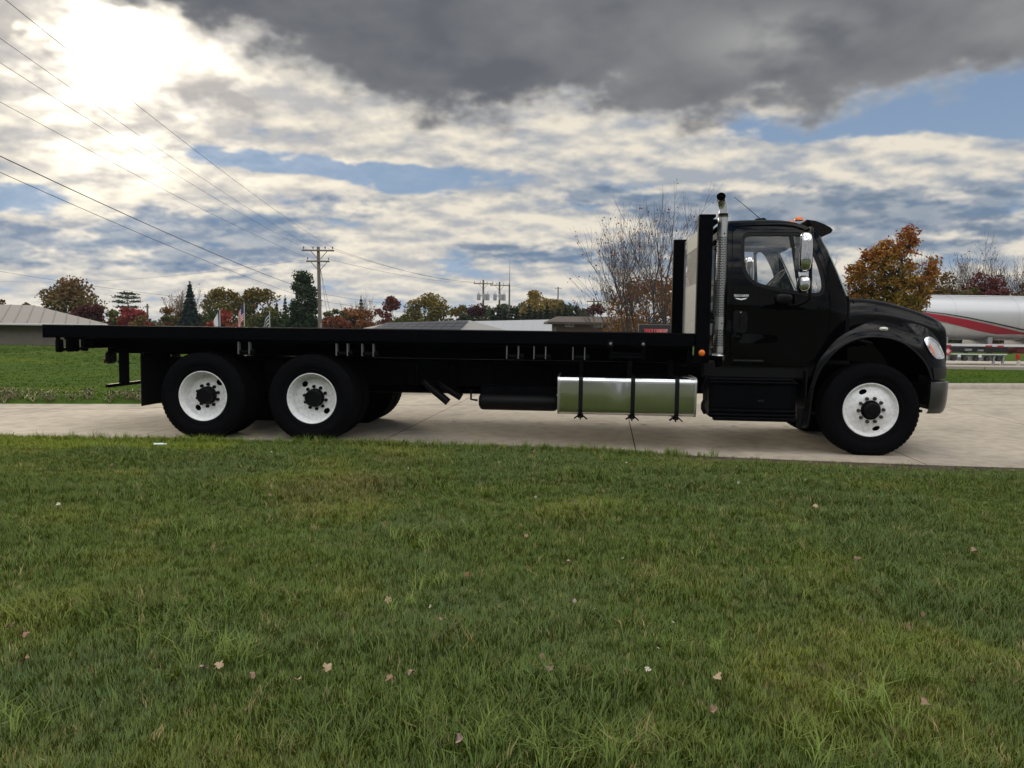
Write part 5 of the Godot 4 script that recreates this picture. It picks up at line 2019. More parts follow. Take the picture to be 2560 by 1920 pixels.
func bare(called: String, label: String, at: Vector3, stems: Array, height: float, depth: int, col: Color, sd: int, thin := 0.006, few := 0, few_col := Color(0.2, 0.06, 0.04), leaf := 0.06, group := "") -> Node3D:
	var r := RandomNumberGenerator.new()
	r.seed = sd
	var t := thing(called, label, "tree", at, 0.0, group)
	var st := surf(true)
	var tips := []
	height *= 0.92
	depth = mini(depth, 4)
	for s in stems:
		grow(st, tips, Vector3(s[0], s[3] if s.size() > 3 else -0.2, 0), s[1], height * float(s[2]), height * 0.016 * (0.6 + 0.6 * float(s[2])), depth, r, 0.05, thin)
	obj("trunk", st, mat("bark_%d" % sd, col, 0.9), t)
	if few > 0:
		var lf := SurfaceTool.new()
		lf.begin(Mesh.PRIMITIVE_TRIANGLES)
		for i in few:
			var p: Vector3 = tips[r.randi() % tips.size()] + Vector3(r.randfn(), r.randfn(), r.randfn()) * leaf * 1.5
			leaf_quad(lf, p, leaf * r.randf_range(0.6, 1.3), few_col * r.randf_range(0.6, 1.5), r)
		tag(put("leaves", lf.commit(), leaf_mat(), t), "", "", "", "stuff")
	return t

func make_trees() -> void:
	var olive := Color(0.10, 0.105, 0.03)
	var green := Color(0.05, 0.075, 0.022)
	var rust := Color(0.20, 0.085, 0.028)
	var maroon := Color(0.075, 0.022, 0.022)
	var gold := Color(0.24, 0.165, 0.03)
	var red := Color(0.23, 0.028, 0.026)
	# left group, behind the low grey building
	leafy("maple_tree", "wide green and rust maple behind the grey building roof", Vector3(-40.0, -1.6, -70), 6.7, 5.0, 1.2, [green * 1.4, olive * 1.1, Color(0.13, 0.10, 0.04), Color(0.15, 0.085, 0.035)], 3000, 0.21, 301, 44, "", 0.45)
	leafy("maple_tree", "smaller green tree at the right shoulder of the rust maple", Vector3(-37.4, -1.6, -70.5), 5.0, 2.5, 0.6, [green, olive, olive * 1.2], 1500, 0.18, 302, 22, "", 0.4)
	leafy("plum_tree", "dark maroon tree in front of the rust maple", Vector3(-36.5, -1.6, -66), 4.6, 3.6, 0.3, [maroon * 0.8, maroon], 2200, 0.19, 303, 26)
	leafy("bush", "brownish bush at the left edge of the view above the roof", Vector3(-53.2, -1.6, -80), 5.4, 2.2, 1.0, [rust * 0.5, rust * 0.6], 800, 0.2, 304, 14)
	leafy("bush", "low reddish bush just above the grey roof ridge", Vector3(-46.9, -1.6, -75), 4.8, 2.6, 1.5, [maroon, rust * 0.5], 900, 0.2, 305, 14)
	# flat-topped pine
	var r := RandomNumberGenerator.new()
	r.seed = 310
	var pine := thing("pine_tree", "flat topped dark pine standing above the red maple", "tree", Vector3(-47.4, -1.8, -95))
	var pt := surf()
	tube(pt, [Vector3(0, -0.3, 0), Vector3(0.15, 3.0, 0), Vector3(0.0, 6.6, 0)], [0.16, 0.12, 0.04], 6, false)
	var pc := SurfaceTool.new()
	pc.begin(Mesh.PRIMITIVE_TRIANGLES)
	for tier in [[6.65, 0.75], [6.2, 1.15], [5.65, 1.30], [5.0, 1.0], [3.6, 1.25], [2.7, 1.3], [1.8, 1.1]]:
		for b in 9:
			var a := TAU * (b + r.randf()) / 9
			var ln: float = tier[1] * r.randf_range(0.6, 1.1)
			var tip := Vector3(cos(a) * ln, tier[0] + r.randf_range(-0.1, 0.12), sin(a) * ln)
			limb(pt, Vector3(0, tier[0] - 0.15, 0), tip, 0.03, 0.01, r, 3)
			for j in 26:
				leaf_quad(pc, tip + Vector3(r.randfn() * 0.30, absf(r.randfn()) * 0.10, r.randfn() * 0.30), 0.13, Color(0.022, 0.042, 0.024) * r.randf_range(0.6, 1.4), r, 2.2)
	obj("trunk", pt, bark_mat(), pine)
	tag(put("crown", pc.commit(), leaf_mat(), pine), "", "", "", "stuff")
	leafy("maple_tree", "bright red maple below the flat topped pine", Vector3(-41.9, -1.8, -85), 5.0, 3.3, 0.4, [red * 0.7, red, red * 1.1], 2200, 0.2, 311, 28, "", 0.4)
	leafy("shrub", "yellow brown shrub in front of the bright red maple", Vector3(-38.9, -1.8, -80), 4.0, 2.9, 0.1, [gold * 0.5, gold * 0.6, Color(0.16, 0.10, 0.04)], 1500, 0.17, 312, 22)
	var sp := []
	for i in 6:
		sp.append([r.randf_range(-0.2, 0.2), Vector3(r.randf_range(-0.6, 0.6), 1, r.randf_range(-0.5, 0.5)), r.randf_range(0.36, 0.5)])
	bare("bare_tree", "bare grey brown tree left of the blue spruce", Vector3(-37.9, -1.8, -88), sp, 7.0, 5, Color(0.11, 0.085, 0.07), 313, 0.012, 500, Color(0.17, 0.11, 0.045), 0.13)
	leafy("shrub", "tawny half bare shrub at the foot of the bare grey tree", Vector3(-38.0, -1.8, -86), 5.0, 3.4, 0.1, [olive * 0.8, gold * 0.5, rust * 0.6], 1500, 0.16, 314, 24, "", 0.6)
	conifer("spruce_tree", "blue green spruce with a pointed top behind the truck bed", Vector3(-32.6, -1.8, -78), 7.3, 3.6, Color(0.028, 0.052, 0.048), 315, 22, 0.24)
	leafy("broad_tree", "broad yellow green tree right of the blue spruce", Vector3(-34.2, -1.8, -92), 7.4, 5.4, 0.6, [green * 1.1, olive, olive * 1.2, gold * 0.6], 3600, 0.22, 316, 44, "", 0.45)
	leafy("broad_tree", "second yellow green tree behind the flag poles", Vector3(-29.6, -1.8, -90), 7.3, 5.0, 0.6, [green * 1.1, olive, olive * 1.1, gold * 0.5], 3200, 0.22, 317, 40, "", 0.45)
	leafy("shrub", "red shrub behind the flag with a blue band", Vector3(-28.0, -1.8, -75), 4.4, 3.2, 0.1, [Color(0.22, 0.045, 0.03), Color(0.27, 0.05, 0.035)], 1500, 0.18, 318, 22)
	for c in [[-30.6, 6.1, "left"], [-29.5, 6.9, "middle"], [-28.3, 6.2, "right"], [-26.8, 5.6, "last"]]:
		conifer("fir_tree", "slim dark fir, the %s one of four left of the tall arborvitae" % c[2], Vector3(c[0], -1.8, -100), c[1], 1.9, Color(0.03, 0.05, 0.03), 320 + int(c[1] * 10), 16, 0.2, "firs left of the arborvitae")
	# tall rounded arborvitae
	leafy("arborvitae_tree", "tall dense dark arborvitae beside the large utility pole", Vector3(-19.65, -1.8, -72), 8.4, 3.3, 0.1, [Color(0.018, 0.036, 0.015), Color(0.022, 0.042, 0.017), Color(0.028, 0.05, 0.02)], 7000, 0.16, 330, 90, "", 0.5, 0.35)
	leafy("shrub", "mid green shrub hard right of the large utility pole", Vector3(-18.9, -1.8, -82), 5.6, 2.4, 0.1, [green * 0.8, green, olive * 0.8], 1500, 0.17, 331, 24)
	conifer("fir_tree", "pale green pointed fir right of the large utility pole", Vector3(-17.7, -1.8, -90), 6.6, 2.0, Color(0.04, 0.06, 0.035), 332, 15, 0.2)
	leafy("maple_tree", "orange red maple left of the dark red tree", Vector3(-18.4, -1.8, -84), 5.0, 3.4, 0.2, [Color(0.20, 0.05, 0.02), Color(0.24, 0.075, 0.025)], 1900, 0.18, 333, 26)
	leafy("maple_tree", "olive and orange maple in the middle of the red row", Vector3(-16.3, -1.8, -83), 4.9, 3.4, 0.2, [olive, Color(0.17, 0.085, 0.03), rust], 1900, 0.18, 334, 26)
	leafy("maple_tree", "dull wine red maple at the right of the red row", Vector3(-14.6, -1.8, -86), 5.2, 2.6, 0.2, [maroon * 1.2, Color(0.15, 0.045, 0.03)], 1500, 0.18, 335, 22)
	bare("bare_tree", "thin bare tree rising out of the orange maples", Vector3(-16.8, -1.8, -87), sp, 6.2, 4, Color(0.12, 0.09, 0.075), 336, 0.012, 160, Color(0.2, 0.07, 0.04), 0.12)
	leafy("maple_tree", "dark red narrow maple left of the round golden green tree", Vector3(-13.8, -1.8, -88), 6.6, 2.5, 0.5, [maroon * 1.1, Color(0.10, 0.035, 0.03), Color(0.14, 0.045, 0.035)], 1600, 0.18, 337, 24, "", 0.4)
	leafy("broad_tree", "round golden green tree left of the transformer poles", Vector3(-10.2, -1.8, -92), 6.9, 5.2, 0.2, [green * 1.2, olive, olive * 1.2, gold * 0.8], 4200, 0.21, 338, 46, "", 0.42)
	leafy("shrub", "green shrub at the left foot of the round golden tree", Vector3(-13.0, -1.8, -91), 4.4, 3.0, 0.1, [green, olive * 0.8], 1300, 0.17, 339, 20)
	leafy("broad_tree", "small pale yellow tree left of the dark hedge", Vector3(-7.7, -1.8, -112), 6.6, 3.6, 0.4, [olive, gold * 0.7], 1400, 0.22, 340, 20)
	leafy("plum_tree", "dark maroon tree behind the first transformer pole", Vector3(-4.6, -1.8, -100), 6.0, 4.0, 0.2, [maroon * 0.6, maroon * 0.7], 2000, 0.2, 341, 26)
	for i in 15:
		conifer("hedge_tree", "%s dark evergreen from the left in the tall hedge behind the poles" % ["first", "second", "third", "fourth", "fifth", "sixth", "seventh", "eighth", "ninth", "tenth", "eleventh", "twelfth", "thirteenth", "fourteenth", "fifteenth"][i], Vector3(-2.6 + i * 0.78, -1.8, -100 - (i % 3) * 0.4), 5.7 + 0.5 * sin(i * 2.3) + 0.02 * i, 1.5, Color(0.014, 0.026, 0.013), 350 + i, 14, 0.22, "evergreens of the tall hedge", 0.7)
	# low growth that closes the line of trees
	var under := [["olive shrubs between the rust maple and the flat topped pine", -44.5, -78, 3.6, 3.4, green], ["brown shrubs below the bare grey tree", -35.3, -84, 4.0, 4.4, rust * 0.45], ["dull green shrub left of the blue spruce", -35.6, -80, 3.9, 3.0, olive * 0.7], ["dark green shrub right of the blue spruce", -30.9, -80, 4.2, 3.8, green * 0.8], ["olive shrub under the yellow green trees", -27.6, -82, 4.0, 4.6, olive * 0.7], ["dark green shrub left of the arborvitae", -24.4, -80, 4.4, 4.4, green * 0.6], ["dark green shrub behind the arborvitae", -21.8, -80, 4.6, 3.6, green * 0.6], ["rusty shrub under the orange red maple", -18.2, -80, 3.9, 3.6, Color(0.16, 0.05, 0.025)], ["rusty orange shrub in the middle of the red row", -15.2, -80, 3.9, 4.0, Color(0.15, 0.06, 0.025)], ["olive shrub left of the round golden tree", -12.2, -84, 3.9, 3.6, olive * 0.8], ["golden shrub under the round golden tree", -9.0, -84, 3.9, 4.2, olive], ["dark shrub left of the tall hedge", -5.8, -96, 4.8, 3.8, green * 0.5], ["dull shrub beside the plum coloured tree", 9.8, -84, 4.4, 3.6, maroon * 0.8]]
	for u in under:
		leafy("shrub", u[0], Vector3(u[1], -1.8, u[2]), u[3], u[4], 0.0, [u[5] * 0.9, u[5], u[5] * 1.15], 1500, 0.19, 600 + int(u[1] * 10.0), 22, "", 0.5)
	# hill trees
	leafy("broad_tree", "yellow tree on top of the far hill", Vector3(4.5, 1.6, -150), 6.6, 6.4, 0.2, [olive, gold * 0.9, gold], 2600, 0.34, 370, 34)
	leafy("broad_tree", "yellow brown tree on the right slope of the far hill", Vector3(8.4, 1.4, -150), 5.4, 4.6, 0.2, [olive, gold * 0.7], 1500, 0.34, 371, 24)
	for i in 7:
		leafy("hill_tree", "%s hazy green tree along the far hill crest" % ["first", "second", "third", "fourth", "fifth", "sixth", "seventh"][i], Vector3(-7.5 + i * 3.6, 1.0 + 1.6 * sin(PI * i / 6.0) - 0.5, -156), 4.6, 5.0, 0.1, [green * 1.2, Color(0.055, 0.07, 0.035)], 900, 0.36, 372 + i, 16, "green trees on the far hill")
	leafy("broad_tree", "dark green tree right of the far hill", Vector3(8.6, -1.8, -110), 7.0, 3.2, 0.3, [green * 0.7, green * 0.8], 1600, 0.22, 380, 22)
	leafy("plum_tree", "dark plum coloured tree beside the brown house roof", Vector3(8.4, -1.8, -80), 6.1, 2.8, 0.3, [maroon * 0.6, maroon * 0.8], 1800, 0.18, 381, 24)
	# near bare tree with a few red leaves
	var stems := [[0.2, Vector3(-0.05, 1, 0), 0.50], [0.05, Vector3(-0.18, 1, 0.1), 0.46], [-0.1, Vector3(-0.32, 1, -0.1), 0.46], [-0.25, Vector3(-0.44, 1, 0.1), 0.44], [-0.3, Vector3(-0.58, 1, 0), 0.40], [0.15, Vector3(-0.02, 1, 0.25), 0.46], [0.0, Vector3(-0.38, 1, 0.4), 0.40], [-0.4, Vector3(-0.75, 1, -0.1), 0.33], [0.2, Vector3(0.02, 1, -0.3), 0.38]]
	bare("bare_tree", "large bare many stemmed tree with a few red leaves behind the bed", Vector3(4.5, 0.0, -24), stems, 4.9, 5, Color(0.075, 0.058, 0.054), 390, 0.0042, 800, Color(0.20, 0.075, 0.055), 0.045)
	leafy("oak_tree", "low orange brown oak behind the bare tree and the headboard", Vector3(5.2, -0.1, -30), 3.5, 3.2, 0.3, [Color(0.20, 0.10, 0.03), Color(0.24, 0.125, 0.035), Color(0.19, 0.085, 0.03)], 3000, 0.085, 391, 60, "", 0.5)
	leafy("oak_shrub", "orange brown leafy shrub at the foot of the bare tree", Vector3(4.0, -0.1, -26), 1.9, 2.2, 0.1, [Color(0.17, 0.09, 0.035), Color(0.22, 0.115, 0.035)], 1200, 0.07, 392, 30, "", 0.6)
	make_amber_tree()
	make_far_woods()
	# right edge, above the tanker
	leafy("broad_tree", "dull green tree above the tank trailer beside the amber tree", Vector3(33.4, 0.2, -60), 5.8, 3.6, 0.5, [green, olive * 0.8, Color(0.12, 0.075, 0.03)], 2600, 0.17, 400, 34, "", 0.45)
	leafy("broad_tree", "low green shrubbery tree between amber tree and maroon tree", Vector3(35.5, 0.2, -61), 5.0, 3.4, 0.3, [green, olive * 0.7], 2000, 0.17, 401, 30)
	leafy("maple_tree", "wine red maple above the tank trailer", Vector3(37.6, 0.2, -62), 6.0, 3.6, 0.3, [Color(0.085, 0.026, 0.024), Color(0.11, 0.032, 0.03)], 2800, 0.16, 402, 36, "", 0.45)
	leafy("broad_tree", "dark olive tree at the right edge above the tank trailer", Vector3(40.6, 0.2, -62), 5.4, 3.6, 0.3, [green, Color(0.10, 0.06, 0.035)], 1900, 0.17, 403, 28, "", 0.5)
	for b in [[34.6, 6.8, 410, "behind the dull green tree"], [37.8, 8.0, 411, "tallest one, behind the wine red maple"], [39.6, 7.2, 412, "right of the wine red maple"], [41.3, 7.0, 413, "at the right edge of the view"]]:
		var ss := []
		for i in 5:
			ss.append([r.randf_range(-0.2, 0.2), Vector3(r.randf_range(-0.5, 0.5), 1, r.randf_range(-0.4, 0.4)), r.randf_range(0.36, 0.48)])
		bare("bare_tree", "bare thin tree %s" % b[3], Vector3(b[0], 0.0, -64), ss, b[1], 5, Color(0.10, 0.085, 0.078), b[2], 0.010, 260, Color(0.14, 0.07, 0.04), 0.10, "bare trees above the tank trailer")
	bare("bare_tree", "faint bare tree beyond the windscreen left of the amber tree", Vector3(20.2, -0.5, -52), sp, 6.0, 5, Color(0.11, 0.095, 0.09), 414, 0.009, 0)
	# evergreens on the viewer's side, seen mirrored in the chrome
	for i in 9:
		var lab := ["first", "second", "third", "fourth", "fifth", "sixth", "seventh", "eighth", "ninth"]
		conifer("spruce_tree", "dark spruce mirrored in the chrome, %s from the left behind the viewer" % lab[i], Vector3(-22 + i * 6.3, 0.6, 34 + 4.0 * sin(i * 1.9)), 5.0 + 1.6 * sin(i * 2.7), 2.8, Color(0.02, 0.036, 0.02), 430 + i, 13, 0.5, "spruces on the viewer's side of the drive")

func make_far_woods() -> void:
	# a wood so far away that it reads as one low band
	var r := RandomNumberGenerator.new()
	r.seed = 440
	var st := SurfaceTool.new()
	st.begin(Mesh.PRIMITIVE_TRIANGLES)
	var tones := [Color(0.06, 0.07, 0.035), Color(0.09, 0.07, 0.03), Color(0.075, 0.045, 0.03), Color(0.05, 0.06, 0.03)]
	for i in 260:
		var x := -150.0 + i * 1.25 + r.randf_range(-0.5, 0.5)
		var z := -190.0 - r.randf_range(0, 25)
		var h := r.randf_range(3.2, 5.2)
		var c: Color = tones[r.randi() % 4]
		for j in 60:
			var y := pow(r.randf(), 0.7) * h
			var w := 1.9 * sqrt(maxf(0.1, 1.0 - pow(y / h, 2.0)))
			leaf_quad(st, Vector3(x + r.randf_range(-w, w), land_y(x, z) - 0.3 + y, z + r.randf_range(-w, w)), 0.75 * r.randf_range(0.6, 1.2), c * r.randf_range(0.7, 1.3), r)
	var o := put("far_woods", st.commit(), leaf_mat())
	tag(o, "low band of distant autumn woods along the horizon", "woods", "", "stuff")

func make_amber_tree() -> void:
	# crown filled inside an outline that leans and forks, with real depth
	var r := RandomNumberGenerator.new()
	r.seed = 420
	var t := thing("amber_tree", "young amber and green tree in front of the tank trailer", "tree", Vector3(10.75, 0.0, -22))
	var outline := PackedVector2Array()
	for p in [Vector2(9.52, 2.75), Vector2(9.50, 3.08), Vector2(9.64, 3.38), Vector2(9.83, 3.36), Vector2(9.94, 3.72), Vector2(10.13, 3.70), Vector2(10.34, 3.90), Vector2(10.62, 3.96), Vector2(10.83, 3.72), Vector2(10.93, 4.0), Vector2(11.01, 4.34), Vector2(11.24, 4.30), Vector2(11.33, 3.85), Vector2(11.29, 3.48), Vector2(11.31, 3.2), Vector2(11.42, 2.92), Vector2(11.58, 2.98), Vector2(11.72, 3.30), Vector2(11.86, 3.50), Vector2(11.98, 3.48), Vector2(11.96, 3.15), Vector2(11.89, 2.8), Vector2(11.78, 2.49), Vector2(11.68, 2.17), Vector2(11.58, 1.7), Vector2(11.3, 1.2), Vector2(10.7, 1.0), Vector2(10.0, 1.3), Vector2(9.6, 2.0), Vector2(9.55, 2.4)]:
		outline.append(p - Vector2(10.75, 0.0))
	var wood := surf()
	tube(wood, [Vector3(0, -0.2, 0), Vector3(0.02, 1.2, 0), Vector3(0.0, 2.4, 0.02), Vector3(0.25, 3.4, 0), Vector3(0.38, 4.2, 0)], [0.075, 0.06, 0.042, 0.024, 0.008], 8, false)
	var crown := SurfaceTool.new()
	crown.begin(Mesh.PRIMITIVE_TRIANGLES)
	var edge := densify(outline, 0.12)
	var gaps := [Vector3(10.44 - 10.75, 3.03, 0.13), Vector3(11.12 - 10.75, 3.42, 0.09), Vector3(-0.75, 2.75, 0.08), Vector3(0.55, 2.55, 0.09), Vector3(0.1, 3.35, 0.07)]
	var sprays := 0
	while sprays < 820:
		var p := Vector2(r.randf_range(-1.3, 1.3), r.randf_range(1.0, 4.4))
		if not Geometry2D.is_point_in_polygon(p, outline):
			continue
		var near := 9.0
		for e in edge:
			near = minf(near, e.distance_to(p))
		var hole := false
		for g in gaps:
			if p.distance_to(Vector2(g.x, g.y)) < g.z + 0.05:
				hole = true
		if hole:
			continue
		sprays += 1
		var depth := sqrt(near) * 1.05
		var z := r.randf_range(-depth, depth)
		var c := Vector3(p.x, p.y, z)
		var outer := clampf(1.0 - near / 0.45, 0.0, 1.0)
		if sprays % 5 == 0:
			limb(wood, Vector3(clampf((p.y - 2.2) * 0.17, 0, 0.35), maxf(1.1, p.y - 0.55), 0), c, 0.016, 0.004, r, 4)
		# a spray: leaves fanning round a twig tip
		for j in 19:
			var d := Vector3(r.randfn(), r.randfn() - 0.25, r.randfn()) * 0.062
			var amber := clampf(0.15 + 0.42 * (p.y - 1.9) / 2.2 + 0.40 * outer + r.randfn() * 0.22, 0.0, 1.0)
			var col := Color(0.105, 0.095, 0.020).lerp(Color(0.36, 0.165, 0.030), amber)
			if amber > 0.75 and r.randf() < 0.5:
				col = Color(0.28, 0.07, 0.04)
			leaf_quad(crown, c + d, 0.044 * r.randf_range(0.7, 1.4), col * r.randf_range(0.65, 1.35), r, 2.5)
	obj("trunk", wood, mat("bark_amber", Color(0.06, 0.045, 0.04), 0.9), t)
	tag(put("crown", crown.commit(), leaf_mat(), t), "", "", "", "stuff")

# ------------------------------------------------------------------ poles and wires
func wire(label: String, a: Vector3, b: Vector3, sag: float, rad: float, group := "") -> void:
	var st := surf(true)
	var pts := []
	for i in 25:
		var t := i / 24.0
		var p := a.lerp(b, t)
		p.y -= 4.0 * sag * t * (1.0 - t)
		pts.append(p)
	tube(st, pts, [rad * 0.85], 5, false)
	var o := obj("power_line", st, mat("wire", Color(0.085, 0.085, 0.09), 0.7))
	tag(o, label, "wire", group)

func end_of(a: Vector3, mid: Vector3, sag: float, z_end: float) -> Vector3:
	# the far end of a sagging span that passes through mid
	var t := (mid.z - a.z) / (z_end - a.z)
	return Vector3(a.x + (mid.x - a.x) / t, a.y + (mid.y - a.y + 4.0 * sag * t * (1.0 - t)) / t, z_end)

func crossarm(p: Node3D, y: float, x0: float, x1: float, ins: Array, wood: Material) -> void:
	obj("crossarm", boxes(Vector3(x1 - x0, 0.12, 0.10), 0.01, Vector3((x0 + x1) * 0.5, y, 0.16)), wood, p)
	var st := surf()
	for s in [-1, 1]:
		tube(st, [Vector3(0.62 * s, y - 0.04, 0.20), Vector3(0.1 * s, y - 0.62, 0.14)], [0.025], 4)
	obj("brace", st, wood, p)
	for x in ins:
		var il := surf()
		lathe(il, [Vector2(0.0, 0.26), Vector2(0.045, 0.24), Vector2(0.06, 0.18), Vector2(0.03, 0.15), Vector2(0.05, 0.11), Vector2(0.03, 0.08), Vector2(0.012, 0.06), Vector2(0.012, 0.0)], 8)
		var i := obj("insulator", il, mat("porcelain", Color(0.12, 0.12, 0.125), 0.3), p)
		i.position = Vector3(x, y + 0.05, 0.16)
		i.rotation.x = -PI / 2

func make_poles() -> void:
	var wood := mat("pole_wood", Color(0.17, 0.145, 0.125), 0.9)
	wood.albedo_texture = mottle(256, 0.05, Color(0.75, 0.75, 0.75), Color(1.2, 1.2, 1.2), 61)
	tri(wood, 0.7)
	var p := thing("utility_pole", "large wooden utility pole with two crossarms behind the truck bed", "utility pole", Vector3(-14.5, -1.7, -58))
	var st := surf()
	tube(st, [Vector3(0.06, 0, 0), Vector3(-0.10, 8.9, 0)], [0.17, 0.115], 12)
	obj("pole_shaft", st, wood, p)
	crossarm(p, 8.62, -1.28, 1.12, [-1.15, -0.45, 0.45, 1.0], wood)
	crossarm(p, 7.82, -0.95, 0.78, [-0.85, 0.70], wood)
	st = surf()
	tube(st, [Vector3(0.10, 3.2, 0.1), Vector3(0.11, 0, 0.1)], [0.06], 8)
	obj("conduit", st, mat("conduit", Color(0.28, 0.28, 0.28), 0.6), p)
	st = surf()
	for g in [[1.5, 0.0], [0.9, -0.2]]:
		tube(st, [Vector3(0.05, 7.3, 0), Vector3(g[0] + 0.6, 0.2, g[1] + 2.0)], [0.012], 4)
	obj("guy_wire", st, mat("wire", Color(0.05, 0.05, 0.055), 0.7), p)
	# lines running forward past the viewer's left
	var zc := -58.0
	var zb := -3.0
	var spans := [
		["uppermost thin power line from the left end of the top crossarm", Vector3(-15.65, 7.12, zc), Vector3(-13.72, 8.21, -21), 0.5, 0.008],
		["second thin power line from the top crossarm", Vector3(-14.95, 7.12, zc), Vector3(-13.70, 8.84, -21), 0.5, 0.008],
		["third thin power line from the right of the top crossarm", Vector3(-13.5, 7.12, zc), Vector3(-10.70, 7.62, -21), 0.5, 0.008],
		["power line from the lower crossarm", Vector3(-15.35, 6.36, zc), Vector3(-13.76, 7.19, -21), 0.5, 0.008],
		["thick dark communication cable, the heaviest line on the left", Vector3(-14.6, 3.75, zc), Vector3(-13.81, 5.77, -21), 0.55, 0.017],
		["lower communication cable below the thick dark one", Vector3(-14.6, 3.15, zc), Vector3(-13.82, 5.34, -21), 0.55, 0.011],
	]
	for s in spans:
		wire(s[0], s[1], end_of(s[1], s[2], s[3], zb), s[3], s[4], "lines to the large utility pole")
	wire("faint low line crossing the sky at the left above the trees", Vector3(-14.6, 2.6, zc), Vector3(-39.5, 5.9, -46), 0.6, 0.011)
	wire("faint line far left over the grey building", Vector3(-15.4, 6.3, -58.2), Vector3(-60, 6.0, -90), 0.7, 0.010)
	# transformer poles
	var tp := []
	for k in 2:
		var q := thing("transformer_pole", ["left wooden pole carrying grey transformers above the white roof", "middle wooden pole carrying grey transformers above the white roof"][k], "utility pole", Vector3([-4.05, -1.85][k], -1.7, -105), 0.0, "transformer poles")
		tp.append(q)
		st = surf()
		tube(st, [Vector3(0.02, 0, 0), Vector3(-0.02, 9.5 - 0.25 * k, 0)], [0.17, 0.12], 10)
		obj("pole_shaft", st, wood, q)
		crossarm(q, 8.98 - 0.18 * k, -1.3, 1.35, [-1.2, -0.4, 0.5, 1.25], wood)
		for x in [-0.62, 0.12, 0.60]:
			st = surf()
			lathe(st, [Vector2(0, 0.42), Vector2(0.20, 0.40), Vector2(0.24, 0.36), Vector2(0.24, -0.40), Vector2(0.22, -0.45), Vector2(0, -0.45)], 16, null, false)
			lathe(st, [Vector2(0.05, 0.40), Vector2(0.07, 0.55), Vector2(0.03, 0.72), Vector2(0, 0.74)], 8)
			var tr := obj("transformer", st, mat("transformer_grey", Color(0.33, 0.34, 0.35), 0.5), q)
			tr.position = Vector3(x, 7.2, 0.05 if absf(x) > 0.2 else 0.42)
			tr.rotation.x = -PI / 2
		obj("transformer_bracket", boxes(Vector3(1.3, 0.08, 0.08), 0.0, Vector3(0, 7.35, 0)), wood, q)
	var m := thing("mast_pole", "tall thin pole with a whip aerial, right of the transformer poles", "utility pole", Vector3(-0.5, -1.7, -105))
	st = surf()
	tube(st, [Vector3(0, 0, 0), Vector3(-0.02, 8.9, 0)], [0.15, 0.11], 10)
	obj("pole_shaft", st, wood, m)
	st = surf()
	tube(st, [Vector3(-0.02, 8.8, 0), Vector3(0, 12.3, 0)], [0.045, 0.02], 5)
	obj("aerial", st, wood, m)
	var lines := [["top line from the large pole to the transformer poles", Vector3(-13.5, 7.12, zc), Vector3(-5.2, 7.45, -105)], ["second line from the large pole to the transformer poles", Vector3(-13.9, 7.10, zc), Vector3(-4.4, 7.45, -105)], ["line from the lower crossarm to the transformer poles", Vector3(-13.8, 6.3, zc), Vector3(-3.5, 7.4, -105)], ["thick cable from the large pole towards the white roof", Vector3(-14.5, 3.75, zc), Vector3(-4.0, 4.2, -105)], ["lower cable from the large pole towards the white roof", Vector3(-14.5, 3.2, zc), Vector3(-4.0, 3.4, -105)]]
	for l in lines:
		wire(l[0], l[1], l[2], 0.55, 0.013, "lines to the transformer poles")
	for l in [["short line between the two transformer poles", Vector3(-2.75, 7.4, -105), Vector3(-3.1, 7.25, -105)], ["line from the transformer poles to the thin mast pole", Vector3(-0.6, 7.2, -105), Vector3(-0.5, 7.0, -105)], ["line from the mast pole to the far cross topped pole", Vector3(-0.4, 7.1, -105), Vector3(11.6, 11.2, -200)], ["low cable from the mast pole past the brown house", Vector3(-0.4, 4.1, -105), Vector3(9.3, 4.3, -90)], ["lower cable drooping over the white roof", Vector3(-0.4, 2.9, -105), Vector3(9.3, 3.3, -90)]]:
		wire(l[0], l[1], l[2], 0.4, 0.013)
	for f in [["far_pole", "far slim pole with a small crossarm on the hill", Vector3(11.6, 5.5, -200), 6.6, 1.9, 0.18], ["far_pole", "grey pole with a crossarm in front of the brown house", Vector3(9.4, -1.7, -90), 6.6, 1.7, 0.12], ["far_pole", "short pole right of the bright red maple", Vector3(-42.6, -1.7, -90), 5.3, 0.5, 0.13], ["far_pole", "thin short pole left of the transformer poles", Vector3(-7.2, -1.7, -105), 4.6, 0.3, 0.10]]:
		var q := thing(f[0], f[1], "utility pole", f[2])
		st = surf()
		tube(st, [Vector3.ZERO, Vector3(0, f[3], 0)], [f[5] * 1.15, f[5] * 0.8], 8)
		obj("pole_shaft", st, wood, q)
		obj("crossarm", boxes(Vector3(f[4], 0.13, 0.1), 0.0, Vector3(0, f[3] - 0.35, 0.1)), wood, q)

# ------------------------------------------------------------------ buildings
func roof_face(st: SurfaceTool, pts: Array, thick := 0.12) -> void:
	# a sloping roof plane with thickness, points in order
	var n := pts.size()
	var dn := Vector3(0, -thick, 0)
	st.set_smooth_group(0xFFFFFFFF)
	for i in range(1, n - 1):
		tri3(st, pts[0], pts[i], pts[i + 1])
		tri3(st, pts[0] + dn, pts[i + 1] + dn, pts[i] + dn)
	for i in n:
		var a: Vector3 = pts[i]
		var b: Vector3 = pts[(i + 1) % n]
		quad(st, a, b, b + dn, a + dn)

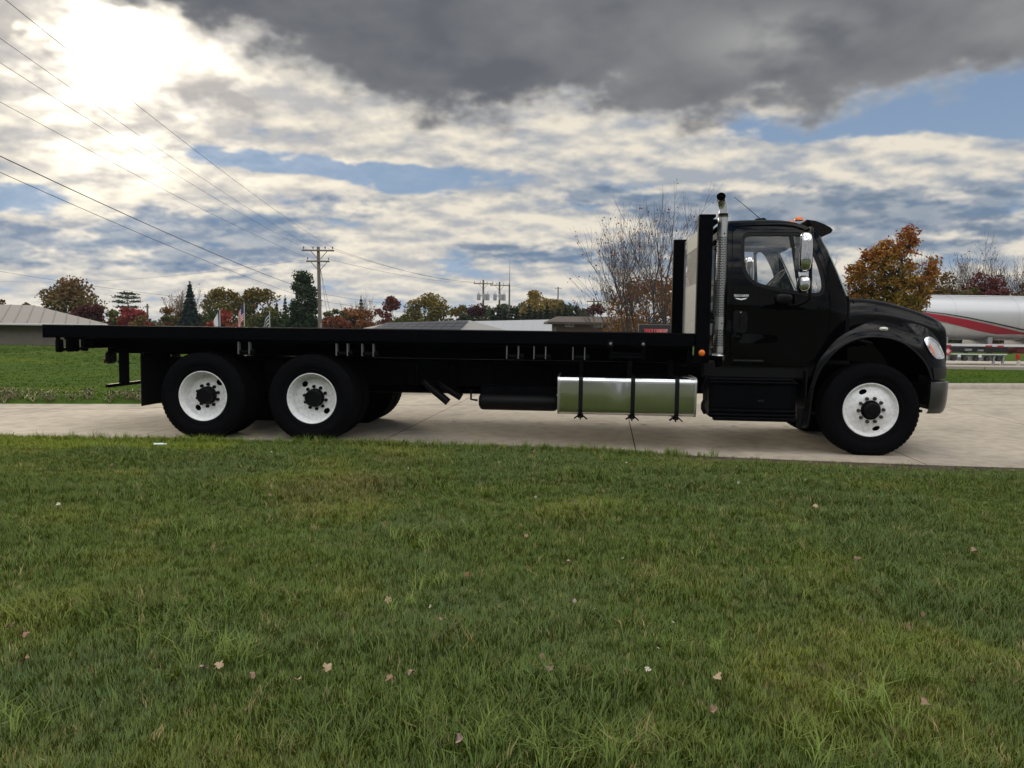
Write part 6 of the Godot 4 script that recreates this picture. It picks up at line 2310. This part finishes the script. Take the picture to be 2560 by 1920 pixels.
func make_buildings() -> void:
	# long low shed at the left
	var b := thing("grey_shed", "long low grey building with a ribbed metal hip roof beyond the mound", "building", Vector3(-24.3, -1.9, -45.2), deg_to_rad(28.0))
	var wall := mat("shed_wall", Color(0.150, 0.128, 0.115), 0.9)
	wall.albedo_texture = mottle(256, 0.03, Color(0.85, 0.85, 0.85), Color(1.1, 1.1, 1.1), 71)
	tri(wall, 0.3)
	var rf := mat("metal_roof", Color(0.20, 0.185, 0.172), 0.8)
	obj("wall", boxes(Vector3(34, 3.1, 11), 0.0, Vector3(-17.4, 1.5, -5.5)), wall, b)
	var ev := 3.17
	var rd := 4.28
	var A := Vector3(0.5, ev, 0.5)
	var B := Vector3(-36, ev, 0.5)
	var C := Vector3(-31, rd, -5.5)
	var D := Vector3(-3.6, rd, -5.5)
	var E2 := Vector3(0.5, ev, -11.5)
	var F := Vector3(-36, ev, -11.5)
	var st := surf()
	roof_face(st, [A, D, C, B])
	roof_face(st, [A, E2, D])
	roof_face(st, [E2, F, C, D])
	roof_face(st, [F, B, C])
	var rn := obj("roof", st, rf, b)
	for i in 50:
		var x := 0.2 - i * 0.62
		var top := clampf((0.5 - x) / 4.1, 0.0, 1.0) if x > -3.6 else 1.0
		var lo := Vector3(x, ev + 0.012, 0.5)
		var hi := Vector3(x, lerpf(ev, rd, top) + 0.012, lerpf(0.5, -5.5, top))
		if lo.distance_to(hi) < 0.3:
			continue
		var rib := surf()
		tube(rib, [lo, hi], [0.03], 4, true, true)
		obj("roof_rib", rib, rf, rn)
	obj("gutter", boxes(Vector3(36.4, 0.12, 0.14), 0.02, Vector3(-17.7, ev - 0.07, 0.58)), mat("gutter", Color(0.55, 0.55, 0.54), 0.5), b)
	for x in [-5.3, -12.0, -20.0]:
		var w := obj("window", boxes(Vector3(1.4, 1.0, 0.06), 0.01, Vector3(x, 1.35, 0.03)), mat("window_frame", Color(0.12, 0.12, 0.12), 0.6), b)
		obj("pane", boxes(Vector3(1.2, 0.8, 0.02), 0.0, Vector3(x, 1.35, 0.07)), mat("dark_pane", Color(0.02, 0.022, 0.026), 0.08), w)
	# hip-roofed hall with dark roof panels
	var h := thing("panel_roof_hall", "low hall with a pale hip roof and dark solar panels", "building", Vector3(0, -1.8, -72))
	var pale := mat("pale_roof", Color(0.24, 0.235, 0.225), 0.8)
	var lw := mat("pale_wall", Color(0.40, 0.39, 0.37), 0.85)
	obj("wall", boxes(Vector3(13.4, 2.7, 9.2), 0.0, Vector3(-7.3, 1.3, -5.0)), lw, h)
	var a0 := Vector3(-14.7, 2.78, 0.2)
	var a1 := Vector3(-0.1, 2.78, 0.2)
	var r0 := Vector3(-12.3, 3.52, -5.0)
	var r1 := Vector3(-4.3, 3.86, -5.0)
	var b0 := Vector3(-14.7, 2.78, -10.2)
	var b1 := Vector3(-0.1, 2.78, -10.2)
	st = surf()
	roof_face(st, [a1, r1, r0, a0])
	roof_face(st, [a1, b1, r1])
	roof_face(st, [b1, b0, r0, r1])
	roof_face(st, [b0, a0, r0])
	obj("roof", st, pale, h)
	var sol := mat("solar_panel", Color(0.045, 0.047, 0.055), 0.35)
	for i in 9:
		for j in 3:
			var f0 := (j + 0.06) / 3.0 * 0.86 + 0.07
			var f1 := (j + 0.94) / 3.0 * 0.86 + 0.07
			var x0 := lerpf(-13.3, -5.1, i / 9.0) + 0.03
			var x1 := lerpf(-13.3, -5.1, (i + 1) / 9.0) - 0.03
			var q := []
			for e in [[x0, f0], [x0, f1], [x1, f1], [x1, f0]]:
				var xx: float = e[0] + 0.8 * e[1]
				var top := lerpf(3.52, 3.86, clampf((xx + 12.3) / 8.0, 0, 1))
				q.append(Vector3(xx, lerpf(2.78, top, e[1]) + 0.07, lerpf(0.2, -5.0, e[1])))
			st = surf()
			roof_face(st, q, 0.05)
			obj("solar_panel", st, sol, h)
	# long white-roofed shed behind it
	var s := thing("white_roof_shed", "long shed with a white metal gable roof behind the transformer poles", "building", Vector3(0, -1.8, -77))
	var white := mat("white_roof", Color(0.34, 0.35, 0.36), 0.6)
	obj("wall", boxes(Vector3(11.2, 2.9, 7.0), 0.0, Vector3(1.7, 1.4, -3.6)), lw, s)
	st = surf()
	var slope := func(x: float, t: float) -> Vector3:
		return Vector3(x + 0.9 * (1.0 - t) * -0.5, lerpf(2.85, lerpf(3.82, 4.22, (x + 4.0) / 11.6), t), lerpf(0.1, -3.6, t))
	for k in 11:
		var x0 := -4.0 + k * 1.055
		var x1 := x0 + 1.045
		st = surf()
		roof_face(st, [slope.call(x0, 0.0), slope.call(x0, 1.0), slope.call(x1, 1.0), slope.call(x1, 0.0)], 0.08)
		obj("roof_sheet", st, white, s)
	st = surf()
	roof_face(st, [Vector3(-4.4, 2.85, -7.3), Vector3(7.2, 2.85, -7.3), Vector3(7.6, 4.20, -3.6), Vector3(-4.0, 3.80, -3.6)])
	obj("roof", st, white, s)
	st = surf()
	var gab := PackedVector2Array([Vector2(-0.1, 2.8), Vector2(3.6, 4.15), Vector2(7.2, 2.8)])
	prism(st, gab, 7.18, 7.26, Transform3D(Basis(Vector3(0, 0, -1), Vector3(0, 1, 0), Vector3(1, 0, 0)), Vector3.ZERO))
	obj("gable", st, lw, s)
	# brown house on the right of it
	var c := thing("brown_house", "brown house with a shallow shingle roof behind the bare tree", "house", Vector3(6.0, -1.7, -60))
	var bw := mat("brown_wall", Color(0.085, 0.052, 0.042), 0.9)
	obj("wall", boxes(Vector3(5.8, 3.6, 7), 0.0, Vector3(0.3, 1.75, -3.5)), bw, c)
	st = surf()
	var br := mat("shingles", Color(0.070, 0.055, 0.048), 0.95)
	br.albedo_texture = mottle(256, 0.08, Color(0.75, 0.75, 0.75), Color(1.2, 1.2, 1.2), 73)
	tri(br, 0.8)
	roof_face(st, [Vector3(-3.3, 3.58, 0.6), Vector3(-2.4, 4.05, -3.5), Vector3(2.4, 4.10, -3.5), Vector3(3.5, 3.58, 0.6)], 0.16)
	roof_face(st, [Vector3(3.5, 3.58, 0.6), Vector3(2.4, 4.10, -3.5), Vector3(3.5, 3.58, -7.6)], 0.16)
	roof_face(st, [Vector3(-3.3, 3.58, 0.6), Vector3(-3.3, 3.58, -7.6), Vector3(-2.4, 4.05, -3.5)], 0.16)
	roof_face(st, [Vector3(-3.3, 3.58, -7.6), Vector3(3.5, 3.58, -7.6), Vector3(2.4, 4.10, -3.5), Vector3(-2.4, 4.05, -3.5)], 0.16)
	obj("roof", st, br, c)
	for x in [0.66, 1.72, -1.6]:
		var w := obj("window", boxes(Vector3(0.70, 0.36, 0.06), 0.01, Vector3(x, 3.38, 0.03)), mat("white_trim", Color(0.5, 0.5, 0.5), 0.6), c)
		for e in [-1, 1]:
			obj("pane", boxes(Vector3(0.30, 0.28, 0.02), 0.0, Vector3(x + 0.165 * e, 3.38, 0.065)), mat("pale_pane", Color(0.16, 0.17, 0.18), 0.1), w)
	# dark house and a parked car seen under the tail of the bed
	var d := thing("dark_house", "dark brown house seen under the tail of the truck bed", "house", Vector3(-28.6, -2.6, -62))
	obj("wall", boxes(Vector3(5.5, 2.4, 5), 0.0, Vector3(0, 1.2, -2.5)), mat("dark_brown_wall", Color(0.055, 0.036, 0.032), 0.9), d)
	st = surf()
	roof_face(st, [Vector3(-3, 2.4, 0.4), Vector3(-3, 3.6, -2.5), Vector3(3, 3.6, -2.5), Vector3(3, 2.4, 0.4)])
	roof_face(st, [Vector3(3, 2.4, -5.4), Vector3(3, 3.6, -2.5), Vector3(-3, 3.6, -2.5), Vector3(-3, 2.4, -5.4)])
	obj("roof", st, br, d)
	var dw := obj("window", boxes(Vector3(0.7, 0.6, 0.06), 0.0, Vector3(-0.9, 1.4, 0.03)), mat("white_trim", Color(0.5, 0.5, 0.5), 0.6), d)
	obj("pane", boxes(Vector3(0.55, 0.45, 0.02), 0.0, Vector3(-0.9, 1.4, 0.07)), mat("pale_pane", Color(0.16, 0.17, 0.18), 0.1), dw)
	var car := thing("parked_car", "silver car parked beyond the mound, seen beside the mud flap", "car", Vector3(-22.3, -1.75, -48))
	st = surf()
	var side := rounded([Vector2(-2.0, 0.25), Vector2(2.1, 0.25), Vector2(2.1, 0.62), Vector2(1.1, 0.75), Vector2(0.55, 1.10), Vector2(-1.0, 1.12), Vector2(-1.7, 0.78), Vector2(-2.0, 0.68)], 0.16, 3)
	prism(st, side, -0.8, 0.8, Transform3D.IDENTITY, true)
	obj("car_body", st, mat("silver_paint", Color(0.42, 0.43, 0.44), 0.25, 0.6), car)
	st = surf()
	prism(st, rounded([Vector2(-1.2, 0.80), Vector2(0.75, 0.80), Vector2(0.45, 1.05), Vector2(-0.9, 1.06)], 0.05, 2), -0.805, 0.805)
	obj("window", st, mat("dark_pane", Color(0.02, 0.022, 0.026), 0.08), car)
	for x in [-1.3, 1.35]:
		for z in [-0.72, 0.72]:
			st = surf()
			tube(st, [Vector3(x, 0.3, z - 0.1), Vector3(x, 0.3, z + 0.1)], [0.31], 16)
			obj("wheel", st, mat("car_tyre", Color(0.015, 0.015, 0.016), 0.8), car)

# ------------------------------------------------------------------ flags, sign, tanker, litter
func flag(label: String, at: Vector3, h: float, bands: Array, vertical: bool, sd: int) -> void:
	var t := thing("flag_pole", label, "flag", at, 0.0, "flags behind the truck bed")
	var st := surf()
	tube(st, [Vector3.ZERO, Vector3(0, h, 0)], [0.05, 0.035], 8)
	lathe(st, [Vector2(0, 0.04), Vector2(0.05, 0.0), Vector2(0, -0.04)], 8)
	obj("pole_shaft", st, mat("flag_pole", Color(0.55, 0.55, 0.55), 0.4, 0.5), t)
	st = surf(true)
	var w := 1.1
	var fall := 1.25
	var nu := 14
	var nv := 13
	var rows := []
	for j in nv + 1:
		var r := []
		for i in nu + 1:
			var u := float(i) / nu
			var v := float(j) / nv
			# hanging slack: the fly end droops beside the pole
			var x := -0.05 - w * 0.46 * u * (1.0 - 0.25 * v)
			var y := h - 0.12 - v * fall * (1.0 - 0.25 * u) - 0.85 * u * u - 0.25 * u
			var z := 0.13 * sin(u * 9.0 + v * 2.0 + sd) * u
			r.append(Vector3(x, y, z))
		rows.append(r)
	st.set_smooth_group(1)
	for j in nv:
		for i in nu:
			var k := (float(i) / nu) if vertical else (float(j) / nv)
			var c: Color = bands[int(k * bands.size())]
			if sd == 2 and j < 7 and i < 6:
				c = Color(0.02, 0.03, 0.12)
			st.set_color(c)
			quad(st, rows[j][i], rows[j + 1][i], rows[j + 1][i + 1], rows[j][i + 1])
	st.generate_normals()
	put("flag_cloth", st.commit(), vmat("cloth", 0.85), t)

func make_sign() -> void:
	var s := thing("dealer_sign", "black sign with red lettering standing beyond the truck bed", "sign", Vector3(3.69, 0, -20), 0.03)
	obj("sign_board", boxes(Vector3(0.86, 0.62, 0.12), 0.015, Vector3(0, 1.19, 0)), mat("sign_black", Color(0.018, 0.016, 0.018), 0.5), s)
	for x in [-0.3, 0.3]:
		obj("sign_post", boxes(Vector3(0.07, 0.95, 0.07), 0.01, Vector3(x, 0.45, -0.01)), mat("sign_black", Color(0.018, 0.016, 0.018), 0.5), s)
	for k in 2:
		var tm := TextMesh.new()
		tm.text = "TRUCK COUNTRY"
		var f := SystemFont.new()
		f.font_names = PackedStringArray(["Droid Sans"])
		f.font_weight = 700
		tm.font = f
		tm.font_size = 24
		tm.pixel_size = 0.0034
		tm.depth = 0.02
		var o := put("lettering", tm, mat("letter_red", Color(0.75, 0.05, 0.075), 0.5) if k == 0 else mat("letter_white", Color(0.75, 0.72, 0.72), 0.5), s)
		o.position = Vector3(0.0 + 0.006 * k, 1.335 - 0.004 * k, 0.068 - 0.006 * k)
		o.scale = Vector3(0.92 if k == 0 else 0.935, 1.55 if k == 0 else 1.68, 1.0)
	obj("sign_stripe", boxes(Vector3(0.6, 0.02, 0.01), 0.0, Vector3(0, 1.22, 0.062)), mat("letter_red", Color(0.62, 0.03, 0.045), 0.5), s)

func make_tanker() -> void:
	var t := thing("tank_trailer", "silver white tank trailer with a red swoosh behind the amber tree", "trailer", Vector3(19.0, -0.06, -32.2))
	var shell := mat("tank_silver", Color(0.50, 0.51, 0.525), 0.36, 0.3)
	var hy := 0.80
	var hz := 1.2
	var cy := 1.98 + 0.10
	var sec := func(a: float) -> Vector2:
		# a rounded box section, flatter at the sides; returns (y, z)
		var s := sin(a)
		var c := cos(a)
		return Vector2(cy + hy * 1.13 * signf(s) * pow(absf(s), 0.85), hz * signf(c) * pow(absf(c), 0.75))
	var st := surf(true)
	var rows := []
	for e in [[-6.6, 0.0], [-6.58, 0.5], [-6.5, 0.8], [-6.35, 0.95], [-6.1, 1.0], [0.0, 1.0], [7.0, 1.0], [7.25, 0.95], [7.4, 0.8], [7.48, 0.5], [7.5, 0.0]]:
		var r := []
		for k in 48:
			var p: Vector2 = sec.call(TAU * k / 48)
			r.append(Vector3(e[0], cy + (p.x - cy) * e[1], p.y * e[1]))
		rows.append(r)
	skin(st, rows, true)
	obj("tank_shell", st, shell, t)
	for x in [-4.2, -1.2, 1.33, 1.9, 4.4]:
		st = surf(true)
		var rr := []
		for xx in [-0.012, 0.012]:
			var r := []
			for k in 48:
				var p: Vector2 = sec.call(TAU * k / 48)
				r.append(Vector3(x + xx, cy + (p.x - cy) * 1.004, p.y * 1.004))
			rr.append(r)
		skin(st, rr, true)
		obj("tank_seam", st, mat("tank_seam", Color(0.45, 0.46, 0.47), 0.45, 0.5), t)
	var zf := func(u: float, v: float) -> float:
		var s := clampf((v - cy) / (hy * 1.13), -0.999, 0.999)
		var ss := pow(absf(s), 1.0 / 0.85)
		return hz * pow(sqrt(maxf(0.0, 1.0 - ss * ss)), 0.75) + 0.03
	# swoosh: black pin-line, white gap, red blade (heights as on the near side)
	var X := 19.0
	var red := [Vector2(16.0, 2.20), Vector2(16.6, 2.185), Vector2(17.39, 2.075), Vector2(18.25, 1.93), Vector2(19.2, 1.74), Vector2(20.5, 1.46), Vector2(22.5, 1.22), Vector2(22.5, 1.19), Vector2(20.5, 1.37), Vector2(19.56, 1.36), Vector2(18.75, 1.49), Vector2(17.85, 1.70), Vector2(17.2, 1.85), Vector2(16.0, 2.12)]
	var pr := PackedVector2Array()
	for p in red:
		pr.append(p - Vector2(X, -0.06 - 0.0))
	st = surf()
	panel(st, pr, [], zf, 0.004, 0.16)
	obj("red_swoosh", st, mat("swoosh_red", Color(0.30, 0.010, 0.026), 0.45), t)
	var blk := [Vector2(16.0, 2.265), Vector2(16.6, 2.25), Vector2(17.39, 2.165), Vector2(18.25, 2.035), Vector2(19.2, 1.855), Vector2(20.5, 1.59), Vector2(22.5, 1.33), Vector2(22.5, 1.28), Vector2(20.5, 1.535), Vector2(19.2, 1.805), Vector2(18.25, 1.99), Vector2(17.39, 2.13), Vector2(16.6, 2.225), Vector2(16.0, 2.245)]
	pr = PackedVector2Array()
	for p in blk:
		pr.append(p - Vector2(X, -0.06))
	st = surf()
	panel(st, pr, [], zf, 0.004, 0.16)
	obj("black_line", st, mat("swoosh_black", Color(0.015, 0.015, 0.02), 0.4), t)
	obj("walkway", boxes(Vector3(12.0, 0.10, 0.9), 0.02, Vector3(0.4, cy + hy * 1.13 - 0.03, 0)), mat("tank_seam", Color(0.45, 0.46, 0.47), 0.45, 0.5), t)
	obj("name_plate", boxes(Vector3(0.27, 0.06, 0.01), 0.0, Vector3(-1.6, 2.60, 0.86)), mat("plate_grey", Color(0.35, 0.36, 0.38), 0.5), t)
	# frame and running gear
	var white := mat("trailer_white", Color(0.62, 0.63, 0.64), 0.45)
	var dark := mat("trailer_dark", Color(0.03, 0.03, 0.032), 0.7)
	var alu := mat("trailer_alu", Color(0.32, 0.33, 0.34), 0.45, 0.5)
	obj("frame_rail", boxes(Vector3(13.0, 0.10, 0.06), 0.01, Vector3(0.3, 0.97, 0.95)), white, t)
	obj("frame_rail", boxes(Vector3(13.0, 0.10, 0.06), 0.01, Vector3(0.3, 0.97, -0.95)), white, t)
	for x in [-5.0, -3.2, -1.4, 0.4, 2.2, 4.0]:
		obj("saddle", boxes(Vector3(0.2, 0.34, 1.8), 0.02, Vector3(x, 1.14, 0)), alu, t)
	for x in [-1.36, 0.30, 0.78]:
		obj("rail_reflector", boxes(Vector3(0.26, 0.06, 0.02), 0.004, Vector3(x, 0.92 + 0.02, 0.99)), mat("reflector_red", Color(0.40, 0.015, 0.02), 0.35), t)
	obj("hose_tray", boxes(Vector3(2.25, 0.035, 0.25), 0.006, Vector3(-0.02, 0.60, 0.80)), white, t)
	for x in [-1.02, -0.56, -0.10, 0.36, 0.82]:
		st = surf()
		tube(st, [Vector3(x, 0.42, 0.9), Vector3(x, 0.42, 0.4)], [0.10], 12)
		obj("valve_box", st, dark, t)
	obj("tray_box", boxes(Vector3(2.3, 0.20, 0.4), 0.02, Vector3(-0.05, 0.44, 0.55)), alu, t)
	obj("belly_box", boxes(Vector3(2.6, 0.26, 0.9), 0.02, Vector3(0.0, 0.80, 0.2)), dark, t)
	for x in [-0.5, 0.35]:
		obj("tray_plate", boxes(Vector3(0.12, 0.13, 0.02), 0.0, Vector3(x - 0.35, 0.54, 0.93)), white, t)
	obj("pipe_fitting", boxes(Vector3(0.3, 0.10, 0.1), 0.03, Vector3(-0.45, 0.78, 0.85)), alu, t)
	obj("pipe_fitting", boxes(Vector3(0.26, 0.08, 0.1), 0.03, Vector3(0.05, 0.76, 0.85)), alu, t)
	for x in [0.60, 0.98]:
		st = surf()
		tube(st, [Vector3(x + 0.06, 0.62, 0.8), Vector3(x + 0.03, 0.28, 0.8), Vector3(x - 0.05, 0.01, 0.82)], [0.055, 0.05, 0.045], 6)
		obj("landing_leg", st, alu, t)
	# hazard diamond
	st = surf()
	var dia := rounded([Vector2(0.17, 0), Vector2(0, 0.17), Vector2(-0.17, 0), Vector2(0, -0.17)], 0.02, 2)
	prism(st, dia, -0.006, 0.006)
	var dm := obj("hazard_placard", st, mat("placard_red", Color(0.42, 0.02, 0.03), 0.5), t)
	dm.position = Vector3(-1.36, 0.72, 1.0)
	st = surf()
	prism(st, rounded([Vector2(0.10, 0), Vector2(0, 0.10), Vector2(-0.10, 0), Vector2(0, -0.10)], 0.02, 2), -0.004, 0.010)
	obj("placard_mark", st, mat("placard_pale", Color(0.62, 0.45, 0.45), 0.5), dm)
	# rear bogie, just outside the picture, carries the weight
	for x in [4.0, 5.3]:
		for s in [1, -1]:
			st = surf()
			tube(st, [Vector3(x, 0.52, s * 0.75), Vector3(x, 0.52, s * 1.2)], [0.52], 28)
			obj("wheel", st, mat("car_tyre", Color(0.015, 0.015, 0.016), 0.8), t)
	obj("red_fender", boxes(Vector3(0.4, 0.34, 0.9), 0.05, Vector3(1.72, 0.82, 0.4)), mat("dark_red", Color(0.10, 0.008, 0.012), 0.4), t)
	obj("tail_light", boxes(Vector3(0.16, 0.22, 0.1), 0.03, Vector3(1.56, 0.52, 0.9)), mat("lens_red", Color(0.45, 0.015, 0.02), 0.3), t)
	obj("tail_light_base", boxes(Vector3(0.14, 0.26, 0.1), 0.03, Vector3(1.60, 0.24, 0.9)), mat("plate_pale", Color(0.55, 0.48, 0.46), 0.5), t)

func make_litter() -> void:
	var r := RandomNumberGenerator.new()
	r.seed = 500
	var bx := -3.62
	var bz := -7.85
	var b := thing("plastic_bottle", "crushed white plastic bottle lying in the grass left of the rear wheels", "bottle", Vector3(bx, lawn_y(bx, bz) + 0.05, bz), 0.2)
	var st := surf()
	lathe(st, [Vector2(0, -0.10), Vector2(0.028, -0.098), Vector2(0.032, -0.08), Vector2(0.027, -0.03), Vector2(0.032, 0.03), Vector2(0.028, 0.06), Vector2(0.013, 0.085), Vector2(0.013, 0.10)], 12)
	var bo := obj("bottle_body", st, mat("bottle_plastic", Color(0.62, 0.74, 0.72), 0.2), b)
	bo.rotation.y = PI / 2
	bo.scale = Vector3(1, 0.7, 1)
	b.scale = Vector3.ONE * 0.55
	st = surf()
	tube(st, [Vector3(0.1, 0, 0), Vector3(0.122, 0, 0)], [0.016], 10)
	obj("bottle_cap", st, mat("bottle_white", Color(0.75, 0.75, 0.75), 0.4), b)
	# fallen leaves: the larger ones singly
	var spots := [[-2.07, -3.1, 0, "pale tan leaf near the left edge of the lawn, lower of two"], [-1.94, -3.01, 1, "pinkish brown leaf near the left edge of the lawn, right of a tan one"], [-1.10, -2.69, 2, "large mauve brown leaf propped in the tall tuft at lower left"], [-1.05, -2.71, 0, "tan leaf leaning on the mauve leaf in the lower left tuft"], [-0.91, -2.64, 3, "curled three lobed brown leaf right of the lower left tuft"], [-0.74, -2.62, 0, "small buff leaf in the lower left of the lawn"], [-0.66, -2.72, 0, "round buff leaf right of the small buff leaf"], [-0.35, -2.70, 4, "orange leaf in a flattened patch left of centre"], [-0.42, -2.65, 4, "darker orange leaf beside the other orange leaf"], [0.15, -2.71, 2, "dusty pink star shaped leaf just right of centre"], [-0.28, -3.16, 4, "red orange leaf left of centre in the middle of the lawn"], [0.09, -4.59, 4, "orange leaf in the middle distance near the centre"], [2.19, -5.46, 0, "cream leaf in the grass below the front of the cab"], [1.93, -4.19, 4, "rusty leaf in the right half of the lawn"], [0.75, -2.68, 0, "tan leaf right of centre near the bottom"], [-0.15, -2.27, 2, "pale mauve curled leaf at the bottom centre"], [1.41, -2.51, 4, "rust coloured leaf in the lower right"], [0.68, -2.47, 4, "small orange leaf at the bottom right of centre"], [2.72, -4.42, 4, "ochre leaf near the right edge of the lawn"], [-1.8, -2.78, 3, "brown leaf low at the left edge"]]
	var tones := [Color(0.33, 0.24, 0.15), Color(0.24, 0.12, 0.095), Color(0.25, 0.17, 0.15), Color(0.21, 0.13, 0.085), Color(0.21, 0.088, 0.040)]
	for s in spots:
		var p := Vector3(s[0], 0, s[1])
		p.y = lawn_y(p.x, p.z) + 0.034
		put_leaf(p, tones[s[2]], s[3], r, r.randf_range(0.015, 0.021) * (1.0 if p.z > -3.5 else 1.4))
	# the rest, too small to tell apart
	var lm := SurfaceTool.new()
	lm.begin(Mesh.PRIMITIVE_TRIANGLES)
	for i in 5:
		var a := TAU * i / 5
		lm.set_normal(Vector3.UP)
		for v in [Vector3.ZERO, Vector3(cos(a) * 0.02, 0.006 * (i % 2), sin(a) * 0.02), Vector3(cos(a + 0.9) * 0.016, 0.004, sin(a + 0.9) * 0.016)]:
			lm.set_color(Color.WHITE)
			lm.add_vertex(v)
	var xf := []
	var cs := []
	for i in 70:
		var z := -lerpf(2.3, 8.3, pow(r.randf(), 0.8))
		var x := r.randf_range(-0.7, 0.7) * -z
		xf.append(Transform3D(Basis(Vector3(r.randf_range(-1, 1), 1, r.randf_range(-1, 1)).normalized(), r.randf() * TAU) * Basis(Vector3.RIGHT, r.randf_range(-0.8, 0.8)).scaled(Vector3.ONE * r.randf_range(0.35, 0.9)), Vector3(x, lawn_y(x, z) + r.randf_range(0.025, 0.045), z)))
		cs.append((tones[r.randi() % 5] if r.randf() < 0.75 else Color(0.42, 0.40, 0.33)) * r.randf_range(0.8, 1.3))
	tag(scatter("leaf_crumbs", lm.commit(), vmat("crumb", 0.8), xf, cs), "small dry leaf bits scattered in the lawn", "leaves")

func put_leaf(p: Vector3, c: Color, label: String, r: RandomNumberGenerator, size: float) -> void:
	var st := surf(true)
	var lobes := 5
	var ring := []
	for k in 20:
		var a := TAU * k / 20
		var rr := size * (0.62 + 0.38 * absf(cos(a * lobes * 0.5))) * r.randf_range(0.9, 1.1)
		ring.append(Vector3(cos(a) * rr, 0.35 * size * sin(a * 2.0 + 0.6) + r.randf_range(-0.06, 0.06) * size, sin(a) * rr))
	for k in 20:
		tri3(st, Vector3(0, -0.12 * size, 0), ring[k], ring[(k + 1) % 20])
	tube(st, [Vector3(-size * 0.6, 0, 0), Vector3(-size * 1.5, size * 0.2, 0.2 * size)], [0.0012], 3, false)
	st.generate_normals()
	var o := put("fallen_leaf", st.commit(), mat("fallen_leaf_%02d" % int(c.r * 100), c, 0.75))
	o.position = p
	o.rotation = Vector3(r.randf_range(-0.2, 0.9), r.randf() * TAU, r.randf_range(-0.4, 0.4))
	tag(o, label, "leaf", "fallen leaves on the lawn")

func make_flags() -> void:
	flag("flag with a white field and a blue band on a pole behind the bed", Vector3(-22.78, -1.7, -60), 4.15, [Color(0.05, 0.07, 0.20), Color(0.62, 0.62, 0.63), Color(0.62, 0.62, 0.63), Color(0.62, 0.62, 0.63), Color(0.40, 0.04, 0.05)], true, 1)
	var st := []
	for i in 13:
		st.append(Color(0.45, 0.03, 0.045) if i % 2 == 0 else Color(0.62, 0.60, 0.60))
	flag("red and white striped flag hanging from the tallest flag pole", Vector3(-20.88, -1.7, -60), 4.7, st, false, 2)
	var bw := []
	for i in 9:
		bw.append(Color(0.03, 0.03, 0.035) if i % 2 == 0 else Color(0.55, 0.55, 0.57))
	flag("black and white striped flag on the right flag pole", Vector3(-18.91, -1.7, -60), 4.12, bw, false, 3)

func _ready() -> void:
	rng.seed = 7
	make_view()
	make_ground()
	make_truck()
	make_buildings()
	make_trees()
	make_poles()
	make_flags()
	make_sign()
	make_tanker()
	make_grass()
	make_litter()
